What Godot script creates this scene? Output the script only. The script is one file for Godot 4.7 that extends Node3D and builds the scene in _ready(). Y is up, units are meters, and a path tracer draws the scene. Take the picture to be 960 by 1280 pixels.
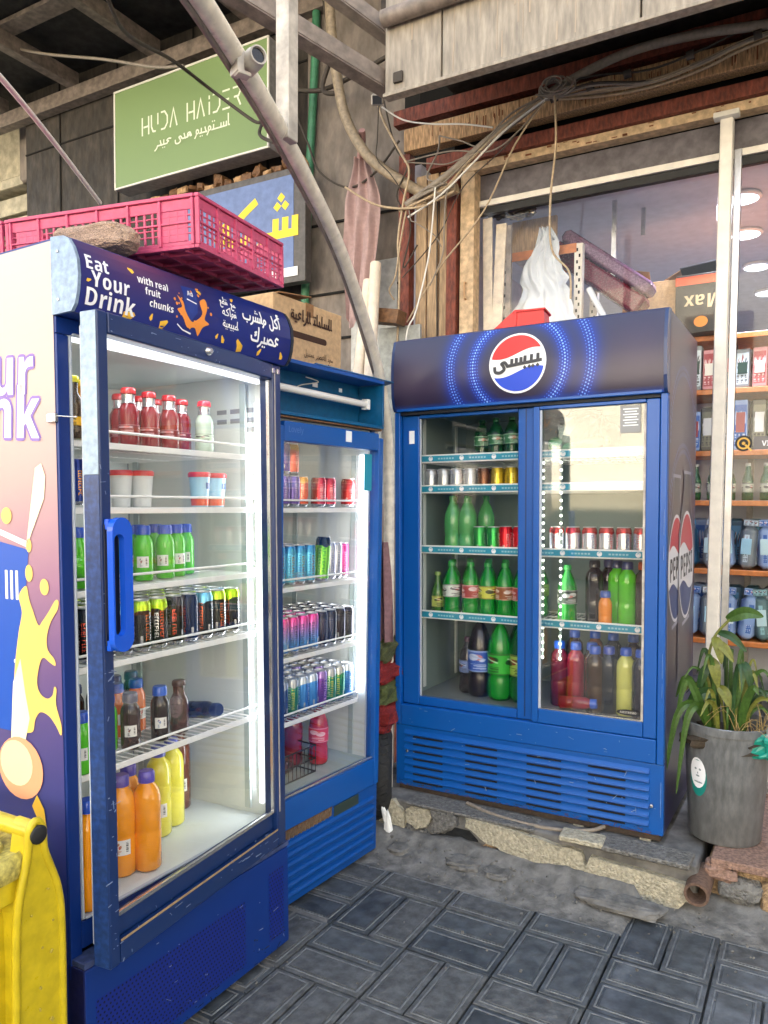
extends Node3D

# ---------- mesh builder ----------
class MB:
	var v := PackedVector3Array()
	var n := PackedVector3Array()
	var t := PackedVector2Array()
	func tri(a: Vector3, b: Vector3, c: Vector3, na: Vector3, nb: Vector3, nc: Vector3, ta := Vector2.ZERO, tb := Vector2.ZERO, tc := Vector2.ZERO) -> void:
		if (b - a).cross(c - a).dot(na + nb + nc) > 0.0:
			v.append_array([a, c, b]); n.append_array([na, nc, nb]); t.append_array([ta, tc, tb])
		else:
			v.append_array([a, b, c]); n.append_array([na, nb, nc]); t.append_array([ta, tb, tc])
	func quad(a: Vector3, b: Vector3, c: Vector3, d: Vector3, no := Vector3.ZERO) -> void:
		var m := no if no != Vector3.ZERO else -(b - a).cross(c - a).normalized()
		tri(a, b, c, m, m, m, Vector2(0, 1), Vector2(1, 1), Vector2(1, 0))
		tri(a, c, d, m, m, m, Vector2(0, 1), Vector2(1, 0), Vector2(0, 0))
	func box(c: Vector3, s: Vector3, bev := 0.0, B := Basis()) -> void:
		var h := s * 0.5
		var e := minf(bev, minf(h.x, minf(h.y, h.z)) * 0.9)
		for k in 3:
			var u := (k + 1) % 3
			var w := (k + 2) % 3
			for g in [-1.0, 1.0]:
				var N := Vector3(); N[k] = g
				var q := []
				for r in [[-1, -1], [1, -1], [1, 1], [-1, 1]]:
					var p := Vector3(); p[k] = g * h[k]; p[u] = r[0] * (h[u] - e); p[w] = r[1] * (h[w] - e)
					q.append(c + B * p)
				quad(q[0], q[1], q[2], q[3], B * N)
		if e <= 0.0:
			return
		for k in 3:
			var u := (k + 1) % 3
			var w := (k + 2) % 3
			for su in [-1.0, 1.0]:
				for sw in [-1.0, 1.0]:
					var Nu := Vector3(); Nu[u] = su
					var Nw := Vector3(); Nw[w] = sw
					var p := Vector3(); p[u] = su * h[u]; p[w] = sw * (h[w] - e)
					var q := Vector3(); q[u] = su * (h[u] - e); q[w] = sw * h[w]
					var E := Vector3(); E[k] = h[k] - e
					var a := c + B * (p - E); var b := c + B * (p + E); var d := c + B * (q + E); var f := c + B * (q - E)
					tri(a, b, d, B * Nu, B * Nu, B * Nw); tri(a, d, f, B * Nu, B * Nw, B * Nw)
		for sx in [-1.0, 1.0]:
			for sy in [-1.0, 1.0]:
				for sz in [-1.0, 1.0]:
					var S := Vector3(sx, sy, sz)
					var q := []
					for k in 3:
						var p := S * (h - Vector3(e, e, e)); p[k] = S[k] * h[k]
						q.append(c + B * p)
					tri(q[0], q[1], q[2], B * Vector3(sx, 0, 0), B * Vector3(0, sy, 0), B * Vector3(0, 0, sz))
	func tube(P: Array, r: float, sg := 8, r2 := -1.0, caps := true) -> void:
		var m := P.size()
		var f := Vector3()
		var rings := []
		for i in m:
			var d: Vector3 = (P[mini(i + 1, m - 1)] - P[maxi(i - 1, 0)]).normalized()
			if i == 0:
				f = d.cross(Vector3.UP if absf(d.y) < 0.9 else Vector3.RIGHT).normalized()
			else:
				f = (f - d * f.dot(d)).normalized()
			var g := d.cross(f)
			var rr := r if r2 < 0.0 else lerpf(r, r2, float(i) / (m - 1))
			var ring := []
			for k in sg + 1:
				var a := TAU * k / sg
				var o := f * cos(a) + g * sin(a)
				ring.append([P[i] + o * rr, o])
			rings.append(ring)
			if caps and (i == 0 or i == m - 1):
				var nn := -d if i == 0 else d
				for k in sg:
					tri(P[i], ring[k][0], ring[k + 1][0], nn, nn, nn)
		for i in m - 1:
			for k in sg:
				var a = rings[i][k]; var b = rings[i][k + 1]; var c = rings[i + 1][k + 1]; var d = rings[i + 1][k]
				tri(a[0], b[0], c[0], a[1], b[1], c[1]); tri(a[0], c[0], d[0], a[1], c[1], d[1])
	func lathe(pr: Array, sg := 16, T := Transform3D(), v0 := 0.0, v1 := 1.0) -> void:
		var y0: float = pr[0].y
		var y1: float = pr[pr.size() - 1].y
		var sn := []
		for i in pr.size() - 1:
			var d: Vector2 = (pr[i + 1] - pr[i]).normalized()
			sn.append(Vector2(d.y, -d.x))
		for i in pr.size() - 1:
			var na: Vector2 = sn[i]; var nb: Vector2 = sn[i]
			if i > 0 and sn[i].dot(sn[i - 1]) > 0.6: na = (sn[i] + sn[i - 1]).normalized()
			if i < sn.size() - 1 and sn[i].dot(sn[i + 1]) > 0.6: nb = (sn[i] + sn[i + 1]).normalized()
			for k in sg:
				var c0 := Vector2.from_angle(TAU * k / sg); var c1 := Vector2.from_angle(TAU * (k + 1) / sg)
				var A := [c0, c1, c1, c0]
				var Q := []; var N := []; var U := []
				for j in 4:
					var p: Vector2 = pr[i] if j < 2 else pr[i + 1]
					var nn := na if j < 2 else nb
					Q.append(T * Vector3(p.x * A[j].x, p.y, p.x * A[j].y))
					N.append((T.basis * Vector3(nn.x * A[j].x, nn.y, nn.x * A[j].y)).normalized())
					U.append(Vector2(float(k + (1 if j == 1 or j == 2 else 0)) / sg, 1.0 - lerpf(v0, v1, (p.y - y0) / maxf(y1 - y0, 1e-5))))
				if pr[i].x > 1e-6: tri(Q[0], Q[1], Q[2], N[0], N[1], N[2], U[0], U[1], U[2])
				if pr[i + 1].x > 1e-6: tri(Q[0], Q[2], Q[3], N[0], N[2], N[3], U[0], U[2], U[3])
	# extruded polygon: the polygon lies in the xy plane of T, thickness along +z
	func ext(poly: PackedVector2Array, dep: float, T := Transform3D()) -> void:
		var ix := Geometry2D.triangulate_polygon(poly)
		var nf := (T.basis * Vector3(0, 0, 1)).normalized()
		for z in [0.0, dep]:
			var nn := -nf if z == 0.0 else nf
			for i in range(0, ix.size(), 3):
				var q := []
				for j in 3: q.append(T * Vector3(poly[ix[i + j]].x, poly[ix[i + j]].y, z))
				tri(q[0], q[1], q[2], nn, nn, nn)
		var area := 0.0
		for i in poly.size(): area += poly[i].cross(poly[(i + 1) % poly.size()])
		for i in poly.size():
			var a := poly[i]; var b := poly[(i + 1) % poly.size()]
			var d := (b - a).normalized() * signf(area)
			var nn := (T.basis * Vector3(d.y, -d.x, 0)).normalized()
			quad(T * Vector3(a.x, a.y, 0), T * Vector3(b.x, b.y, 0), T * Vector3(b.x, b.y, dep), T * Vector3(a.x, a.y, dep), nn)
	# flat print shapes laid on a surface: m maps (u, v, lift) to a point
	func flat(poly: PackedVector2Array, m: Callable, lift := 0.0, cell := 0.0) -> void:
		var ix := Geometry2D.triangulate_polygon(poly)
		for i in range(0, ix.size(), 3):
			put3(poly[ix[i]], poly[ix[i + 1]], poly[ix[i + 2]], m, lift, cell)
	func put3(a: Vector2, b: Vector2, c: Vector2, m: Callable, lift: float, cell: float) -> void:
		if cell > 0.0:
			var l := maxf(absf(a.y - b.y), maxf(absf(b.y - c.y), absf(c.y - a.y)))
			if l > cell:
				var p := (a + b) / 2; var q := (b + c) / 2; var r := (c + a) / 2
				for k in [[a, p, r], [p, b, q], [r, q, c], [p, q, r]]: put3(k[0], k[1], k[2], m, lift, cell)
				return
		var A: Vector3 = m.call(a.x, a.y, lift); var B: Vector3 = m.call(b.x, b.y, lift); var C: Vector3 = m.call(c.x, c.y, lift)
		var o: Vector3 = (m.call(a.x, a.y, lift + 0.01) - A).normalized()
		tri(A, B, C, o, o, o)
	func ribbon(P: Array, w: float, m: Callable, lift := 0.0, cell := 0.0) -> void:
		var L := []; var R := []
		for i in P.size():
			var d0: Vector2 = (P[i] - P[i - 1]).normalized() if i > 0 else (P[1] - P[0]).normalized()
			var d1: Vector2 = (P[i + 1] - P[i]).normalized() if i < P.size() - 1 else d0
			var d := (d0 + d1).normalized()
			if d == Vector2.ZERO: d = d0
			var k := w * 0.5 / maxf(0.45, absf(d.dot(d0)))
			var e := Vector2(-d.y, d.x) * k
			var x := Vector2.ZERO
			if i == 0: x = -d * w * 0.3
			if i == P.size() - 1: x = d * w * 0.3
			L.append(P[i] + e + x); R.append(P[i] - e + x)
		for i in P.size() - 1:
			put3(L[i], R[i], R[i + 1], m, lift, cell); put3(L[i], R[i + 1], L[i + 1], m, lift, cell)
	func text(s: String, h: float, at: Vector2, m: Callable, bold := true, lift := 0.0, tilt := 0.0, cell := 0.0, wide := 1.0) -> void:
		var f := SystemFont.new(); f.font_names = ["Droid Sans"]; f.font_weight = 700 if bold else 400
		var x := TextMesh.new(); x.font = f; x.text = s; x.depth = 0.0; x.font_size = 48; x.pixel_size = h / (0.72 * 48.0); x.curve_step = 2.0
		if x.get_surface_count() == 0: return
		var a := x.surface_get_arrays(0)
		var P: PackedVector3Array = a[Mesh.ARRAY_VERTEX]
		var ix = a[Mesh.ARRAY_INDEX]
		var N: PackedVector3Array = a[Mesh.ARRAY_NORMAL]
		if ix == null or ix.size() == 0: ix = range(P.size())
		for i in range(0, ix.size() - 2, 3):
			if N.size() and N[ix[i]].z < 0.5: continue
			var q := []
			for j in 3:
				var p := P[ix[i + j]]
				q.append(Vector2(p.x * wide, p.y).rotated(tilt) + at)
			put3(q[0], q[1], q[2], m, lift, cell)
	func rock(c: Vector3, s: Vector3, sd: int, amp := 0.25, sub := 2, fl := 0.0) -> void:
		var nz := FastNoiseLite.new(); nz.seed = sd; nz.frequency = 0.9
		var sp := SphereMesh.new(); sp.radial_segments = 8 * sub; sp.rings = 4 * sub; sp.radius = 1; sp.height = 2
		var a := sp.surface_get_arrays(0)
		var P: PackedVector3Array = a[Mesh.ARRAY_VERTEX]; var ix: PackedInt32Array = a[Mesh.ARRAY_INDEX]
		var Q := []
		for p in P:
			var k := 1.0 + amp * nz.get_noise_3dv(p * 1.3) * 2.0
			var e := Vector3(signf(p.x) * pow(absf(p.x), 0.6), signf(p.y) * pow(absf(p.y), 0.6), signf(p.z) * pow(absf(p.z), 0.6)) * k
			Q.append(c + e * s)
		for i in range(0, ix.size(), 3):
			var A: Vector3 = Q[ix[i]]; var B: Vector3 = Q[ix[i + 1]]; var C: Vector3 = Q[ix[i + 2]]
			var nn := (B - A).cross(C - A)
			if nn.length() < 1e-12: continue
			nn = nn.normalized()
			if nn.dot((A + B + C) / 3.0 - c) < 0.0: nn = -nn
			tri(A, B, C, nn, nn, nn)
	# smooth sheet from a function of two grid indices
	func grid(f: Callable, nu: int, nv: int) -> void:
		var P := []
		for i in nu + 1:
			var row := []
			for j in nv + 1: row.append(f.call(i, j))
			P.append(row)
		var N := []
		for i in nu + 1:
			var row := []
			for j in nv + 1:
				var du: Vector3 = P[mini(i + 1, nu)][j] - P[maxi(i - 1, 0)][j]
				var dv: Vector3 = P[i][mini(j + 1, nv)] - P[i][maxi(j - 1, 0)]
				row.append(-du.cross(dv).normalized())
			N.append(row)
		for i in nu:
			for j in nv:
				tri(P[i][j], P[i + 1][j], P[i + 1][j + 1], N[i][j], N[i + 1][j], N[i + 1][j + 1]); tri(P[i][j], P[i + 1][j + 1], P[i][j + 1], N[i][j], N[i + 1][j + 1], N[i][j + 1])
	func done() -> ArrayMesh:
		var m := ArrayMesh.new()
		return add_to(m)
	func add_to(m: ArrayMesh, ma: Material = null) -> ArrayMesh:
		var a := []; a.resize(Mesh.ARRAY_MAX)
		a[Mesh.ARRAY_VERTEX] = v; a[Mesh.ARRAY_NORMAL] = n; a[Mesh.ARRAY_TEX_UV] = t
		m.add_surface_from_arrays(Mesh.PRIMITIVE_TRIANGLES, a)
		if ma: m.surface_set_material(m.get_surface_count() - 1, ma)
		return m

var M := {}
var taken := {}
var rng := RandomNumberGenerator.new()
var noise_cache := {}

func V(x: float, y: float, z: float) -> Vector3: return Vector3(x, y, z)

func numbered(s: String) -> String:
	var k: int = taken.get(s, 0)
	taken[s] = k + 1
	return s if k == 0 else "%s_%03d" % [s, k]
func tag(o: Node, label: String, category := "", group := "", kind := "") -> Node:
	if label: o.set_meta("label", label)
	if category: o.set_meta("category", category)
	if group: o.set_meta("group", group)
	if kind: o.set_meta("kind", kind)
	return o
func thing(called: String, label: String, category: String, T := Transform3D(), group := "") -> Node3D:
	var o := Node3D.new(); o.name = numbered(called); add_child(o); o.transform = T
	tag(o, label, category, group)
	return o
func part(called: String, mb, m: Material, parent: Node, label := "") -> MeshInstance3D:
	var o := MeshInstance3D.new(); o.name = called
	o.mesh = mb if mb is Mesh else mb.done()
	if m: o.material_override = m
	parent.add_child(o, true)
	if label: o.set_meta("label", label)
	return o
func solo(called: String, mb, m: Material, label: String, category: String, group := "", T := Transform3D()) -> MeshInstance3D:
	var o := MeshInstance3D.new(); o.name = numbered(called); o.mesh = mb if mb is Mesh else mb.done(); o.transform = T
	if m: o.material_override = m
	add_child(o); tag(o, label, category, group)
	return o
func struct(called: String, mb, m: Material) -> MeshInstance3D:
	var o := MeshInstance3D.new(); o.name = numbered(called); o.mesh = mb if mb is Mesh else mb.done(); o.material_override = m
	add_child(o); o.set_meta("kind", "structure")
	return o
func copy_of(p: Node3D, label: String, T: Transform3D, group := "") -> Node3D:
	var c: Node3D = p.duplicate(); c.name = numbered(String(p.name).rstrip("0123456789").rstrip("_")); add_child(c)
	c.transform = T; c.set_meta("label", label)
	if group: c.set_meta("group", group)
	return c

func noise_tex(kind: String, lo: float, hi: float, fr: float, sd := 1, size := 512) -> NoiseTexture2D:
	var key := "%s%.2f%.2f%.3f%d" % [kind, lo, hi, fr, sd]
	if noise_cache.has(key): return noise_cache[key]
	var f := FastNoiseLite.new(); f.seed = sd; f.frequency = fr
	f.noise_type = FastNoiseLite.TYPE_CELLULAR if kind == "cell" else FastNoiseLite.TYPE_SIMPLEX_SMOOTH
	f.fractal_type = FastNoiseLite.FRACTAL_FBM; f.fractal_octaves = 5; f.fractal_gain = 0.58
	var g := Gradient.new(); g.offsets = PackedFloat32Array([0.15, 0.5, 0.85]); g.colors = PackedColorArray([Color(lo, lo, lo), Color((lo + hi) * 0.5, (lo + hi) * 0.5, (lo + hi) * 0.5), Color(hi, hi, hi)])
	var x := NoiseTexture2D.new(); x.width = size; x.height = size; x.seamless = true; x.noise = f; x.color_ramp = g; x.normalize = true
	noise_cache[key] = x
	return x
# a procedural material: colour (sRGB), roughness, metal, mottling 0..1 at sc repeats per metre, relief in cm
func mat(c: Color, rough := 0.6, metal := 0.0, mottle := 0.0, sc := 1.0, relief := 0.0, fr := 0.012) -> StandardMaterial3D:
	mottle = snappedf(mottle * 0.6, 0.06); relief *= 0.5
	var m := StandardMaterial3D.new(); m.albedo_color = c; m.roughness = rough; m.metallic = metal
	if mottle > 0.0 or relief > 0.0:
		m.uv1_triplanar = true; m.uv1_world_triplanar = true; m.uv1_scale = Vector3(sc, sc, sc)
	if mottle > 0.0:
		m.albedo_texture = noise_tex("fbm", 1.0 - mottle, 1.0, fr, 3)
	if mottle > 0.1 and metal < 0.05:
		m.roughness_texture = noise_tex("fbm", 0.72, 1.0, fr * 1.7, 9)
	if relief > 0.0:
		m.heightmap_enabled = true; m.heightmap_texture = noise_tex("fbm", 0.0, 1.0, fr * 1.6, 5); m.heightmap_scale = relief
	return m
const ORD := ["first", "second", "third", "fourth", "fifth", "sixth", "seventh", "eighth", "ninth", "tenth", "eleventh", "twelfth"]
const ROW := ["front row", "second row", "third row", "fourth row", "back row"]
func col(r: int, g: int, b: int) -> Color: return Color(r / 255.0, g / 255.0, b / 255.0)
func pane(c: Color, a: float, rough := 0.0) -> StandardMaterial3D:
	var m := StandardMaterial3D.new(); m.albedo_color = Color(c.r, c.g, c.b, a); m.transparency = BaseMaterial3D.TRANSPARENCY_ALPHA; m.roughness = rough
	return m
func glow(c: Color, e: float) -> StandardMaterial3D:
	var m := StandardMaterial3D.new(); m.albedo_color = c; m.emission_enabled = true; m.emission = c; m.emission_energy_multiplier = e; m.roughness = 0.4
	return m
func tex_mat(im: Image, rough := 0.4, metal := 0.0) -> StandardMaterial3D:
	var m := StandardMaterial3D.new(); m.albedo_texture = ImageTexture.create_from_image(im); m.roughness = rough; m.metallic = metal
	return m
func spline(P: Array, per := 6) -> Array:
	var c := Curve3D.new()
	for i in P.size():
		var d: Vector3 = (P[mini(i + 1, P.size() - 1)] - P[maxi(i - 1, 0)]) / 6.0
		c.add_point(P[i], -d, d)
	var o := []
	for i in P.size() - 1:
		for k in per: o.append(c.sample(i, float(k) / per))
	o.append(P[P.size() - 1])
	return o
func smooth2(P: Array, per := 5) -> Array:
	var Q := []
	for p in P: Q.append(Vector3(p.x, p.y, 0))
	var o := []
	for q in spline(Q, per): o.append(Vector2(q.x, q.y))
	return o
func poly(a: Array) -> PackedVector2Array:
	var o := PackedVector2Array()
	for i in range(0, a.size(), 2): o.append(Vector2(a[i], a[i + 1]))
	return o
func disc(cx: float, cy: float, rx: float, ry := -1.0, sg := 24) -> PackedVector2Array:
	var o := PackedVector2Array()
	for k in sg: o.append(Vector2(cx + rx * cos(TAU * k / sg), cy + (ry if ry > 0.0 else rx) * sin(TAU * k / sg)))
	return o
func rrect(x0: float, y0: float, x1: float, y1: float, r: float) -> PackedVector2Array:
	var o := PackedVector2Array()
	var cs := [[x1 - r, y1 - r, 0.0], [x0 + r, y1 - r, 90.0], [x0 + r, y0 + r, 180.0], [x1 - r, y0 + r, 270.0]]
	for c in cs:
		for k in 6:
			var a := deg_to_rad(c[2] + 18.0 * k)
			o.append(Vector2(c[0] + r * cos(a), c[1] + r * sin(a)))
	return o

# ---------- Arabic lettering: strokes of simplified joined forms, right to left ----------
const AR := {
	"A": [0.7, [[0, 0, -0.1, 0], [-0.3, 0, -0.3, 2.1]]], "AH": [0.7, [[-0.3, 0, -0.3, 1.8], [0.0, 2.7, -0.45, 2.7, -0.45, 2.35, 0.0, 2.2, -0.55, 2.1]]], "AF": [0.7, [[0, 0, -0.35, 0.02, -0.4, 2.1]]],
	"t": [0.9, [[0, 0, -0.9, 0], [-0.45, 0.0, -0.42, 0.85]]], "S": [2.0, [[0, 0, -2.0, 0], [-0.1, 0, -0.08, 0.75], [-0.75, 0, -0.73, 0.75], [-1.4, 0, -1.38, 0.75]]],
	"r": [1.0, [[0, 0, -0.25, 0.0, -0.5, -0.45, -1.0, -0.8]]], "ri": [1.0, [[-0.1, 0.7, -0.2, 0.0, -0.5, -0.5, -1.0, -0.8]]], "w": [1.2, [[-0.8, 0.05, -0.35, 0.1, -0.25, 0.55, -0.6, 0.8, -0.85, 0.5, -0.8, -0.1, -1.2, -0.7]]],
	"B": [2.1, [[0, 0.75, -0.1, 0.1, -0.5, -0.1, -1.6, -0.1, -2.0, 0.15, -2.05, 0.7]]], "k": [1.5, [[0.2, 2.0, -0.7, 1.45, -1.0, 1.15, -0.5, 0.7, -0.3, 0.3, -0.5, 0.02, -1.5, 0]]],
	"kf": [2.0, [[-0.1, 2.1, -0.15, 0.3, -0.4, 0.0, -1.5, 0.0, -1.8, 0.2, -1.85, 0.6], [-0.6, 1.35, -1.0, 1.2, -0.7, 0.95, -1.05, 0.75]]], "l": [0.6, [[0, 0, -0.3, 0.05, -0.3, 2.1], [-0.3, 0.05, -0.6, 0]]],
	"lf": [1.3, [[0, 0, -0.1, 0.1, -0.15, 2.1], [-0.1, 0.1, -0.2, -0.5, -0.7, -0.75, -1.15, -0.4, -1.2, 0.2]]], "e": [1.4, [[-0.3, 1.1, -0.7, 1.25, -1.0, 0.9, -0.8, 0.5, -0.35, 0.35], [-0.8, 0.5, -0.9, 0.05, -1.4, 0]]],
	"em": [1.1, [[0, 0, -0.35, 0.1, -0.8, 0.75, -0.3, 0.75, -0.75, 0.1, -1.1, 0]]], "ef": [1.2, [[0, 0, -0.3, 0.1, -0.75, 0.7, -0.2, 0.7, -0.6, 0.0, -0.9, -0.7, -0.4, -1.1, 0.1, -0.9]]],
	"s": [2.1, [[0, 0, -0.3, 0.45, -0.9, 0.8, -1.35, 0.5, -1.25, 0.05, -0.2, 0.03], [-1.25, 0.05, -1.6, 0.1, -1.7, 0.6, -1.75, 0.05, -2.1, 0]]], "T": [1.6, [[0, 0, -0.3, 0.45, -0.9, 0.75, -1.25, 0.4, -1.1, 0.03, -0.1, 0.02], [-0.5, 0.5, -0.5, 2.1], [-1.1, 0.02, -1.6, 0]]],
	"m": [1.1, [[0, 0, -0.3, 0.5, -0.75, 0.45, -0.75, 0.05, -0.2, 0.03], [-0.7, 0.03, -1.1, 0]]], "f": [1.0, [[-0.2, 0.03, -0.25, 0.6, -0.65, 0.8, -0.8, 0.4, -0.4, 0.25], [-0.7, 0.3, -0.75, 0.02, -1.0, 0]]],
	"hf": [1.3, [[0, 0, -0.3, 0.05, -0.4, 1.0, -0.9, 0.75, -1.0, 0.25, -0.35, 0.15]]], "h": [1.4, [[0, 0.05, -0.3, 0.75, -0.9, 0.7, -1.0, 0.05, -0.5, 0.45, -0.3, 0.03], [-0.9, 0.02, -1.4, 0]]],
	"d": [1.0, [[0, 0, -0.2, 0.0, -0.5, 0.9], [-0.2, 0.0, -0.85, 0.0]]], "Y": [2.0, [[0, 0, -0.4, 0.55, -0.85, 0.45, -0.6, 0.1, -0.5, -0.4, -1.1, -0.7, -1.75, -0.5, -1.85, 0.1]]], "H": [1.6, [[-0.1, 0.75, -0.7, 0.85, -1.2, 0.6, -0.7, 0.3], [-1.0, 0.4, -1.1, 0.03, -1.6, 0]]],
	"-": [0.8, [[0, 0, -0.8, 0]]], " ": [0.9, []]}
# code: letters by spaces; a digit and a or b adds dots above or below
func arabic(mb: MB, code: String, size: float, at: Vector2, w: float, m: Callable, cell := 0.0, slant := 0.0) -> void:
	var x := 0.0
	var total := 0.0
	var items := []
	for c in code.split(" "):
		var k := c; var dots := 0; var up := true
		var cut := c.find("/")
		if cut > 0:
			k = c.substr(0, cut); dots = int(c.substr(cut + 1, 1)); up = c.ends_with("a")
		if k == "_": k = " "
		items.append([k, dots, up]); total += AR[k][0]
	x = total / 2.0
	var lift := 0.0
	var at_of := func(px: float, py: float) -> Vector2: return at + Vector2(px * size, py * size + px * size * slant)
	for it in items:
		var g = AR[it[0]]
		for s in g[1]:
			var P := []
			for i in range(0, s.size(), 2): P.append(at_of.call(x + s[i], s[i + 1]))
			mb.ribbon(smooth2(P, 4) if P.size() > 2 else P, w, m, lift, cell); lift += 0.0002
		if it[1] > 0:
			var cx: float = x - g[0] * 0.5
			var cy: float = (1.5 if it[0] != "k" else 2.4) if it[2] else -0.6
			var D := [[0, 0]] if it[1] == 1 else [[-0.25, 0], [0.25, 0]] if it[1] == 2 else [[-0.27, 0], [0.27, 0], [0, 0.45]]
			for d in D:
				var p: Vector2 = at_of.call(cx + d[0], cy + d[1])
				var r := w * 0.62
				mb.flat(PackedVector2Array([p + Vector2(r, 0), p + Vector2(0, r), p + Vector2(-r, 0), p + Vector2(0, -r)]), m, lift, cell)
		x -= g[0]

# ---------- painting into a texture ----------
func paint_disc(im: Image, cx: float, cy: float, r: float, c: Color) -> void:
	for y in range(maxi(0, int(cy - r - 1)), mini(im.get_height(), int(cy + r + 2))):
		for x in range(maxi(0, int(cx - r - 1)), mini(im.get_width(), int(cx + r + 2))):
			var a := clampf(r + 0.5 - Vector2(x + 0.5 - cx, y + 0.5 - cy).length(), 0.0, 1.0)
			if a > 0.0: im.set_pixel(x, y, im.get_pixel(x, y).lerp(c, a * c.a))
func paint_line(im: Image, x0: float, y0: float, x1: float, y1: float, r: float, c: Color) -> void:
	var k := int(Vector2(x1 - x0, y1 - y0).length() / maxf(0.5, r * 0.6)) + 1
	for i in k + 1: paint_disc(im, lerpf(x0, x1, float(i) / k), lerpf(y0, y1, float(i) / k), r, c)

func _ready() -> void:
	# ----- camera, sky, sun, exposure -----
	var cam := Camera3D.new(); cam.name = "camera"; add_child(cam)
	cam.projection = Camera3D.PROJECTION_FRUSTUM; cam.near = 0.05; cam.far = 400.0
	cam.size = 2.0 * 0.05 * 640.0 / 962.36
	cam.frustum_offset = Vector2(1.487, 36.66) / 962.36 * 0.05
	cam.position = Vector3(0, 1.4124, 0)
	cam.rotation_degrees = Vector3(-2.8337, 29.7855, 0.4375)
	var we := WorldEnvironment.new(); we.name = "environment"; add_child(we)
	var en := Environment.new(); we.environment = en
	en.background_mode = Environment.BG_SKY
	var sm := ProceduralSkyMaterial.new()
	sm.sky_top_color = Color(0.63, 0.68, 0.75); sm.sky_horizon_color = Color(0.91, 0.88, 0.83); sm.sky_curve = 0.18
	sm.ground_bottom_color = Color(0.35, 0.33, 0.30); sm.ground_horizon_color = Color(0.70, 0.68, 0.64)
	var sk := Sky.new(); sk.sky_material = sm; en.sky = sk
	en.background_energy_multiplier = 0.8
	en.tonemap_mode = Environment.TONE_MAPPER_LINEAR
	en.tonemap_exposure = 5.7
	en.sdfgi_enabled = true; en.ssao_enabled = true; en.ssil_enabled = true
	var sun := DirectionalLight3D.new(); sun.name = "sun"; add_child(sun)
	sun.light_energy = 1.6; sun.light_color = Color(1.0, 0.95, 0.86); sun.light_angular_distance = 0.5; sun.shadow_enabled = true
	sun.look_at_from_position(Vector3.ZERO, Vector3(0.20, -0.60, 0.77))
	rng.seed = 7
	materials()
	ground()
	street()
	walls()
	shop_front()
	shop_inside()
	awning_frame()
	cooler_tall()
	cooler_short()
	cooler_double()
	loose_things()

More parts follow.
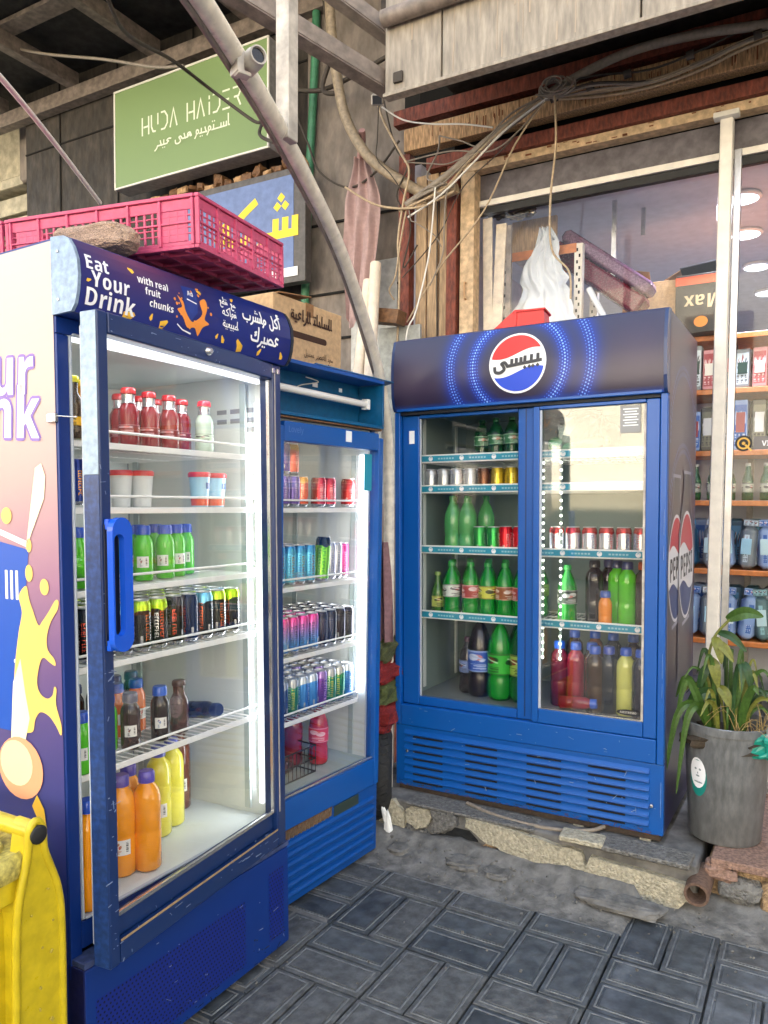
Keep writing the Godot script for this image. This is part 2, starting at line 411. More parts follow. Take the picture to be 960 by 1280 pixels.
func materials() -> void:
	M.concrete = mat(col(128, 126, 124), 0.9, 0, 0.45, 1.3, 0.5)
	M.concrete_rough = mat(col(134, 132, 129), 0.95, 0, 0.6, 1.6, 0.9, 0.014)
	M.asphalt = mat(col(96, 94, 91), 0.95, 0, 0.3, 0.7, 0.6)
	M.tile_a = mat(col(92, 97, 102), 0.55, 0, 0.5, 2.2, 0.15)
	M.tile_b = mat(col(82, 88, 95), 0.55, 0, 0.55, 1.7, 0.15)
	M.tile_c = mat(col(102, 104, 106), 0.6, 0, 0.5, 2.9, 0.2)
	M.tile_line = mat(col(132, 136, 140), 0.7, 0, 0.5, 3.5)
	M.dirt = mat(col(122, 122, 120), 1.0, 0, 0.5, 3.0, 0.6)
	M.stone_cream = mat(col(205, 196, 172), 0.9, 0, 0.4, 4.0, 1.2, 0.02)
	M.stone_grey = mat(col(136, 134, 130), 0.9, 0, 0.5, 4.0, 1.4, 0.02)
	M.stone_pink = mat(col(172, 138, 122), 0.85, 0, 0.45, 5.0, 0.8, 0.02)
	M.stone_tan = mat(col(186, 156, 120), 0.9, 0, 0.5, 5.0, 1.0, 0.02)
	M.stone_dark = mat(col(30, 33, 36), 0.9, 0, 0.3, 4.0)
	M.granite = mat(col(70, 62, 54), 0.75, 0, 0.65, 1.1, 0.3)
	M.grey_wall = mat(col(142, 130, 120), 0.8, 0, 0.35, 1.0, 0.25)
	M.cream_wall = mat(col(206, 196, 170), 0.85, 0, 0.35, 1.2, 0.4)
	M.plaster = mat(col(250, 245, 232), 0.9)
	M.steel_white = mat(col(205, 196, 186), 0.5, 0, 0.35, 2.2)
	M.steel_grey = mat(col(150, 136, 126), 0.55, 0, 0.45, 2.0)
	M.pole = mat(col(250, 240, 222), 0.35, 0, 0.3, 2.6)
	M.sheet = mat(col(40, 38, 37), 0.8, 0, 0.5, 1.0)
	M.fascia = mat(col(170, 158, 142), 0.55, 0, 0.35, 1.1)
	M.rust_red = mat(col(140, 70, 52), 0.8, 0, 0.6, 2.2, 0.2)
	M.rust_tan = mat(col(222, 178, 130), 0.8, 0, 0.6, 2.6, 0.25, 0.02)
	M.cream_paint = mat(col(222, 190, 150), 0.65, 0, 0.4, 2.4)
	M.white_paint = mat(col(236, 230, 220), 0.4, 0, 0.12, 2.0)
	M.alu = mat(col(200, 200, 204), 0.3, 0.8, 0.2, 2.0)
	M.dark_panel = mat(col(112, 106, 112), 0.6, 0, 0.4, 2.0)
	M.black = mat(col(26, 26, 28), 0.6)
	M.dark_gap = mat(col(22, 20, 18), 0.9)
	M.ply = mat(col(202, 170, 132), 0.75, 0, 0.35, 3.0, 0.2)
	M.wood = mat(col(136, 96, 62), 0.7, 0, 0.5, 4.0, 0.3)
	M.plank = mat(col(236, 220, 198), 0.6, 0, 0.2, 3.0)
	M.card = mat(col(206, 166, 118), 0.85, 0, 0.2, 5.0, 0.1)
	M.card_dark = mat(col(160, 116, 74), 0.9, 0, 0.25, 5.0)
	M.shelf_orange = mat(col(214, 128, 62), 0.5, 0, 0.2, 3.0)
	M.glass = pane(Color(0.02, 0.03, 0.03), 0.01)
	M.shop_glass = pane(Color(0.05, 0.05, 0.07), 0.03, 0.02)
	M.shop_glass.metallic_specular = 0.3
	M.shop_wall = mat(col(190, 186, 196), 0.8, 0, 0.2, 1.0)
	M.shop_ceiling = mat(col(192, 195, 204), 0.6, 0, 0.1, 1.6)
	M.shop_floor = mat(col(170, 164, 156), 0.4, 0, 0.2, 1.0)
	M.lamp = glow(Color(0.93, 0.95, 1.0), 1.0)
	M.lamp_strip = glow(Color(0.96, 0.98, 1.0), 0.28)
	M.led = glow(Color(0.95, 1.0, 0.9), 0.8)
	M.tube_off = mat(col(236, 232, 226), 0.3)
	M.cable_tan = mat(col(196, 172, 140), 0.6, 0, 0.3, 6.0)
	M.cable_grey = mat(col(150, 138, 124), 0.6, 0, 0.3, 6.0)
	M.cable_dark = mat(col(64, 56, 48), 0.7)
	M.cable_white = mat(col(226, 222, 214), 0.5)
	M.navy = mat(col(18, 46, 96), 0.35)
	M.navy.clearcoat_enabled = true; M.navy.clearcoat = 0.4; M.navy.clearcoat_roughness = 0.25
	M.steel_blue = mat(col(150, 172, 200), 0.32, 0.25, 0.25, 6.0)
	M.royal = mat(col(2, 46, 122), 0.42)
	M.blue = mat(col(0, 82, 164), 0.38)
	M.blue.clearcoat_enabled = true; M.blue.clearcoat = 0.15; M.blue.clearcoat_roughness = 0.2
	M.blue_b = mat(col(0, 74, 152), 0.45)
	M.teal = mat(col(0, 92, 140), 0.5, 0, 0.15, 4.0)
	M.teal_print = mat(col(40, 148, 176), 0.45)
	M.handle = mat(col(22, 84, 204), 0.22)
	M.liner = mat(col(214, 220, 217), 0.4)
	M.liner_grey = mat(col(168, 180, 178), 0.45)
	M.wire = mat(col(240, 240, 236), 0.35)
	M.gasket = mat(col(176, 184, 196), 0.5)
	M.silver = mat(col(214, 214, 216), 0.25, 0.9)
	M.lid = mat(col(214, 216, 218), 0.3, 0.35)
	M.seal_dark = mat(col(30, 34, 44), 0.6)
	M.white = mat(col(244, 244, 242), 0.5)
	M.print_white = mat(col(246, 246, 248), 0.45)
	M.print_black = mat(col(24, 24, 28), 0.5)
	M.print_red = mat(col(226, 48, 52), 0.4)
	M.print_blue = mat(col(28, 72, 200), 0.4)
	M.print_yellow = mat(col(244, 192, 60), 0.45)
	M.print_orange = mat(col(238, 148, 60), 0.45)
	M.print_lilac = mat(col(140, 110, 190), 0.45)
	M.cap_blue = mat(col(24, 84, 196), 0.35)
	M.red = mat(col(206, 30, 34), 0.35)
	M.pink = mat(col(210, 84, 124), 0.55, 0, 0.2, 5.0)
	M.yellow = mat(col(206, 182, 30), 0.38, 0, 0.2, 2.5)
	M.leaf = mat(col(72, 106, 40), 0.5, 0, 0.35, 9.0)
	M.leaf.backlight_enabled = true; M.leaf.backlight = Color(0.3, 0.4, 0.1)
	M.leaf_dark = mat(col(44, 80, 38), 0.5, 0, 0.35, 9.0)
	M.leaf_yellow = mat(col(126, 130, 54), 0.55, 0, 0.35, 9.0)
	M.leaf_dry = mat(col(190, 160, 104), 0.8, 0, 0.3, 9.0)
	M.rust_tan.uv1_scale = Vector3(9, 1.3, 9); M.ply.uv1_scale = Vector3(12, 1.2, 12); M.granite.uv1_scale = Vector3(1.6, 0.6, 1.6); M.fascia.uv1_scale = Vector3(4.0, 0.7, 4.0); M.rust_red.uv1_scale = Vector3(6, 2, 6); M.cream_paint.uv1_scale = Vector3(3, 3, 3); M.grey_wall.uv1_scale = Vector3(1.6, 0.7, 1.6)
	M.liner_c = mat(col(118, 134, 131), 0.45)
	M.rubber = mat(col(46, 46, 46), 0.85, 0, 0.35, 6.0)

# one embossed paving slab: body, a raised rim line and a raised middle
func slab_mesh(w: float, d: float, body: Material) -> ArrayMesh:
	var a := MB.new()
	a.box(V(0, -0.011, 0), V(w - 0.005, 0.03, d - 0.005), 0.003)
	a.box(V(0, 0.0045, 0), V(w - 0.052, 0.005, d - 0.052), 0.002)
	var b := MB.new()
	var x := w / 2 - 0.018; var z := d / 2 - 0.018
	for s in [-1.0, 1.0]:
		b.box(V(0, 0.0045, s * z), V(2 * x + 0.005, 0.004, 0.0045), 0.0012)
		b.box(V(s * x, 0.0045, 0), V(0.0045, 0.004, 2 * z - 0.0045), 0.0012)
	var m := a.done(); m.surface_set_material(0, body)
	return b.add_to(m, M.tile_line)

func ground() -> void:
	var g := MB.new(); g.quad(V(-150, -0.16, -150), V(150, -0.16, -150), V(150, -0.16, 150), V(-150, -0.16, 150), Vector3.UP)
	struct("ground", g, M.asphalt)
	var p := MB.new(); p.box(V(0, -0.089, -2.0), V(16, 0.142, 7.6), 0.01)
	var pave := struct("pavement", p, M.dirt)
	var mo := 0.287
	var meshes := []
	for k in [M.tile_a, M.tile_b, M.tile_c]: meshes.append(slab_mesh(mo, mo / 2, k))
	for ix in range(-6, 9):
		for iz in range(-1, 6):
			var x0 := -1.11 + ix * mo; var z0 := -2.39 + iz * mo
			if x0 < -1.7 and z0 < -0.9: continue
			var longx := posmod(ix + iz, 2) == 0
			if iz == -1 and ix < 2: longx = true
			for h in 2:
				if iz == -1 and ix < 2 and h == 0: continue
				var m: ArrayMesh = meshes[rng.randi() % 3]
				var o := part("paving_slab", m, null, pave)
				var off := (h - 0.5) * mo / 2
				o.position = V(x0 + mo / 2 + (0.0 if longx else off), 0.0 + rng.randf_range(-0.0018, 0.0012), z0 + mo / 2 + (off if longx else 0.0))
				o.rotation = V(rng.randf_range(-0.004, 0.004), (0.0 if longx else PI / 2) + rng.randf_range(-0.006, 0.006), rng.randf_range(-0.004, 0.004))
	# rough mortar between the paving and the ledge
	var nz := FastNoiseLite.new(); nz.seed = 4; nz.frequency = 3.2
	var c := MB.new()
	var H := func(x: float, z: float) -> Vector3:
		var k := clampf(((-2.5 if x < -0.53 else -2.64) - z) / 0.26, 0.0, 1.0)
		if x > 0.2: k *= 0.6
		return V(x, 0.004 + 0.06 * k * k + 0.02 * k * nz.get_noise_2d(x, z) + 0.008 * nz.get_noise_2d(x * 4.0, z * 4.0) * minf(1.0, k * 3.0) - (0.012 if z > (-2.52 if x < -0.53 else -2.67) else 0.0), z)
	var nx := 110; var nzz := 22
	c.grid(func(i, j): return H.call(-1.75 + 3.4 * i / nx, -2.95 + 0.43 * j / nzz), nx, nzz)
	tag(part("mortar_apron", c, M.concrete_rough, pave), "", "", "", "stuff")
	# worn strip of plain concrete beside the short cooler
	var d := MB.new()
	d.box(V(-1.56, -0.009, -1.95), V(0.3, 0.024, 1.5), 0.003)
	part("concrete_strip", d, M.concrete, pave)
	# ledge under the double cooler: a rubble step
	var l := MB.new(); l.box(V(-1.05, 0.07, -3.36), V(1.42, 0.20, 1.12), 0.012)
	var ledge := struct("stone_step", l, M.concrete)
	var sid := 0
	# worn face of the step: broken plaster and stones set in mortar, each with its own outline
	var faces := [
		[M.stone_cream, 0.030, [-1.60, 0.02, -1.50, 0.015, -1.475, 0.07, -1.49, 0.13, -1.53, 0.16, -1.60, 0.165]],
		[M.stone_cream, 0.026, [-1.47, 0.085, -1.42, 0.062, -1.375, 0.075, -1.355, 0.12, -1.375, 0.155, -1.45, 0.16, -1.478, 0.125]],
		[M.stone_grey, 0.022, [-1.465, 0.012, -1.37, 0.008, -1.345, 0.05, -1.38, 0.066, -1.425, 0.055, -1.468, 0.076]],
		[M.stone_grey, 0.034, [-1.35, 0.06, -1.30, 0.078, -1.235, 0.118, -1.24, 0.155, -1.36, 0.158, -1.345, 0.11]],
		[M.stone_dark, 0.008, [-1.345, 0.045, -1.14, 0.018, -1.155, 0.07, -1.215, 0.118, -1.29, 0.075]],
		[M.stone_cream, 0.036, [-1.20, 0.122, -1.11, 0.075, -1.03, 0.06, -0.955, 0.03, -0.90, 0.018, -0.74, 0.012, -0.715, 0.06, -0.735, 0.125, -0.90, 0.142, -1.06, 0.152, -1.20, 0.158]],
		[M.stone_tan, 0.022, [-1.145, 0.018, -1.085, 0.016, -1.06, 0.052, -1.11, 0.07, -1.14, 0.055]],
		[M.stone_dark, 0.010, [-1.08, 0.022, -0.965, 0.004, -0.985, 0.034, -1.04, 0.055]],
		[M.stone_cream, 0.040, [-0.705, 0.01, -0.40, 0.008, -0.36, 0.05, -0.37, 0.10, -0.52, 0.112, -0.70, 0.122, -0.725, 0.07]],
	]
	for f in faces:
		sid += 1
		var nf := FastNoiseLite.new(); nf.seed = sid; nf.frequency = 9.0
		var P := PackedVector2Array()
		var src := poly(f[2])
		for a in src.size():
			for k in 4:
				var w := src[a].lerp(src[(a + 1) % src.size()], k / 4.0)
				P.append(w + Vector2(nf.get_noise_2d(w.x * 3.0, w.y * 3.0), nf.get_noise_2d(w.y * 3.0, w.x * 3.0 + 9.0)) * 0.010)
		var r := MB.new(); r.ext(P, f[1], Transform3D(Basis(V(1, 0, 0), -0.05), V(0, 0.005, -2.803)))
		part("stone", r, f[0], ledge)
	for s in [[-0.74, 0.178, -2.80, 0.16, 0.022, 0.09, 0.1], [-0.53, 0.172, -2.82, 0.34, 0.02, 0.12, -0.03], [-1.2, 0.168, -2.84, 0.55, 0.015, 0.12, 0.02]]:
		var r := MB.new(); r.box(V(s[0], s[1], s[2]), V(s[3], s[4], s[5]), 0.006, Basis(Vector3.UP, s[6]) * Basis(Vector3(0, 0, 1), -s[6] * 0.3))
		part("flagstone", r, M.stone_grey if s[3] > 0.2 else M.stone_cream, ledge)
	for s in [[-0.57, 0.036, -2.665, 0.15, 0.018], [-1.16, 0.03, -2.69, 0.07, 0.016], [-1.44, 0.022, -2.68, 0.045, 0.018], [-1.02, 0.03, -2.68, 0.05, 0.012]]:
		sid += 1
		var r := MB.new(); r.rock(V(s[0], s[1], s[2]), V(s[3], s[4], 0.055), sid, 0.16, 3)
		part("rubble_lump", r, M.concrete_rough, ledge)
	# step to the right with a tiled top
	var k := MB.new(); k.box(V(0.86, 0.055, -3.42), V(2.36, 0.20, 1.08), 0.008)
	var step := struct("tiled_step", k, M.stone_tan)
	for i in 6:
		var r := MB.new(); r.box(V(-0.10 + i * 0.42, 0.178, -3.24), V(0.41, 0.03, 0.80), 0.004)
		part("step_tile", r, M.stone_pink, step)
	for s in [[-0.21, 0.09, 0.07, 0.045, 1], [-0.05, 0.08, 0.10, 0.07, 2], [0.16, 0.085, 0.09, 0.06, 2], [-0.27, 0.14, 0.06, 0.03, 4], [0.35, 0.08, 0.1, 0.06, 2]]:
		sid += 1
		var r := MB.new(); r.rock(V(s[0], s[1], -2.88), V(s[2], s[3], 0.045), sid, 0.2, 2)
		part("stone", r, [M.stone_cream, M.stone_grey, M.stone_tan, M.stone_dark, M.stone_pink][s[4]], step)
	var cr := MB.new()
	for gi in 260:
		var e := rng.randf_range(0.002, 0.008)
		var zz := -2.42 - 0.3 * sqrt(rng.randf()) if gi % 4 else rng.randf_range(-2.4, -1.3)
		var xx := rng.randf_range(-1.5, 0.3)
		cr.box(V(xx, 0.008 + (0.05 * clampf((-2.5 - zz) / 0.26, 0.0, 1.0) if gi % 4 else 0.0), zz), V(e, e * 0.7, e * 1.3), 0.0, Basis(V(1, 0.3, 0.2).normalized(), rng.randf() * 6.0))
	tag(part("grit", cr, M.stone_grey, pave), "", "", "", "stuff")
	# clay pipe stub
	var pp := MB.new()
	pp.lathe([Vector2(0.032, 0), Vector2(0.041, 0), Vector2(0.041, 0.16), Vector2(0.032, 0.16), Vector2(0.032, 0.0)], 20)
	var pt := thing("drain_pipe", "rusty open clay drain pipe stub sticking out under the step by the flowerpot", "pipe", Transform3D(Basis(V(1, 0, 0), PI / 2 + 0.06), V(-0.335, 0.105, -2.90)))
	part("pipe_wall", pp, mat(col(124, 98, 84), 0.9, 0, 0.5, 8.0), pt)
	var pi := MB.new(); pi.lathe([Vector2(0, 0.03), Vector2(0.0315, 0.03)], 16); part("pipe_mud", pi, M.stone_grey, pt)

func street() -> void:
	var b := MB.new()
	b.box(V(0, 3.92, 10.5), V(34, 4.4, 1.0)); 
	var o := thing("house_across_street", "sunlit pale stone house across the street behind the viewer", "building")
	part("wall", b, M.plaster, o)
	var s := MB.new(); s.box(V(0, 1.29, 10.46), V(34, 0.86, 1.0), 0.02); part("stone_course", s, M.stone_cream, o)
	var r := MB.new(); r.box(V(0, 0.36, 10.42), V(34, 1.0, 1.0), 0.02); part("plinth", r, mat(col(110, 84, 74), 0.9, 0, 0.4, 1.0), o)
	for i in 8:
		var w := MB.new(); w.box(V(-14 + i * 4.0, 4.6, 9.99), V(1.3, 1.5, 0.06), 0.01); var fr := part("window", w, M.wood, o)
		var g := MB.new(); g.box(V(-14 + i * 4.0, 4.6, 9.95), V(1.1, 1.3, 0.02)); part("window_pane", g, M.seal_dark, fr)
	var e := MB.new(); e.box(V(11.5, 3.0, 0), V(1.0, 6.4, 14))
	var q := thing("side_house", "plain pale side house closing the pavement far to the viewer's side", "building")
	part("wall", e, M.plaster, q)
	for i in 3:
		var w := MB.new(); w.box(V(10.98, 2.2, -4 + i * 4.0), V(0.06, 1.5, 1.4), 0.01); part("window", w, M.wood, q)

func walls() -> void:
	# dark wall at the back left
	var w := MB.new(); w.box(V(-4.0, 2.3, -4.05), V(2.6, 5.0, 0.5), 0.01)
	var wall := thing("dark_wall", "dark weathered granite wall carrying the green sign", "wall")
	part("wall_face", w, M.granite, wall)
	var jt := MB.new()
	for y in [0.6, 1.5, 2.4, 3.35, 4.0]: jt.box(V(-4.0, y, -3.797), V(2.58, 0.01, 0.008))
	for x in [-4.9, -4.3, -3.6, -3.0]: jt.box(V(x, 2.3, -3.796), V(0.01, 4.9, 0.008))
	part("joints", jt, M.dark_gap, wall)
	var g := MB.new(); g.box(V(-2.36, 2.3, -4.05), V(0.66, 5.0, 0.56), 0.01)
	var gw := thing("grey_pier", "grey panelled pier behind the hanging cloth and curved conduit", "wall")
	part("pier_face", g, M.grey_wall, gw)
	var gp := MB.new(); gp.box(V(-2.22, 2.45, -3.765), V(0.30, 0.62, 0.02), 0.004)
	part("metal_panel", gp, mat(col(186, 186, 184), 0.4, 0.2, 0.3, 2.0), gw)
	for y in [2.36, 2.62, 3.02]:
		var b2 := MB.new(); b2.box(V(-2.36, y, -3.762), V(0.64, 0.012, 0.012)); part("joint", b2, M.dark_gap, gw)
	var d := MB.new(); d.box(V(-1.985, 2.3, -4.0), V(0.09, 5.0, 0.5))
	part("dark_recess", d, M.dark_gap, gw)
	# pale neighbour with a moulded cornice at the far left
	var nb := thing("corner_building", "cream building corner with stepped cornice at far left edge", "building")
	var p := MB.new(); p.box(V(-6.9, 2.4, -4.6), V(2.6, 5.4, 0.9), 0.01); part("wall", p, M.cream_wall, nb)
	var p2 := MB.new(); p2.box(V(-5.46, 4.15, -4.1), V(0.24, 0.5, 0.34), 0.03); part("bracket", p2, M.grey_wall, nb)
	for s in [[3.62, 0.10, 0.10], [3.78, 0.14, 0.05], [3.94, 0.08, 0.14]]:
		var q := MB.new(); q.box(V(-6.86, s[0], -4.12), V(2.7 + s[2], s[1], 0.2 + s[2]), 0.012); part("moulding", q, M.cream_wall, nb)
	# upper storey and its white fascia over the shop window
	var up := thing("upper_storey", "upper storey of the shop with white metal fascia panels over the window", "building")
	var u := MB.new(); u.box(V(-3.0, 8.0, -6.3), V(24, 6.8, 6.7), 0.02); part("wall", u, M.plaster, up)
	var sf := MB.new(); sf.box(V(0.95, 3.52, -3.34), V(5.3, 0.06, 0.84)); part("soffit", sf, mat(col(70, 60, 52), 0.9, 0, 0.5, 2.0), up)
	var xs := [-1.67, -1.403, -0.62, 0.16, 0.94, 1.72, 2.5, 3.3]
	for i in xs.size() - 1:
		var f := MB.new(); f.box(V((xs[i] + xs[i + 1]) / 2, 3.87, -2.915), V(xs[i + 1] - xs[i] - 0.006, 1.47, 0.03), 0.004); part("fascia_panel", f, M.fascia, up)
	var lip := MB.new(); lip.box(V(0.82, 3.128, -2.91), V(4.98, 0.016, 0.05), 0.003); part("fascia_lip", lip, M.fascia, up)
	var bk := MB.new(); bk.box(V(0.95, 3.82, -3.72), V(5.3, 1.5, 0.08)); part("back_board", bk, M.dark_gap, up)
	var gt := MB.new(); gt.tube([V(-1.66, 3.43, -2.87), V(3.2, 3.46, -2.87)], 0.035, 10); part("rain_pipe", gt, M.steel_grey, up)
	var st := MB.new(); st.box(V(-1.60, 3.19, -2.893), V(0.045, 0.045, 0.012), 0.004); part("junction_box", st, M.cable_dark, up)
	# stain streaks on the fascia
	var sk := MB.new()
	for k in 26:
		var x := rng.randf_range(-1.6, 0.3); var l := rng.randf_range(0.05, 0.3)
		sk.box(V(x, 3.14 + l / 2 + rng.randf_range(0.0, 0.2), -2.8993), V(rng.randf_range(0.002, 0.008), l, 0.001))
	tag(part("stain", sk, mat(col(168, 152, 134), 0.8), up), "", "", "", "stuff")
	# canopy roof over the left
	var cr := thing("canopy_roof", "dark sheet metal canopy roof on grey square beams at upper left", "canopy")
	var rf := MB.new(); rf.box(V(-4.15, 4.46, -3.2), V(4.1, 0.03, 1.6)); part("roof_sheet", rf, M.sheet, cr)
	var bm := MB.new(); bm.box(V(-4.15, 4.26, -3.75), V(3.3, 0.1, 0.08), 0.004); part("wall_beam", bm, M.steel_grey, cr)
	for x in [-5.45, -4.67, -3.88, -3.1, -2.35]:
		var pb := MB.new(); pb.box(V(x, 4.36, -3.1), V(0.08, 0.1, 1.3), 0.004); part("purlin", pb, M.steel_grey, cr)
	for z in [-3.2, -2.45]:
		var cb := MB.new(); cb.box(V(-4.15, 4.425, z), V(4.0, 0.03, 0.12), 0.004); part("cross_beam", cb, M.steel_grey, cr)

func shop_front() -> void:
	var s := thing("shop_window", "shop window with cream head frame, white post and rusty red beams", "shop window")
	var q := func(nm: String, c: Vector3, d: Vector3, m: Material, bev := 0.003) -> MeshInstance3D:
		var b := MB.new(); b.box(c, d, bev); return part(nm, b, m, s)
	q.call("upper_beam", V(0.7, 3.40, -3.60), V(5.4, 0.075, 0.06), M.rust_red)
	q.call("rusted_beam", V(0.7, 3.258, -3.57), V(5.24, 0.115, 0.07), M.rust_tan, 0.006)
	q.call("red_beam", V(0.7, 3.125, -3.585), V(5.0, 0.062, 0.06), M.rust_red)
	q.call("head_frame", V(0.7, 3.072, -3.615), V(4.62, 0.042, 0.07), M.cream_paint)
	q.call("head_board", V(0.7, 2.988, -3.665), V(4.52, 0.124, 0.02), M.dark_panel)
	q.call("head_trim", V(0.7, 2.908, -3.655), V(4.5, 0.03, 0.03), M.white_paint)
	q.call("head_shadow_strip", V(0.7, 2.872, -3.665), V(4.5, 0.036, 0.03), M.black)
	q.call("side_frame", V(-1.58, 1.625, -3.615), V(0.076, 2.85, 0.075), M.cream_paint)
	q.call("sill", V(0.7, 0.29, -3.62), V(4.5, 0.08, 0.08), M.white_paint)
	q.call("red_post", V(-1.655, 1.65, -3.585), V(0.055, 2.88, 0.06), M.rust_red)
	q.call("red_post", V(-1.925, 1.6, -3.585), V(0.065, 3.2, 0.06), M.rust_red)
	for i in 3:
		q.call("plywood_strip", V(-1.845 + i * 0.066, 1.6, -3.605 - 0.004 * i), V(0.06, 2.98, 0.02), M.ply)
	for y in [0.8, 2.4]:
		pass
	q.call("white_post", V(-0.405, 1.68, -3.61), V(0.052, 2.72, 0.06), M.white_paint, 0.006)
	q.call("post_bracket", V(-0.405, 3.045, -3.578), V(0.10, 0.022, 0.05), M.white_paint)
	q.call("post_side", V(-0.362, 1.62, -3.64), V(0.03, 2.6, 0.02), M.alu)
	q.call("white_post", V(1.0, 1.68, -3.61), V(0.052, 2.72, 0.06), M.white_paint, 0.006)
	q.call("pane", V(-0.99, 1.59, -3.645), V(1.1, 2.54, 0.006), M.shop_glass, 0.0)
	q.call("pane", V(0.31, 1.59, -3.645), V(1.31, 2.54, 0.006), M.shop_glass, 0.0)
	var b := MB.new(); b.tube([V(-1.583, 2.51, -3.575), V(-1.583, 2.51, -3.56), V(-1.583, 2.43, -3.56), V(-1.583, 2.43, -3.575)], 0.006, 6); part("latch", b, M.rust_tan, s)
	# flaking patches of paint on the head frame
	var fl := MB.new()
	for k in 30: fl.box(V(rng.randf_range(-1.5, 0.2), rng.randf_range(3.055, 3.09), -3.5797), V(rng.randf_range(0.004, 0.03), rng.randf_range(0.003, 0.01), 0.001))
	for k in 60:
		var l := rng.randf_range(0.015, 0.06)
		fl.box(V(rng.randf_range(-1.8, 0.2), 3.315 - l / 2 - rng.randf_range(0.0, 0.05), -3.5347), V(rng.randf_range(0.002, 0.006), l, 0.001))
	tag(part("rust_streak", fl, mat(col(120, 70, 40), 0.9), s), "", "", "", "stuff")
	# stickers on the right-hand pane
	var st := thing("payment_sticker", "grey card payment sticker reading VISA on the shop window pane", "sticker", Transform3D(Basis(), V(-0.185, 1.68, -3.6415)))
	var sb := MB.new(); sb.box(V(0, 0, 0), V(0.17, 0.055, 0.0012)); part("sticker_sheet", sb, mat(col(126, 122, 122), 0.5), st)
	var tx := MB.new(); tx.text("VISA", 0.022, Vector2(-0.02, -0.002), func(u, v, l): return V(u, v, 0.001 + l)); part("lettering", tx, M.print_white, st)
	var qs := thing("round_sticker", "round black and gold letter Q sticker on the window beside the white post", "sticker", Transform3D(Basis(), V(-0.308, 1.68, -3.641)))
	var qb := MB.new(); qb.ext(disc(0, 0, 0.034), 0.001); part("sticker_sheet", qb, M.print_black, qs)
	var ring := MB.new()
	var fm := func(u, v, l): return V(u, v, 0.0014 + l)
	var rp := []
	for k in 25: rp.append(Vector2.from_angle(TAU * k / 24.0) * 0.022)
	ring.ribbon(rp, 0.007, fm); ring.ribbon([Vector2(0.008, -0.008), Vector2(0.03, -0.03)], 0.008, fm, 0.0002); ring.flat(disc(0, 0, 0.007), fm, 0.0003)
	part("letter_q", ring, mat(col(226, 178, 74), 0.4), qs)

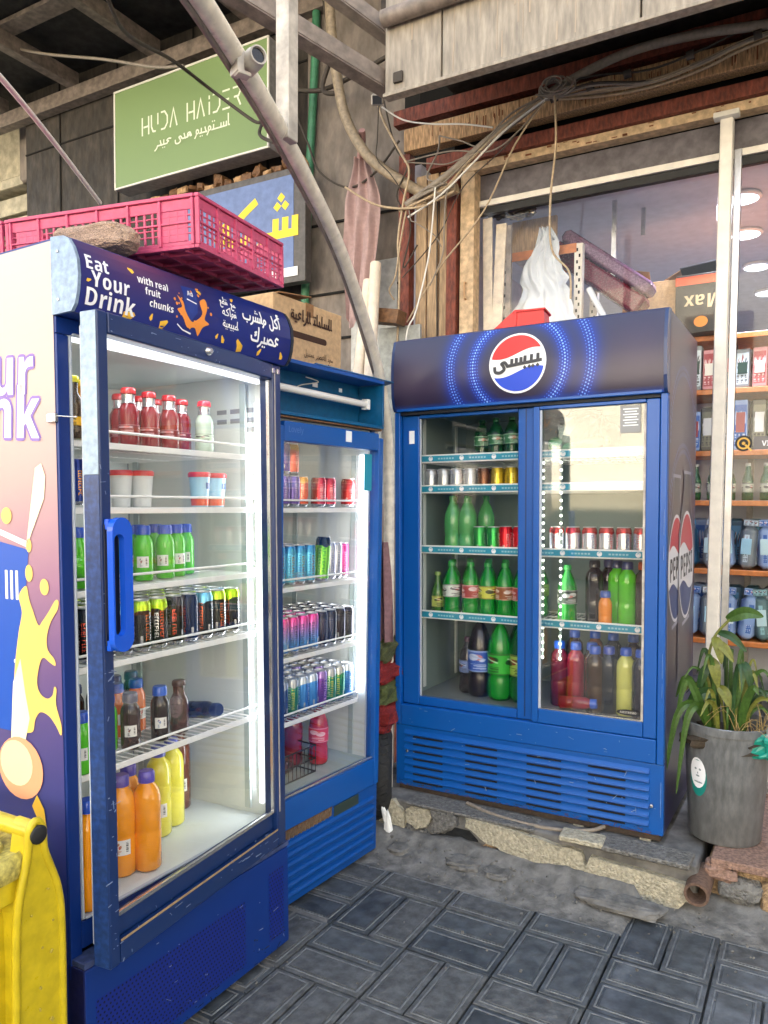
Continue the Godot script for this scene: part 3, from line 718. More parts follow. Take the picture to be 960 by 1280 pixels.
func shop_inside() -> void:
	var r := thing("shop_room", "lit shop interior with pale walls seen through the window", "room")
	var q := func(nm: String, c: Vector3, d: Vector3, m: Material) -> MeshInstance3D:
		var b := MB.new(); b.box(c, d); return part(nm, b, m, r)
	q.call("floor", V(0.8, 0.15, -5.8), V(5.4, 0.1, 4.4), M.shop_floor)
	q.call("ceiling", V(0.8, 3.0, -5.85), V(5.4, 0.1, 4.3), M.shop_ceiling)
	q.call("back_wall", V(0.8, 1.6, -8.05), V(5.6, 3.2, 0.1), M.shop_wall)
	q.call("side_wall", V(-1.95, 1.6, -5.9), V(0.1, 3.2, 4.4), M.shop_wall)
	q.call("side_wall", V(3.5, 1.6, -5.9), V(0.1, 3.2, 4.4), M.shop_wall)
	q.call("ceiling_batten", V(-0.86, 2.92, -4.2), V(0.02, 0.22, 0.02), M.alu)
	q.call("ceiling_pole", V(-0.96, 2.72, -4.0), V(0.022, 0.44, 0.022), M.alu)
	var spots := [V(-0.40, 2.94, -4.26), V(-0.43, 2.94, -4.82), V(-0.42, 2.94, -5.5), V(-0.40, 2.94, -6.2)]
	var nm := ["nearest the window glass", "second from the window glass", "third from the window glass", "farthest from the window glass"]
	for i in 4:
		var o := thing("ceiling_lamp", "round lit LED ceiling lamp inside the shop, " + nm[i], "lamp", Transform3D(Basis(), spots[i]), "round lamps on the shop ceiling")
		var rim := MB.new(); rim.lathe([Vector2(0.0, 0.008), Vector2(0.085, 0.008), Vector2(0.09, -0.004), Vector2(0.082, -0.012), Vector2(0.074, -0.012)], 24); part("rim", rim, M.white, o)
		var dsk := MB.new(); dsk.lathe([Vector2(0.074, -0.013), Vector2(0.06, -0.018), Vector2(0.0, -0.02)], 24); part("lamp_disc", dsk, M.lamp, o)
		var li := SpotLight3D.new(); li.name = "lamp_light"; li.light_color = Color(0.86, 0.9, 1.0); li.light_energy = 1.0; li.light_size = 0.07; li.spot_angle = 80; li.spot_range = 8; li.shadow_enabled = true
		li.position = V(0, -0.03, 0); li.rotation_degrees = V(-90, 0, 0); o.add_child(li)
	# shelving with goods, right of the double cooler
	var sh := thing("goods_shelving", "shop shelving with orange board edges behind the window, right of the double cooler", "shelf")
	var ys := [0.71, 1.08, 1.44, 1.70, 2.02, 2.30]
	for y in ys:
		var b := MB.new(); b.box(V(0.15, y - 0.014, -4.55), V(1.9, 0.028, 0.36), 0.003); part("shelf_board", b, M.shelf_orange, sh)
	for x in [-0.79, -0.36, 1.08]:
		var b := MB.new(); b.box(V(x, 1.25, -4.74), V(0.03, 2.1, 0.03)); part("upright", b, M.steel_white, sh)
	var bb := MB.new(); bb.box(V(0.15, 1.25, -4.765), V(1.9, 2.1, 0.014)); part("back_panel", bb, mat(col(196, 198, 206), 0.7), sh)
	var cols := [col(66, 140, 196), col(120, 190, 214), col(210, 224, 230), col(52, 100, 176), col(150, 196, 200)]
	# soft packs
	for ly in [[1.08, 0.27], [0.71, 0.28]]:
		for i in 12:
			var w := rng.randf_range(0.07, 0.092)
			var b := MB.new()
			b.box(V(0, ly[1] * 0.42, 0), V(w, ly[1] * 0.84, 0.10), 0.03)
			b.box(V(0, ly[1] * 0.90, 0), V(w * 0.9, ly[1] * 0.14, 0.012), 0.004)
			var bsrot := Basis(Vector3.UP, rng.randf_range(-0.25, 0.25)) * Basis(V(0, 0, 1), rng.randf_range(-0.12, 0.12))
			for zz in 1:
				var b3 := MB.new(); b3.box(V(0, ly[1] * 0.5, 0), V(0.086, ly[1] * 0.94, 0.09), 0.02)
				solo("soft_pack", b3, label_print(cols[(i + 2) % 5]), "soft pack, %s from the double cooler in the back row of the %s shop shelf" % [ORD[i], "lower" if ly[0] > 1.0 else "lowest"], "pack", "soft packs in the back row of the shop shelving", Transform3D(Basis(), V(-0.68 + i * 0.09, ly[0] + 0.002, -4.60)))
			var o := solo("soft_pack", b, label_print(cols[rng.randi() % 5]), "blue and white soft pack, %s from the double cooler on the %s shop shelf" % [ORD[i], "lower" if ly[0] > 1.0 else "lowest"], "pack", "soft packs on the shop shelving", Transform3D(bsrot, V(-0.70 + i * 0.09, ly[0] + 0.002, -4.43)))
			var lb := MB.new(); lb.box(V(0, ly[1] * 0.45, 0.0515), V(w * 0.6, ly[1] * 0.3, 0.003), 0.001); part("printed_label", lb, mat(cols[rng.randi() % 5].lightened(0.4), 0.3), o)
	# bottles and boxes higher up
	for i in 9:
		bottle("shelf_bottle", "green glass bottle, %s from the double cooler on the shop shelving" % ORD[i], "bottle", "green bottles on the shop shelving", Transform3D(Basis(), V(-0.69 + i * 0.085, 1.442, -4.44)), "beer", col(30, 96, 52), col(200, 200, 190), col(190, 196, 180))
	for i in 11:
		var hh := rng.randf_range(0.20, 0.27)
		var b := MB.new(); b.box(V(0, hh / 2, 0), V(0.068, hh, 0.1), 0.006)
		var o := solo("carton", b, label_print([col(58, 70, 66), col(52, 100, 176), col(120, 118, 96)][i % 3]), "small dark printed carton, %s from the double cooler on the middle shop shelf" % ORD[i], "carton", "cartons on the middle shop shelf", Transform3D(Basis(Vector3.UP, rng.randf_range(-0.2, 0.2)), V(-0.70 + i * 0.078, 1.702, -4.44)))
		var lb := MB.new(); lb.box(V(0, hh * 0.55, 0.0515), V(0.042, hh * 0.4, 0.003), 0.001); part("printed_label", lb, mat([col(206, 196, 170), col(160, 50, 50), col(220, 220, 214)][i % 3], 0.4), o)
	for i in 11:
		var hh := rng.randf_range(0.17, 0.24)
		var b := MB.new(); b.box(V(0, hh / 2, 0), V(0.07, hh, 0.1), 0.006)
		var o := solo("tea_box", b, label_print([col(58, 70, 66), col(210, 224, 230), col(168, 48, 60)][i % 3]), "colourful printed box, %s from the double cooler on the upper shop shelf" % ORD[i], "box", "boxes on the upper shop shelf", Transform3D(Basis(Vector3.UP, rng.randf_range(-0.2, 0.2)), V(-0.70 + i * 0.08, 2.022, -4.44)))
		var lb := MB.new(); lb.box(V(0, hh * 0.5, 0.0515), V(0.046, hh * 0.3, 0.003), 0.001); part("printed_label", lb, mat([col(190, 40, 46), col(40, 70, 60), col(240, 236, 226)][i % 3], 0.4), o)
	for i in 5:
		var b := MB.new(); b.box(V(0, 0.15, 0), V(0.2, 0.3, 0.2), 0.01)
		solo("storage_tub", b, mat(col(120, 116, 124), 0.4, 0, 0.3, 5.0), "grey plastic tub under the shop shelving, %s from the double cooler" % ORD[i], "tub", "grey tubs under the shop shelving", Transform3D(Basis(), V(-0.62 + i * 0.26, 0.2, -4.5)))
	# boxes on top of the shelving
	var cb := thing("cardboard_carton", "brown cardboard carton with open flap on top of the shop shelving", "box", Transform3D(Basis(Vector3.UP, 0.06), V(-0.845, 2.302, -4.42)))
	var b1 := MB.new(); b1.box(V(0, 0.145, 0), V(0.28, 0.29, 0.26), 0.004); part("carton_body", b1, M.card, cb)
	var fl := MB.new(); fl.box(V(-0.10, 0.33, 0.06), V(0.2, 0.004, 0.13), 0, Basis(V(1, 0, 0), -0.6) * Basis(V(0, 0, 1), -0.3)); part("flap", fl, M.card_dark, cb)
	var fl2 := MB.new(); fl2.box(V(0.12, 0.32, 0.02), V(0.12, 0.004, 0.2), 0, Basis(V(0, 0, 1), 0.5)); part("flap", fl2, M.card_dark, cb)
	var pr := MB.new(); pr.flat(disc(0.02, 0.10, 0.09, 0.045), func(u, v, l): return V(u, v, 0.1312 + l)); part("print", pr, mat(col(214, 140, 84), 0.8), cb)
	var mx := thing("black_carton", "black carton with orange top band and upside down lettering on the shop shelving", "box", Transform3D(Basis(Vector3.UP, -0.04), V(-0.575, 2.302, -4.40)))
	var b2 := MB.new(); b2.box(V(0, 0.15, 0), V(0.255, 0.30, 0.24), 0.004); part("carton_body", b2, mat(col(62, 58, 50), 0.6, 0, 0.2, 6.0), mx)
	var ob := MB.new(); ob.box(V(0, 0.268, 0.1205), V(0.256, 0.042, 0.003)); part("orange_band", ob, mat(col(226, 84, 40), 0.5), mx)
	var mt := MB.new(); mt.text("Max", 0.068, Vector2(0.01, 0.16), func(u, v, l): return V(u, v, 0.1212 + l), true, 0.0, PI); part("lettering", mt, mat(col(222, 196, 150), 0.5), mx)
	var dt := MB.new(); dt.flat(disc(0.0, 0.055, 0.034, 0.028), func(u, v, l): return V(u, v, 0.1212 + l)); part("print", dt, M.print_orange, mx)
	var fl3 := MB.new(); fl3.box(V(0, 0.325, 0.02), V(0.22, 0.004, 0.2), 0, Basis(V(1, 0, 0), -0.25) * Basis(V(0, 0, 1), 0.12)); part("flap", fl3, M.black, mx)
	# perforated rack behind the glass above the double cooler
	var rk := thing("slotted_rack", "slotted angle rack with white perforated post and orange bars behind the glass", "rack")
	for p in [[-1.10, -3.86], [-1.48, -3.86], [-1.10, -4.16], [-1.48, -4.16]]:
		var u := MB.new(); u.box(V(p[0], 1.46, p[1]), V(0.04, 2.5, 0.005)); u.box(V(p[0] + 0.018, 1.46, p[1] - 0.018), V(0.005, 2.5, 0.034)); var pst := part("post", u, M.white_paint, rk)
		var hl := MB.new()
		for k in 22: hl.box(V(p[0] - 0.006 + 0.012 * (k % 2), 2.68 - k * 0.03, p[1] + 0.0028), V(0.009, 0.016, 0.0012))
		tag(part("slot", hl, M.dark_gap, pst), "", "", "", "stuff")
	for y in [2.69, 2.28, 1.8]:
		for z in [-3.855, -4.165]:
			var u := MB.new(); u.box(V(-1.29, y, z), V(0.36, 0.045, 0.004)); part("orange_bar", u, M.shelf_orange, rk)
		var u2 := MB.new(); u2.box(V(-1.29, y + 0.02, -4.01), V(0.38, 0.006, 0.30)); part("deck", u2, M.steel_white, rk)
	# crumpled white sheet hanging over the rack
	var nz := FastNoiseLite.new(); nz.seed = 12; nz.frequency = 1.0
	var cl := MB.new()
	var SH := func(i: int, j: int) -> Vector3:
		var a := float(i) / 20.0; var k := float(j) / 14.0
		var wd := lerpf(0.03, 0.13, k * 1.9) if k < 0.52 else lerpf(0.10, 0.20, (k - 0.52) * 2.1)
		wd *= 1.0 + 0.10 * nz.get_noise_2d(k * 9.0, a * 3.0)
		return V(-1.26 + (a - 0.5) * 2.0 * wd + 0.015 * sin(k * 12.0), 2.80 - 0.52 * k, -3.80 + 0.03 * nz.get_noise_2d(a * 6.0, k * 3.0) * 2.0 - 0.03 * absf(a - 0.5) + 0.03 * k)
	cl.grid(SH, 20, 14)
	solo("plastic_sheet", cl, mat(col(226, 232, 240), 0.35), "crumpled white plastic sheet hanging over the slotted rack behind the glass", "plastic sheet")
	var hb := thing("wrapped_roll", "long maroon wrapped package leaning behind the shop glass beside the white sheet", "package", Transform3D(Basis(V(0, 0, 1), -0.66), V(-1.03, 2.60, -4.05)))
	var h1 := MB.new(); h1.box(V(0, -0.03, 0), V(0.58, 0.10, 0.16), 0.02); part("package_body", h1, mat(col(120, 34, 58), 0.3, 0, 0.4, 9.0), hb)
	var h2 := MB.new(); h2.box(V(0.0, 0.055, 0.01), V(0.56, 0.07, 0.14), 0.02); part("clear_wrap", h2, mat(col(150, 110, 140), 0.15, 0, 0.6, 12.0), hb)
	var pb := MB.new(); pb.box(V(-1.35, 2.79, -3.92), V(0.24, 0.2, 0.02), 0.003); solo("cream_board", pb, M.ply, "cream board propped on top of the slotted rack behind the glass", "board")
	var cr2 := MB.new(); cr2.rock(V(-1.36, 2.9, -3.74), V(0.07, 0.05, 0.03), 41, 0.5, 3); solo("glitter_bundle", cr2, mat(col(170, 160, 140), 0.2, 0.6, 0.6, 20.0), "crumpled grey foil bundle under the window head", "foil bundle")
	var bag := MB.new(); bag.rock(V(-1.45, 2.885, -3.72), V(0.06, 0.035, 0.03), 42, 0.4, 3); solo("dark_bag", bag, mat(col(44, 36, 32), 0.5), "dark knotted bag stuffed under the window head by the planks", "bag")
	# white planks leaning behind the glass
	var pl := [[-1.512, 2.60, 0.05, 0.02, "wide white plank leaning nearest the cream frame behind the glass"], [-1.45, 2.56, 0.055, -0.035, "wide white plank tilted beside the slotted rack behind the glass"]]
	for p in pl:
		var b := MB.new(); b.box(V(0, -0.7, 0), V(p[2], 1.9, 0.012), 0.002)
		solo("white_plank", b, M.plank, p[4], "plank", "white planks leaning behind the glass", Transform3D(Basis(V(0, 0, 1), p[3]), V(p[0], p[1], -3.69)))
	var sl := MB.new(); sl.box(V(-1.405, 1.6, -3.70), V(0.03, 2.4, 0.012), 0.002); solo("grey_strip", sl, M.steel_grey, "narrow grey strip standing behind the glass next to the planks", "strip")

func tubeq(P: Array, r: float, sm := true, sg := 8) -> MB:
	var b := MB.new(); b.tube(spline(P) if sm else P, r, sg); return b

func awning_frame() -> void:
	# bent awning pole
	var pole := thing("awning_pole", "long bent cream steel pole slanting down between the coolers", "pole")
	part("pipe", tubeq([V(-1.038, 2.39, -1.02), V(-1.101, 2.404, -1.178), V(-1.178, 2.408, -1.383), V(-1.243, 2.385, -1.593), V(-1.318, 2.345, -1.83), V(-1.407, 2.265, -2.131), V(-1.491, 2.145, -2.405), V(-1.563, 1.951, -2.674), V(-1.598, 1.75, -2.81), V(-1.621, 1.513, -2.88), V(-1.628, 0.9, -2.9), V(-1.628, 0.02, -2.9)], 0.024, true, 14), M.pole, pole)
	part("seam_strip", tubeq([V(-1.053, 2.37, -1.0), V(-1.118, 2.382, -1.178), V(-1.194, 2.386, -1.383), V(-1.259, 2.363, -1.593), V(-1.334, 2.323, -1.83), V(-1.422, 2.243, -2.131), V(-1.505, 2.123, -2.405), V(-1.576, 1.93, -2.674)], 0.008, true, 6), M.steel_grey, pole)
	var vp := thing("white_upright", "white square steel tube hanging down to the bent pole", "post")
	var b := MB.new(); b.box(V(-1.252, 2.83, -1.665), V(0.044, 0.95, 0.044), 0.004); part("square_tube", b, M.steel_white, vp)
	var arms := [[V(-1.70, 3.22, -3.0), V(-2.02, 3.33, -2.15), "lower grey square arm running from the fascia to upper left", 0.068], [V(-1.68, 3.425, -3.0), V(-2.05, 3.66, -2.35), "upper grey hollow square arm ending beside the fascia", 0.06]]
	for a in arms:
		var d: Vector3 = (a[0] - a[1])
		var o := thing("square_beam", a[2], "beam", Transform3D(Basis.looking_at(-d.normalized()), (a[0] + a[1]) / 2), "grey square arms of the awning")
		var h: float = a[3] / 2
		var L := d.length()
		var q := MB.new()
		q.box(V(0, h, 0), V(a[3], 0.006, L)); q.box(V(0, -h, 0), V(a[3], 0.006, L)); q.box(V(h, 0, 0), V(0.006, a[3] - 0.007, L)); q.box(V(-h, 0, 0), V(0.006, a[3] - 0.007, L))
		part("square_tube", q, M.steel_grey, o)
		var e := MB.new(); e.box(V(0, 0, L / 2 - 0.08), V(a[3] - 0.013, a[3] - 0.013, 0.003)); part("tube_inside", e, M.dark_gap, o)
	# security camera
	var c := thing("security_camera", "small cream bullet security camera clamped on the bent pole", "camera", Transform3D(Basis(Vector3.UP, 1.15).scaled(V(0.66, 0.66, 0.66)), V(-1.142, 2.398, -1.39)))
	var body := MB.new(); body.lathe([Vector2(0, -0.05), Vector2(0.03, -0.05), Vector2(0.035, -0.045), Vector2(0.035, 0.025), Vector2(0.031, 0.03), Vector2(0.031, 0.05), Vector2(0.026, 0.05), Vector2(0.024, 0.04)], 20, Transform3D(Basis(V(1, 0, 0), PI / 2), V(0, 0, 0))); part("camera_body", body, M.steel_white, c)
	var lens := MB.new(); lens.lathe([Vector2(0.026, 0.041), Vector2(0, 0.041)], 20, Transform3D(Basis(V(1, 0, 0), PI / 2), V(0, 0, 0))); part("lens", lens, mat(col(24, 16, 14), 0.15), c)
	var br := MB.new(); br.box(V(-0.045, -0.015, -0.02), V(0.03, 0.075, 0.06), 0.005); br.box(V(-0.03, -0.05, -0.01), V(0.05, 0.015, 0.04), 0.004); part("clamp", br, M.steel_white, c)
	var c2 := thing("small_floodlight", "small pale box fitting hanging below the fascia corner", "fitting", Transform3D(Basis(V(0, 1, 0), 0.5) * Basis(V(1, 0, 0), 0.5), V(-1.95, 3.375, -3.32)))
	var cb := MB.new(); cb.box(V(0, 0, 0), V(0.06, 0.05, 0.07), 0.008); part("housing", cb, M.steel_white, c2)
	var cf := MB.new(); cf.box(V(0, 0, 0.036), V(0.045, 0.036, 0.004)); part("front_glass", cf, M.seal_dark, c2)
	# green pipe, conduit and cables
	solo("green_pipe", tubeq([V(-2.60, 4.4, -3.74), V(-2.61, 4.0, -3.74), V(-2.655, 3.2, -3.74), V(-2.68, 2.5, -3.74), V(-2.68, 1.5, -3.74)], 0.024, true, 12), mat(col(70, 136, 100), 0.5, 0, 0.3, 3.0), "green plastic water pipe running down the grey pier", "pipe")
	solo("curved_conduit", tubeq([V(-2.36, 4.2, -3.5), V(-2.34, 3.90, -3.5), V(-2.30, 3.64, -3.5), V(-2.24, 3.42, -3.5), V(-2.11, 3.21, -3.5), V(-1.92, 3.05, -3.5), V(-1.74, 2.94, -3.5), V(-1.60, 2.95, -3.5)], 0.027, true, 12), mat(col(176, 156, 128), 0.55, 0, 0.45, 4.0), "thick tan conduit curving from the ceiling to the window frame", "conduit")
	solo("cable_bundle", tubeq([V(-1.86, 2.90, -3.46), V(-1.64, 3.00, -3.46), V(-1.43, 3.12, -3.46), V(-1.28, 3.19, -3.46), V(-1.12, 3.26, -3.45), V(-0.94, 3.315, -3.45), V(-0.74, 3.345, -3.45), V(-0.49, 3.335, -3.45), V(-0.24, 3.30, -3.45), V(0.5, 3.2, -3.45)], 0.019, true, 10), M.cable_grey, "thick grey cable bundle rising across the rusty beams", "cable")
	var cs := [
		[[V(-1.14, 3.255, -3.5), V(-0.88, 3.21, -3.5), V(-0.68, 3.20, -3.5), V(-0.49, 3.22, -3.5), V(-0.25, 3.27, -3.5), V(0.4, 3.3, -3.5)], 0.007, M.cable_tan, "tan cable sagging along the rusty beam, the lowest of the run"],
		[[V(-1.13, 3.262, -3.5), V(-0.90, 3.228, -3.49), V(-0.69, 3.212, -3.49), V(-0.49, 3.236, -3.49), V(-0.25, 3.282, -3.49), V(0.4, 3.31, -3.5)], 0.006, M.cable_tan, "tan cable sagging along the rusty beam, just above the lowest"],
		[[V(-1.12, 3.27, -3.51), V(-0.97, 3.235, -3.51), V(-0.78, 3.235, -3.51), V(-0.59, 3.242, -3.51), V(-0.25, 3.297, -3.51), V(0.4, 3.33, -3.5)], 0.005, M.cable_grey, "thin grey cable sagging along the rusty beam over the tan pair"],
		[[V(-1.11, 3.255, -3.44), V(-1.32, 3.16, -3.44), V(-1.52, 3.03, -3.44), V(-1.65, 2.93, -3.44), V(-1.9, 2.88, -3.46)], 0.007, M.cable_tan, "tan cable dropping beside the thick bundle to the red post"],
		[[V(-1.12, 3.235, -3.43), V(-1.33, 3.135, -3.43), V(-1.5, 3.01, -3.43), V(-1.66, 2.9, -3.43), V(-1.85, 2.84, -3.46)], 0.005, M.cable_white, "pale cable under the thick bundle ending at the red post"],
		[[V(-1.09, 3.22, -3.40), V(-1.08, 3.01, -3.40), V(-1.10, 2.77, -3.40), V(-1.09, 2.55, -3.40), V(-1.01, 2.44, -3.40), V(-1.00, 2.32, -3.40)], 0.005, M.cable_tan, "thin tan wire hanging down in front of the window"],
		[[V(-2.04, 3.49, -3.45), V(-1.99, 3.34, -3.45), V(-1.89, 3.16, -3.45), V(-1.84, 3.06, -3.45), V(-1.87, 2.92, -3.45), V(-1.90, 2.73, -3.45), V(-1.89, 2.57, -3.45), V(-1.9, 2.2, -3.45)], 0.006, M.cable_tan, "tan wire looping down the dark recess beside the red post"],
		[[V(-2.0, 3.45, -3.47), V(-1.93, 3.2, -3.47), V(-1.86, 3.1, -3.47), V(-1.92, 2.96, -3.47), V(-1.84, 2.8, -3.47), V(-1.88, 2.6, -3.47), V(-1.80, 2.7, -3.47)], 0.004, M.cable_dark, "thin dark wire tangled in the recess beside the red post"],
		[[V(-1.97, 3.38, -3.4), V(-1.86, 3.3, -3.42), V(-1.72, 3.26, -3.45), V(-1.55, 3.22, -3.45), V(-1.40, 3.17, -3.45)], 0.004, M.cable_white, "pale wire from the fascia corner to the beam"],
		[[V(-1.67, 2.93, -3.40), V(-1.69, 2.7, -3.40), V(-1.71, 2.57, -3.40), V(-1.77, 2.35, -3.40), V(-1.82, 2.24, -3.40), V(-1.83, 1.9, -3.40)], 0.004, M.cable_white, "pale wire hanging straight in front of the plywood strips"],
		[[V(-1.73, 2.95, -3.55), V(-1.735, 2.6, -3.56), V(-1.73, 2.2, -3.56), V(-1.73, 1.5, -3.56)], 0.004, M.cable_dark, "dark wire running down the plywood strips"],
		[[V(-4.9, 4.44, -3.30), V(-4.72, 4.38, -3.30), V(-4.36, 4.24, -3.30), V(-3.85, 4.07, -3.30), V(-3.42, 3.91, -3.30), V(-3.2, 3.86, -3.30)], 0.009, M.cable_grey, "grey cable drooping under the canopy beams to the green sign"],
		[[V(-2.45, 3.55, -2.0), V(-2.54, 3.41, -2.20), V(-2.76, 3.49, -2.50), V(-2.89, 3.61, -2.90), V(-2.95, 3.64, -3.25), V(-2.70, 3.44, -3.30), V(-2.6, 3.4, -3.25), V(-2.58, 3.3, -3.2), V(-2.4, 3.18, -3.1), V(-2.32, 3.12, -3.00)], 0.009, M.cable_dark, "dark sagging cable crossing in front of the green sign"],
		[[V(-2.69, 3.74, -3.6), V(-2.48, 3.68, -3.6), V(-2.27, 3.70, -3.6), V(-2.0, 3.72, -3.55)], 0.012, M.cable_dark, "dark cable crossing the green pipe"],
		[[V(-2.67, 3.64, -3.6), V(-2.56, 3.41, -3.6), V(-2.48, 3.24, -3.6), V(-2.29, 3.12, -3.6), V(-2.12, 3.17, -3.6), V(-1.98, 3.3, -3.6)], 0.006, M.cable_dark, "thin dark cable slung below the conduit on the pier"],
		[[V(-2.45, 4.3, -3.55), V(-2.40, 4.0, -3.55), V(-2.36, 3.85, -3.55), V(-2.43, 3.65, -3.55), V(-2.3, 3.6, -3.55)], 0.012, M.cable_dark, "dark cable hanging beside the top of the conduit"],
		[[V(-2.21, 3.05, -3.44), V(-2.01, 2.92, -3.44), V(-1.78, 2.87, -3.44), V(-1.59, 2.91, -3.44)], 0.006, M.cable_tan, "tan cable looped under the curved conduit"],
	]
	for c3 in cs: solo("cable", tubeq(c3[0], c3[1], true, 6), c3[2], c3[3], "cable", "cables over the shop front")
	var heads := [V(-1.12, 3.25, -3.44), V(-1.62, 2.95, -3.45), V(-1.85, 2.92, -3.46), V(-2.0, 3.42, -3.42), V(-1.88, 3.12, -3.47), V(-1.7, 3.22, -3.5)]
	for k in 14:
		var a: Vector3 = heads[rng.randi() % 3]; var b2: Vector3 = heads[2 + rng.randi() % 4]
		if k % 3 == 0: b2 = V(rng.randf_range(-1.92, -1.62), rng.randf_range(2.3, 2.75), -3.44)
		var m0 := (a + b2) / 2 + V(rng.randf_range(-0.1, 0.1), rng.randf_range(-0.14, 0.05), rng.randf_range(0.0, 0.04))
		solo("cable", tubeq([a, a.lerp(m0, 0.5) + V(0, rng.randf_range(-0.05, 0.05), 0.01), m0, m0.lerp(b2, 0.5) + V(rng.randf_range(-0.04, 0.04), rng.randf_range(-0.05, 0.03), 0), b2], rng.randf_range(0.0025, 0.0055), true, 6), [M.cable_tan, M.cable_grey, M.cable_dark, M.cable_grey][rng.randi() % 4], "loose thin wire in the tangle beside the upper window corner", "cable", "loose wires tangled beside the window corner")
	for k in 6:
		var dy := rng.randf_range(-0.02, 0.05)
		solo("cable", tubeq([V(-1.12, 3.25 + dy, -3.46), V(-0.93, 3.24 + dy, -3.46 + 0.01 * k), V(-0.7, 3.215 + dy, -3.46), V(-0.49, 3.24 + dy, -3.46), V(-0.25, 3.285 + dy, -3.46), V(0.4, 3.3 + dy, -3.46)], rng.randf_range(0.003, 0.006), true, 6), [M.cable_tan, M.cable_grey, M.cable_dark][k % 3], "thin cable, %s from the wall in the sagging run along the rusty beam" % ORD[k], "cable", "thin cables sagging along the rusty beam")
	for k in 5:
		var p: float = [-1.12, -0.96, -0.80, -0.55, -0.3][k]
		var tb2 := MB.new(); tb2.tube([V(p, 3.225 + 0.01 * k, -3.44), V(p + 0.03, 3.228 + 0.01 * k, -3.44)], 0.018, 8); solo("cable_tape", tb2, M.cable_dark, "dark tape wound round the sagging cables, %s from the wire knot" % ORD[k], "tape", "tape bands on the cables")
	solo("pole_rod", tubeq([V(-1.80, 2.495, -1.13), V(-1.91, 2.52, -1.30), V(-2.23, 2.59, -1.70), V(-2.48, 2.57, -2.10)], 0.008, true, 8), M.cable_white, "taut white cord slanting down to the pink crates", "cord")
	# knot of wires on the beam
	var kn := MB.new()
	for k in 7:
		var a := rng.randf() * TAU
		var P := []
		for i in 9: P.append(V(-1.12 + 0.06 * cos(a + i * 0.8) + 0.008 * i, 3.25 + 0.035 * sin(a + i * 0.8), -3.43 + 0.01 * k))
		kn.tube(spline(P, 3), 0.004, 5)
	solo("wire_knot", kn, M.cable_grey, "knotted coil of grey wire tied where the cables meet", "cable")
	# folded mauve cloth
	var cl := MB.new()
	var W := 48; var Hn := 24
	var CF := func(i: int, j: int) -> Vector3:
		var a := float(i) / W; var k := float(j) / Hn
		var wd := lerpf(0.04, 0.105, smoothstep(0.0, 0.3, k)) * (1.0 - 0.3 * smoothstep(0.55, 1.0, k))
		return V(-2.215 + (a - 0.5) * 2.0 * wd + 0.012 * sin(k * 5.0), 3.27 - 0.85 * k - 0.06 * sin(a * 7.0) * k, -3.60 + 0.016 * sin(a * 17.0 + k * 3.5) + 0.010 * sin(a * 31.0 - k * 5.0 + sin(k * 9.0)) * k)
	cl.grid(CF, W, Hn)
	var clo := thing("hanging_cloth", "faded mauve cloth hanging folded from the conduit", "cloth")
	part("cloth", cl, mat(col(186, 156, 152), 0.95, 0, 0.2, 5.0), clo)
	part("tie", tubeq([V(-2.22, 3.26, -3.6), V(-2.18, 3.33, -3.56), V(-2.16, 3.36, -3.52)], 0.018, true, 7), mat(col(170, 132, 128), 0.95), clo)
	# signs
	var g := thing("green_sign", "flat green signboard with thin white latin and arabic lettering", "sign", Transform3D(Basis(), V(-3.43, 3.735, -3.62)))
	var gb := MB.new(); gb.box(V(0, 0, 0), V(1.26, 0.62, 0.12), 0.004); part("sign_box", gb, mat(col(158, 152, 150), 0.5, 0, 0.3, 3.0), g)
	var gf := MB.new(); gf.box(V(0, 0, 0.0625), V(1.238, 0.598, 0.004)); part("sign_face", gf, mat(col(122, 146, 92), 0.45), g)
	var tr := MB.new()
	for s in [-1.0, 1.0]:
		tr.box(V(0, s * 0.304, 0.063), V(1.26, 0.012, 0.012), 0.002); tr.box(V(s * 0.624, 0, 0.063), V(0.012, 0.594, 0.012), 0.002)
	part("sign_trim", tr, M.white_paint, g)
	var gm := func(u, v, l): return V(u, v, 0.0652 + l)
	var lt := MB.new()
	sign_latin(lt, gm); part("latin_lettering", lt, mat(col(226, 232, 206), 0.5), g)
	var ar := MB.new(); arabic(ar, "A S - t/2a w d t/2b w _ h d Y _ H t/2b d r", 0.031, Vector2(0.04, -0.115), 0.009, gm); part("arabic_lettering", ar, mat(col(226, 232, 206), 0.5), g)
	var bs := thing("blue_sign", "blue framed signboard with large yellow arabic lettering", "sign", Transform3D(Basis(), V(-3.10, 2.98, -3.62)))
	var b1 := MB.new(); b1.box(V(0, 0, 0), V(1.06, 0.64, 0.06), 0.004); part("sign_box", b1, mat(col(92, 86, 82), 0.5, 0, 0.3, 3.0), bs)
	var b2 := MB.new(); b2.box(V(-0.02, 0.0, 0.031), V(0.94, 0.56, 0.004)); part("sign_face", b2, mat(col(108, 128, 176), 0.4, 0, 0.2, 2.0), bs)
	var ba := MB.new(); arabic(ba, "S/3a r k hf/2a", 0.105, Vector2(0.165, -0.04), 0.045, func(u, v, l): return V(u, v, 0.0335 + l)); part("arabic_lettering", ba, mat(col(240, 208, 40), 0.45), bs)
	var pb := MB.new(); pb.box(V(0.2, -0.26, 0.034), V(0.56, 0.05, 0.004)); part("pale_band", pb, M.print_white, bs)
	# broken edging between the two signs
	var eg := thing("broken_soffit", "broken brown brick edging between the green and blue signs", "edging")
	for k in 16:
		var q := MB.new(); q.rock(V(-3.8 + k * 0.075, 3.355 + rng.randf_range(-0.02, 0.02), -3.70), V(rng.randf_range(0.03, 0.05), rng.randf_range(0.02, 0.045), 0.05), 70 + k, 0.3, 1); part("brick_chunk", q, M.wood if k % 3 else M.rust_tan, eg)

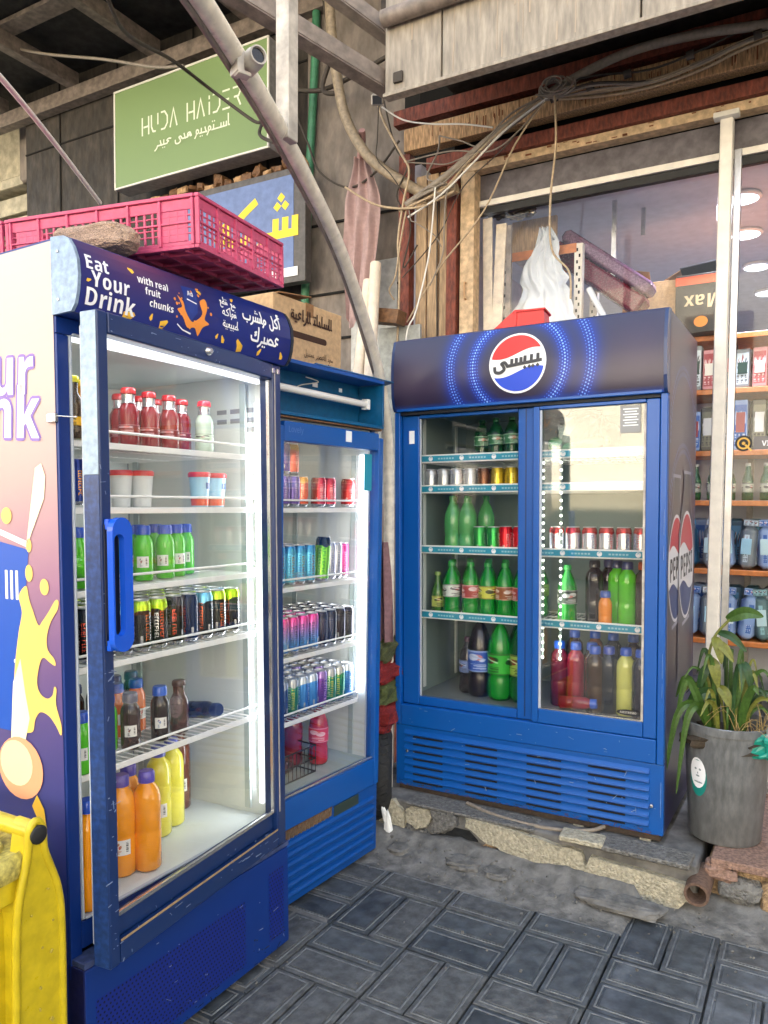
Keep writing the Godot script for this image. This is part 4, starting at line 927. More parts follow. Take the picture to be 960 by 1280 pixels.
func sign_latin(b: MB, m: Callable) -> void:
	# wide thin capitals with gaps, drawn as strokes: HUDA HAiDER
	var h := 0.105; var w := 0.056; var t := 0.011
	var L := {
		"H": [[0, 0, 0, 1], [1, 0, 1, 1], [0.25, 0.45, 0.85, 0.45]], "U": [[0, 1, 0, 0.35, 0.25, 0.05, 0.6, 0.03], [1, 0.4, 1, 1]], "D": [[0.1, 1, 0.6, 1, 1, 0.7, 1, 0.3, 0.6, 0.02, 0.1, 0.02]], "A": [[0, 0, 0.5, 1, 1, 0]],
		"i": [[0.3, 0, 0.3, 0.65], [0.3, 0.85, 0.3, 1]], "E": [[0, 1, 0.9, 1], [0.1, 0.5, 0.8, 0.5], [0, 0.02, 0.9, 0.02]], "R": [[0, 1, 0.75, 1, 0.95, 0.75, 0.7, 0.5, 0.15, 0.5], [0.55, 0.45, 0.95, 0]], " ": []}
	var x := -0.374
	var lift := 0.0
	for c in "HUDA HAiDER":
		for s in L[c]:
			var P := []
			for i in range(0, s.size(), 2): P.append(Vector2(x + s[i] * w, -0.02 + s[i + 1] * h))
			b.ribbon(P, t, m, lift); lift += 0.00005
		x += (0.042 if c == "i" else 0.062 if c == " " else w + 0.024)

# ---------- bottles, cans, cups ----------
var protos := {}
var liquids := {}
func gloss(c: Color, rough := 0.14) -> StandardMaterial3D:
	var k := c.to_html() + str(rough)
	if not liquids.has(k):
		var m := StandardMaterial3D.new(); m.albedo_color = c; m.roughness = rough; m.clearcoat_enabled = true; m.clearcoat = 0.5; m.clearcoat_roughness = 0.08
		liquids[k] = m
	return liquids[k]
const FORMS := {
	"juice": [[0, 0, 0.023, 0, 0.026, 0.004, 0.026, 0.05, 0.0252, 0.053, 0.026, 0.056, 0.026, 0.096, 0.024, 0.108, 0.018, 0.119, 0.0165, 0.123, 0.0165, 0.13], [0.0195, 0.124, 0.0195, 0.145, 0.017, 0.149, 0, 0.149], [0.036, 0.066]],
	"soda": [[0, 0, 0.024, 0, 0.027, 0.006, 0.027, 0.03, 0.025, 0.045, 0.027, 0.075, 0.026, 0.092, 0.019, 0.106, 0.0165, 0.112, 0.017, 0.135], [0.019, 0.133, 0.019, 0.146, 0.016, 0.149, 0, 0.149], [0.03, 0.052]],
	"beer": [[0, 0, 0.024, 0, 0.028, 0.005, 0.028, 0.10, 0.024, 0.12, 0.014, 0.145, 0.012, 0.18], [0.014, 0.178, 0.014, 0.19, 0.012, 0.193, 0, 0.193], [0.04, 0.09]],
	"pet": [[0, 0, 0.03, 0, 0.037, 0.008, 0.039, 0.02, 0.037, 0.06, 0.035, 0.075, 0.038, 0.09, 0.0385, 0.14, 0.035, 0.165, 0.024, 0.195, 0.014, 0.215, 0.0125, 0.228], [0.015, 0.224, 0.015, 0.242, 0.013, 0.244, 0, 0.244], [0.09, 0.145]],
	"litre": [[0, 0, 0.031, 0, 0.036, 0.006, 0.036, 0.10, 0.0345, 0.105, 0.036, 0.11, 0.036, 0.19, 0.032, 0.212, 0.022, 0.226, 0.0175, 0.232, 0.0175, 0.242], [0.021, 0.234, 0.021, 0.26, 0.018, 0.264, 0, 0.264], [0.06, 0.10]],
	"big": [[0, 0, 0.04, 0, 0.05, 0.012, 0.052, 0.03, 0.05, 0.09, 0.047, 0.10, 0.051, 0.115, 0.052, 0.2, 0.047, 0.24, 0.03, 0.29, 0.016, 0.315, 0.014, 0.33], [0.017, 0.325, 0.017, 0.345, 0.015, 0.348, 0, 0.348], [0.11, 0.2]],
}
func see_through(c: Color) -> StandardMaterial3D:
	var k := "clear" + c.to_html()
	if not liquids.has(k):
		var m := StandardMaterial3D.new(); m.albedo_color = Color(c.r, c.g, c.b, 0.84); m.transparency = BaseMaterial3D.TRANSPARENCY_ALPHA; m.roughness = 0.26; m.clearcoat_enabled = true; m.clearcoat = 0.7; m.clearcoat_roughness = 0.05
		liquids[k] = m
	return liquids[k]
var label_no := 0
func label_print(c: Color, paper := false) -> StandardMaterial3D:
	var k := "label" + c.to_html() + str(paper)
	if not liquids.has(k):
		label_no += 1
		var r := RandomNumberGenerator.new(); r.seed = label_no
		var im := Image.create(96, 48, false, Image.FORMAT_RGB8)
		var base := col(236, 234, 228) if paper else c
		var ink := c if paper else (c.lightened(0.75) if c.get_luminance() < 0.45 else c.darkened(0.6))
		im.fill(base)
		for rep in (1 if paper else 3):
			var x0 := rep * 32 if not paper else 20
			for q in 3: paint_disc(im, x0 + 10 + q * 6, 18 + r.randi_range(-4, 4), r.randf_range(4, 8), ink.lerp(Color(0.8, 0.15, 0.1), 0.5 * (q % 2)))
			for q in 5:
				var w := r.randi_range(8, 22)
				im.fill_rect(Rect2i(x0 + 4, 30 + q * 3, w, 1 + q % 2), ink)
			paint_line(im, x0 + 6, 20, x0 + 24, 12, 1.4, base.lightened(0.6))
		if not paper:
			im.fill_rect(Rect2i(0, 0, 96, 4), ink.lerp(base, 0.4)); im.fill_rect(Rect2i(0, 45, 96, 3), ink.lerp(base, 0.4))
		else:
			for q in 8: im.fill_rect(Rect2i(70, 8 + q * 4, 14, 1 + q % 3), Color(0.15, 0.15, 0.15))
		liquids[k] = tex_mat(im, 0.35)
	return liquids[k]
func prof(a: Array) -> Array:
	var o := []
	for i in range(0, a.size(), 2): o.append(Vector2(a[i], a[i + 1]))
	return o
func bottle(called: String, label: String, category: String, group: String, T: Transform3D, form: String, liquid: Color, cap: Color, tagc := Color(0, 0, 0, 0), wrap := true, clear_neck := false) -> Node3D:
	var key := "%s %s %s %s %s %s %s" % [called, form, liquid.to_html(), cap.to_html(), tagc.to_html(), wrap, clear_neck]
	if protos.has(key): return copy_of(protos[key], label, T, group)
	var F = FORMS[form]
	var o := thing(called, label, category, T, group)
	protos[key] = o
	var P := prof(F[0])
	var b := MB.new(); b.lathe(P, 18)
	var clear := form in ["pet", "big", "soda", "beer"]
	var body := part("bottle_body", b, see_through(liquid) if clear else gloss(liquid), o)
	var c := MB.new(); c.lathe(prof(F[1]), 18)
	for k in 18:
		var a := TAU * k / 18.0
		var r: float = F[1][0] 
		c.box(V(cos(a) * r, (F[1][1] + F[1][3]) / 2 - 0.002, sin(a) * r), V(0.0012, F[1][3] - F[1][1] - 0.004, 0.0012), 0, Basis(Vector3.UP, -a))
	part("cap", c, gloss(cap, 0.3), o)
	if clear_neck:
		var k := MB.new(); k.lathe([Vector2(0.0195, 0.108), Vector2(0.0172, 0.113), Vector2(0.0176, 0.131)], 18); part("neck_foil", k, M.silver, body)
	if tagc.a > 0.0:
		var y0: float = F[2][0]; var y1: float = F[2][1]
		var R := 0.0
		for p in P: if p.y >= y0 - 0.02 and p.y <= y1 + 0.02: R = maxf(R, p.x)
		R += 0.0006
		var l := MB.new()
		if wrap:
			l.lathe([Vector2(R, y0), Vector2(R, y1)], 18)
			part("label", l, label_print(tagc), o)
		else:
			arcpatch(l, R, y0, y1, -0.62, 0.62); part("label", l, label_print(tagc, true), o)
	return o
func arcpatch(b: MB, R: float, y0: float, y1: float, a0: float, a1: float) -> void:
	var k := 8
	for i in k:
		var a := lerpf(a0, a1, float(i) / k); var c := lerpf(a0, a1, float(i + 1) / k)
		var A := V(cos(a), 0, sin(a)); var C := V(cos(c), 0, sin(c))
		var u0 := 1.0 - float(i) / k; var u1 := 1.0 - float(i + 1) / k
		b.tri(A * R + V(0, y0, 0), C * R + V(0, y0, 0), C * R + V(0, y1, 0), A, C, C, Vector2(u0, 1), Vector2(u1, 1), Vector2(u1, 0)); b.tri(A * R + V(0, y0, 0), C * R + V(0, y1, 0), A * R + V(0, y1, 0), A, C, A, Vector2(u0, 1), Vector2(u1, 0), Vector2(u0, 0))

func can_texture(base: Color, top: Color, mark: Color, mark2: Color, sd: int, fade := false) -> StandardMaterial3D:
	var im := Image.create(192, 128, false, Image.FORMAT_RGB8)
	var r := RandomNumberGenerator.new(); r.seed = sd
	im.fill(base)
	if fade:
		for y in 128:
			im.fill_rect(Rect2i(0, y, 192, 1), top.lerp(base, clampf(y / 100.0, 0.0, 1.0)))
	else:
		im.fill_rect(Rect2i(0, 0, 192, 26), top)
		for x in 192:
			var h := 26 + int(7.0 * sin(x * TAU / 64.0)); im.fill_rect(Rect2i(x, 20, 1, maxi(1, h - 20)), top)
	for rep in 3:
		var x0 := 6 + rep * 64
		# tall upright lettering band: blocky strokes stacked up the can
		for col_i in 2:
			var cx := x0 + 8 + col_i * 17
			var mc := mark if col_i == 0 else mark2
			var y := 110
			while y > 36:
				var h := r.randi_range(6, 10)
				im.fill_rect(Rect2i(cx, y - h + 1, 12, 2), mc)
				if r.randf() < 0.7: im.fill_rect(Rect2i(cx, y - h + 1, 2, h - 1), mc)
				if r.randf() < 0.6: im.fill_rect(Rect2i(cx + 10, y - h + 1, 2, h - 1), mc)
				if r.randf() < 0.5: im.fill_rect(Rect2i(cx + 5, y - h + 1, 2, h - 2), mc)
				y -= h + 1
		im.fill_rect(Rect2i(x0 + 46, 96, 8, 20), Color(0.85, 0.85, 0.85))
		for k in 5: im.fill_rect(Rect2i(x0 + 46, 98 + k * 4, 8, 1), Color(0.1, 0.1, 0.1))
	var m := tex_mat(im, 0.22, 0.55); m.texture_filter = BaseMaterial3D.TEXTURE_FILTER_LINEAR
	return m
func can(called: String, label: String, group: String, T: Transform3D, h: float, r: float, m: Material, key: String) -> Node3D:
	var k := "%s%s%.3f" % [called, key, h]
	if protos.has(k): return copy_of(protos[k], label, T, group)
	var o := thing(called, label, "can", T, group)
	protos[k] = o
	var b := MB.new(); b.lathe([Vector2(0, 0.003), Vector2(r * 0.78, 0.001), Vector2(r * 0.9, 0.004), Vector2(r, 0.012)], 18); part("can_base", b, M.silver, o)
	var c := MB.new(); c.lathe([Vector2(r, 0.012), Vector2(r, h - 0.014), Vector2(r * 0.84, h - 0.003)], 18); part("can_body", c, m, o)
	var l := MB.new(); l.lathe([Vector2(r * 0.84, h - 0.003), Vector2(r * 0.88, h), Vector2(r * 0.82, h), Vector2(r * 0.78, h - 0.005), Vector2(0, h - 0.005)], 18)
	l.box(V(r * 0.15, h - 0.0035, 0), V(r * 0.8, 0.002, r * 0.42), 0.0008); part("can_lid", l, M.lid, o)
	return o
func spun(p: Vector3, deg := 0.0) -> Transform3D: return Transform3D(Basis(Vector3.UP, deg_to_rad(deg)), p)

# wire shelf in cooler axes: depth along a, width along b (unit vectors), at corner c
func wire_shelf(parent: Node, c: Vector3, a: Vector3, b: Vector3, da: float, wb: float, rail: bool) -> MeshInstance3D:
	var m := MB.new()
	var n := int(wb / 0.026)
	for i in n + 1:
		var p := c + b * (wb * i / n)
		m.tube([p, p + a * da], 0.0022, 5, -1.0, false)
	for k in [0.0, 0.33, 0.66, 1.0]: m.tube([c + a * da * k, c + a * da * k + b * wb], 0.003, 6)
	var o := part("wire_shelf", m, M.wire, parent)
	if rail:
		var r := MB.new()
		r.tube([c + V(0, 0.0, 0), c + V(0, 0.03, 0), c + b * wb + V(0, 0.03, 0), c + b * wb], 0.0036, 8)
		r.box(c + b * wb / 2 + V(0, -0.006, 0), (b * wb + a.abs() * 0.006 + V(0, 0.016, 0)).abs(), 0.002)
		part("front_rail", r, M.wire, o)
	return o

const TA_O := Vector3(-1.4241, 0, -1.917)
var TA: Transform3D
var TB: Transform3D
var TC: Transform3D

func cooler_tall() -> void:
	TA = Transform3D(Basis(Vector3(1, 0.0166, 0.0096), Vector3(-0.0166, 1, -0.0002), Vector3(-0.0096, 0, 1)).orthonormalized(), TA_O)
	var o := thing("tall_cooler", "tall blue drink cooler with glass door ajar and fruit graphics on its canopy", "drink cooler", TA)
	var q := func(nm: String, lo: Vector3, hi: Vector3, m: Material, bev := 0.002, par: Node = o) -> MeshInstance3D:
		var b := MB.new(); b.box((lo + hi) / 2, hi - lo, bev); return part(nm, b, m, par)
	# cabinet
	q.call("near_side", V(-0.75, 0.05, 0.738), V(-0.052, 2.0, 0.768), M.royal)
	q.call("far_side", V(-0.75, 0.05, 0.0), V(-0.052, 2.0, 0.028), M.royal)
	q.call("back_panel", V(-0.75, 0.05, 0.029), V(-0.70, 2.0, 0.737), M.royal)
	q.call("roof_panel", V(-0.699, 1.83, 0.029), V(-0.052, 1.998, 0.737), M.royal)
	q.call("front_top_rail", V(-0.0515, 1.79, 0.0), V(-0.045, 1.828, 0.768), M.royal)
	q.call("near_front_edge", V(-0.0515, 0.30, 0.7365), V(-0.044, 1.789, 0.768), M.royal)
	q.call("far_front_edge", V(-0.0515, 0.30, 0.0), V(-0.046, 1.789, 0.028), M.royal)
	q.call("sill_rail", V(-0.0515, 0.36, 0.029), V(-0.044, 0.425, 0.736), M.royal)
	q.call("liner_back", V(-0.699, 0.40, 0.0335), V(-0.655, 1.829, 0.732), M.liner)
	q.call("liner_far_side", V(-0.655, 0.40, 0.029), V(-0.056, 1.829, 0.034), M.liner)
	q.call("liner_near_side", V(-0.655, 0.40, 0.731), V(-0.056, 1.829, 0.7365), M.liner)
	q.call("liner_floor", V(-0.655, 0.38, 0.0345), V(-0.056, 0.428, 0.7305), M.liner)
	q.call("liner_ceiling", V(-0.655, 1.805, 0.0345), V(-0.056, 1.8285, 0.7305), M.liner)
	var gk := MB.new()
	gk.box(V(-0.046, 1.11, 0.733), V(0.012, 1.36, 0.006), 0.002); gk.box(V(-0.046, 1.11, 0.031), V(0.012, 1.36, 0.006), 0.002); gk.box(V(-0.046, 1.793, 0.382), V(0.012, 0.006, 0.69), 0.002); gk.box(V(-0.046, 0.43, 0.382), V(0.012, 0.006, 0.69), 0.002)
	part("opening_trim", gk, M.gasket, o)
	for z in [0.05, 0.715]:
		for x in [-0.12, -0.6]:
			q.call("shelf_bracket", V(x - 0.012, 0.45, z - 0.004), V(x + 0.012, 1.78, z + 0.004), M.liner_grey)
	# fan grille and marks on the liner back
	var fan := MB.new()
	for k in 5: fan.box(V(-0.6535, 1.72 - k * 0.012, 0.45), V(0.003, 0.004, 0.3))
	tag(part("air_slot", fan, M.liner_grey, o), "", "", "", "stuff")
	var nt := MB.new()
	for k in 7: nt.box(V(-0.11 - (k % 3) * 0.055, 1.70 - (k / 3) * 0.03, 0.0346), V(0.04, 0.014, 0.001))
	part("printed_notice", nt, mat(col(150, 150, 152), 0.6), o)
	# shelves
	for y in [1.56, 1.40, 1.20, 1.015, 0.755]:
		wire_shelf(o, V(-0.085, y - 0.004, 0.045), V(-1, 0, 0), V(0, 0, 1), 0.55, 0.68, true)
	# lamps
	var ls := q.call("led_strip", V(-0.078, 0.47, 0.036), V(-0.064, 1.72, 0.046), M.lamp_strip, 0.0)
	var dots := MB.new()
	for k in 60: dots.box(V(-0.071, 0.48 + k * 0.0205, 0.0475), V(0.006, 0.006, 0.002))
	tag(part("led_dot", dots, M.led, ls), "", "", "", "stuff")
	area(o, V(-0.082, 1.09, 0.053), V(-0.75, 0, 0.66), Vector2(0.02, 1.2), 0.04, Color(0.96, 0.98, 1.0))
	q.call("led_strip", V(-0.10, 1.79, 0.10), V(-0.07, 1.803, 0.71), M.lamp_strip, 0.0)
	area(o, V(-0.085, 1.783, 0.40), V(-0.3, -1, 0), Vector2(0.025, 0.6), 0.02, Color(0.96, 0.98, 1.0))
	# canopy
	var pr := poly([-0.05, 1.829, 0.012, 1.83, 0.024, 1.845, 0.032, 1.872, 0.036, 1.905, 0.033, 1.94, 0.022, 1.968, 0.008, 1.988, -0.008, 1.997, -0.05, 2.001])
	var cb := MB.new(); cb.ext(pr, 0.755, Transform3D(Basis(), V(0, 0, 0.008)))
	var can_o := part("canopy", cb, M.royal, o)
	var ep := MB.new(); ep.ext(pr, 0.008, Transform3D(Basis().scaled(V(1.06, 1.0, 1.0)), V(0, 0, 0.7635))); part("end_plate", ep, M.steel_blue, can_o)
	var scr := MB.new()
	for y in [1.86, 1.965]: scr.box(V(-0.028, y, 0.773), V(0.006, 0.006, 0.003), 0.001)
	part("screw", scr, M.silver, can_o)
	var e2 := MB.new(); e2.ext(pr, 0.012, Transform3D(Basis().scaled(V(1.08, 1.0, 1.0)), V(0, 0, -0.0045))); part("end_cap", e2, M.seal_dark, can_o)
	# canopy print: u along the front from the near end, v is height
	var front := PackedVector2Array([Vector2(0.012, 1.83), Vector2(0.024, 1.845), Vector2(0.032, 1.872), Vector2(0.036, 1.905), Vector2(0.033, 1.94), Vector2(0.022, 1.968), Vector2(0.008, 1.988)])
	var cm := func(u: float, v: float, l: float) -> Vector3:
		var i := 0
		while i < 5 and v > front[i + 1].y: i += 1
		var k := (v - front[i].y) / (front[i + 1].y - front[i].y)
		var p := front[i].lerp(front[i + 1], k)
		var d := (front[i + 1] - front[i]).normalized()
		return V(p.x + d.y * (0.002 + l), p.y - d.x * (0.002 + l), 0.762 - u)
	var im := Image.create(256, 64, false, Image.FORMAT_RGB8)
	for x in 256:
		for y in 64:
			var warm := clampf(1.15 - y / 44.0, 0.0, 1.0) * clampf(1.2 - absf(x - 60) / 90.0, 0.0, 1.0)
			im.set_pixel(x, y, col(20, 38, 118).lerp(col(112, 62, 92), warm * 0.85).lerp(col(14, 22, 92), clampf((x - 200) / 90.0, 0.0, 0.6)))
	var sb := MB.new()
	for i in 6:
		for j in 1:
			var a: Vector3 = cm.call(0.0, front[i].y, -0.0005); var b: Vector3 = cm.call(0.75, front[i].y, -0.0005); var c: Vector3 = cm.call(0.75, front[i + 1].y, -0.0005); var d: Vector3 = cm.call(0.0, front[i + 1].y, -0.0005)
			var n0 := V(0.95, 0.1 * (i - 2.5), 0).normalized()
			var v0 := 1.0 - float(i) / 6.0; var v1 := 1.0 - float(i + 1) / 6.0
			sb.tri(a, b, c, n0, n0, n0, Vector2(0, v0), Vector2(1, v0), Vector2(1, v1)); sb.tri(a, c, d, n0, n0, n0, Vector2(0, v0), Vector2(1, v1), Vector2(0, v1))
	part("canopy_print", sb, tex_mat(im, 0.3), can_o)
	var sh := MB.new()
	var wt := MB.new()
	for w in [["Eat", 0.030, 0.044, 1.940], ["Your", 0.033, 0.080, 1.906], ["Drink", 0.037, 0.082, 1.866]]:
		for k in [[0.002, -0.002], [-0.002, 0.002], [0.002, 0.002], [-0.002, -0.002]]: sh.text(w[0], w[1] * 1.02, Vector2(w[2] + k[0], w[3] + k[1]), cm, true, 0.0001 + 0.00004 * k[0] * 500.0 + 0.00002 * k[1] * 500.0, 0.0, 0.012, 1.05)
		wt.text(w[0], w[1], Vector2(w[2], w[3]), cm, true, 0.0006, 0.0, 0.012, 1.05)
	part("lettering_shadow", sh, mat(col(40, 34, 110), 0.4), can_o)
	for w in [["with real", 0.0165, 0.208, 1.938], ["fruit", 0.0165, 0.205, 1.915], ["chunks", 0.0165, 0.234, 1.890]]: wt.text(w[0], w[1], Vector2(w[2], w[3]), cm, true, 0.0006, 0.0, 0.012)
	arabic(wt, "AH k lf _ w A S/3a ri B/1b", 0.0150, Vector2(0.618, 1.925), 0.0054, cm, 0.02)
	arabic(wt, "e s t/2b r kf", 0.0175, Vector2(0.632, 1.873), 0.006, cm, 0.02)
	arabic(wt, "m ef _ f/2a T ef", 0.0095, Vector2(0.475, 1.946), 0.003, cm, 0.02)
	arabic(wt, "f/1a w A k hf", 0.0105, Vector2(0.478, 1.917), 0.003, cm, 0.02)
	arabic(wt, "T t/1b t/2b em t/2b hf/2a", 0.0098, Vector2(0.482, 1.887), 0.003, cm, 0.02)
	part("lettering", wt, M.print_white, can_o)
	var fr := MB.new()
	for c in [[0.135, 1.846, 0.021, 0.3], [0.205, 1.858, 0.009, 1.2], [0.245, 1.850, 0.016, 0.5], [0.46, 1.852, 0.011, 2.0], [0.435, 1.856, 0.008, 1.0], [0.53, 1.847, 0.02, 2.2], [0.615, 1.845, 0.011, 0.9], [0.715, 1.85, 0.012, 2.0], [0.145, 1.953, 0.010, 2.6], [0.37, 1.955, 0.009, 2.8], [0.50, 1.965, 0.008, 0.4], [0.018, 1.90, 0.007, 0.2]]:
		var P := PackedVector2Array()
		for k in 5: P.append(Vector2(c[0], c[1]) + Vector2.from_angle(c[3] + [0.0, 0.35, 2.2, 3.4, 4.4][k]) * c[2] * [1.1, 1.0, 0.75, 0.85, 0.6][k])
		fr.flat(P, cm, 0.0004, 0.012)
	part("fruit_chunk_print", fr, M.print_yellow, can_o)
	var cu := MB.new(); cu.flat(poly([0.305, 1.958, 0.36, 1.962, 0.356, 1.90, 0.335, 1.875, 0.312, 1.898]), cm, 0.0004, 0.012); part("cup_print", cu, mat(col(34, 58, 140), 0.4), can_o)
	var sp := MB.new()
	sp.flat(wavy([0.285, 1.93, 0.305, 1.918, 0.312, 1.898, 0.335, 1.875, 0.352, 1.88, 0.372, 1.90, 0.365, 1.93, 0.385, 1.94, 0.392, 1.92, 0.382, 1.89, 0.40, 1.88, 0.378, 1.868, 0.366, 1.845, 0.35, 1.862, 0.325, 1.858, 0.305, 1.88, 0.285, 1.895, 0.30, 1.905]), cm, 0.0008, 0.012)
	for k in 22:
		var a := rng.randf() * TAU; var rr := rng.randf_range(0.04, 0.068)
		sp.flat(disc(0.338 + cos(a) * rr, clampf(1.91 + sin(a) * rr * 0.85, 1.85, 1.965), rng.randf_range(0.0018, 0.0045), -1.0, 8), cm, 0.0009, 0.012)
	part("splash_print", sp, M.print_orange, can_o)
	var cw := MB.new(); cw.text("Ad", 0.012, Vector2(0.333, 1.943), cm, true, 0.0009, 0.0, 0.012); cw.ribbon([Vector2(0.32, 1.927), Vector2(0.352, 1.922)], 0.003, cm, 0.0009); cw.ribbon([Vector2(0.29, 1.86), Vector2(0.31, 1.85), Vector2(0.34, 1.846)], 0.003, cm, 0.0009, 0.012); part("cup_lettering", cw, M.print_white, can_o)
	# near side graphics (print on the outer face)
	var si := Image.create(128, 512, false, Image.FORMAT_RGB8)
	var stops := [[0.0, col(208, 188, 180)], [0.14, col(206, 178, 168)], [0.28, col(188, 150, 150)], [0.40, col(154, 110, 140)], [0.52, col(100, 76, 130)], [0.66, col(52, 56, 124)], [0.82, col(26, 48, 126)], [1.0, col(14, 34, 112)]]
	for y in 512:
		var f := y / 511.0
		var c := Color()
		for k in stops.size() - 1:
			if f >= stops[k][0] and f <= stops[k + 1][0]: c = stops[k][1].lerp(stops[k + 1][1], (f - stops[k][0]) / (stops[k + 1][0] - stops[k][0]))
		for x in 128:
			si.set_pixel(x, y, c.lerp(col(255, 214, 180), 0.18 * sin(PI * x / 128.0) * (1.0 - f)))
	var sd := MB.new(); sd.quad(V(-0.75, 0.06, 0.7685), V(-0.053, 0.06, 0.7685), V(-0.053, 1.995, 0.7685), V(-0.75, 1.995, 0.7685), V(0, 0, 1))
	var sp2 := part("side_print", sd, tex_mat(si, 0.35), o)
	var sm := func(u: float, v: float, l: float) -> Vector3: return V(u, v, 0.7692 + l)
	var sl := MB.new(); var sw := MB.new()
	for w in [["Your", 0.11, -0.296, 1.722], ["Drink", 0.115, -0.318, 1.625]]:
		for k in 8:
			var d := Vector2.from_angle(TAU * k / 8) * 0.007
			sl.text(w[0], w[1], Vector2(w[2], w[3]) + d, sm, true, 0.0001 * k, -0.06)
		sw.text(w[0], w[1], Vector2(w[2], w[3]), sm, true, 0.0012, -0.06)
	part("lettering_outline", sl, M.print_lilac, sp2); part("lettering", sw, M.print_white, sp2)
	var cupb := MB.new(); cupb.flat(poly([-0.53, 1.36, -0.16, 1.30, -0.20, 1.02, -0.23, 0.86, -0.46, 0.86]), sm, 0.0004); part("cup_print", cupb, mat(col(32, 84, 186), 0.35), sp2)
	var cupr := MB.new(); cupr.ribbon([Vector2(-0.54, 1.375), Vector2(-0.30, 1.35), Vector2(-0.155, 1.31)], 0.014, sm, 0.0008)
	for k in 3: cupr.flat(rrect(-0.252 + k * 0.02, 1.18, -0.242 + k * 0.02, 1.25, 0.002), sm, 0.0008)
	for k in 6: cupr.flat(disc(-0.205 + 0.016 * cos(k), 1.03 + 0.016 * sin(k), 0.005), sm, 0.0008)
	part("cup_lettering", cupr, M.print_white, sp2)
	var spl := MB.new()
	spl.flat(wavy([-0.24, 0.84, -0.225, 1.0, -0.205, 1.10, -0.19, 1.15, -0.20, 1.19, -0.172, 1.215, -0.162, 1.185, -0.15, 1.16, -0.13, 1.125, -0.115, 1.135, -0.09, 1.16, -0.068, 1.185, -0.056, 1.185, -0.06, 1.165, -0.085, 1.135, -0.10, 1.10, -0.098, 1.07, -0.075, 1.05, -0.072, 1.035, -0.09, 1.04, -0.115, 1.05, -0.13, 1.03, -0.14, 0.99, -0.13, 0.965, -0.105, 0.955, -0.085, 0.965, -0.078, 0.985, -0.07, 0.98, -0.073, 0.945, -0.056, 0.90, -0.058, 0.875, -0.075, 0.895, -0.10, 0.915, -0.13, 0.92, -0.15, 0.90, -0.16, 0.87, -0.19, 0.86, -0.20, 0.83]), sm, 0.0012)
	for d in [[-0.16, 1.245, 0.014, 0.02], [-0.105, 1.215, 0.016, 0.019], [-0.148, 0.795, 0.012, 0.018], [-0.158, 1.31, 0.010, 0.016], [-0.24, 1.38, 0.02, 0.02]]: spl.flat(disc(d[0], d[1], d[2], d[3]), sm, 0.0012)
	part("splash_print", spl, mat(col(250, 206, 110), 0.35), sp2)
	var spw := MB.new()
	spw.flat(poly([-0.245, 0.83, -0.23, 0.98, -0.20, 1.04, -0.185, 0.96, -0.17, 0.90, -0.19, 0.84]), sm, 0.0016); spw.flat(poly([-0.128, 1.49, -0.106, 1.5, -0.092, 1.47, -0.098, 1.42, -0.17, 1.30]), sm, 0.0012)
	part("splash_light_print", spw, mat(col(255, 244, 206), 0.35), sp2)
	var pch := MB.new(); pch.flat(disc(-0.21, 0.775, 0.085, 0.075), sm, 0.002); part("peach_print", pch, mat(col(244, 168, 128), 0.35), sp2)
	var pch2 := MB.new(); pch2.flat(disc(-0.225, 0.785, 0.062, 0.055), sm, 0.0024); part("peach_light_print", pch2, mat(col(255, 218, 178), 0.35), sp2)
	var chk := MB.new(); chk.flat(poly([-0.135, 1.495, -0.118, 1.46, -0.165, 1.31, -0.128, 1.485]), sm, 0.0016); chk.flat(poly([-0.17, 0.69, -0.15, 0.72, -0.125, 0.69, -0.118, 0.65, -0.135, 0.64]), sm, 0.0016); part("fruit_chunk_print", chk, M.print_yellow, sp2)
	# base with perforated front
	q.call("plinth_side", V(-0.75, 0.03, 0.74), V(-0.003, 0.335, 0.7675), mat(col(14, 24, 84), 0.5, 0, 0.3, 3.0))
	q.call("plinth_body", V(-0.74, 0.06, 0.02), V(-0.06, 0.34, 0.735), M.seal_dark)
	var pf := Image.create(64, 64, false, Image.FORMAT_RGB8); pf.fill(col(10, 36, 124))
	for k in [[16, 16], [48, 16], [0, 48], [32, 48], [64, 48]]: paint_disc(pf, k[0], k[1], 7.5, col(5, 8, 36))
	var pm := tex_mat(pf, 0.42)
	var gr := MB.new()
	gr.box(V(-0.006, 0.182, 0.384), V(0.012, 0.305, 0.764), 0.005)
	var go := part("base_panel", gr, M.royal, o)
	var ge := MB.new()
	var zone := func(z0: float, z1: float, y0: float, y1: float) -> void:
		var s := 0.024
		var a := V(0.0006, y0, z1); var b := V(0.0006, y0, z0); var c := V(0.0006, y1, z0); var d := V(0.0006, y1, z1)
		var uu := (z1 - z0) / s; var vv := (y1 - y0) / s
		ge.tri(a, b, c, V(1, 0, 0), V(1, 0, 0), V(1, 0, 0), Vector2(0, vv), Vector2(uu, vv), Vector2(uu, 0)); ge.tri(a, c, d, V(1, 0, 0), V(1, 0, 0), V(1, 0, 0), Vector2(0, vv), Vector2(uu, 0), Vector2(0, 0))
	zone.call(0.03, 0.102, 0.07, 0.286); zone.call(0.21, 0.738, 0.06, 0.252)
	part("perforation", ge, pm, go)
	q.call("base_ledge", V(-0.052, 0.336, 0.0), V(0.0, 0.35, 0.766), mat(col(70, 84, 130), 0.5, 0, 0.5, 5.0))
	for z in [0.06, 0.70]: q.call("foot", V(-0.10, 0.0, z - 0.02), V(-0.04, 0.03, z + 0.02), M.rubber)
	# door, turned about its far hinge
	var dr := MB.new()
	var DT := Transform3D(Basis(Vector3.UP, deg_to_rad(5.9)), V(0, 0, 0.012))
	dr.box(V(-0.025, 1.0915, 0.732), V(0.05, 1.477, 0.034), 0.005); dr.box(V(-0.025, 1.0915, 0.023), V(0.05, 1.477, 0.046), 0.005)
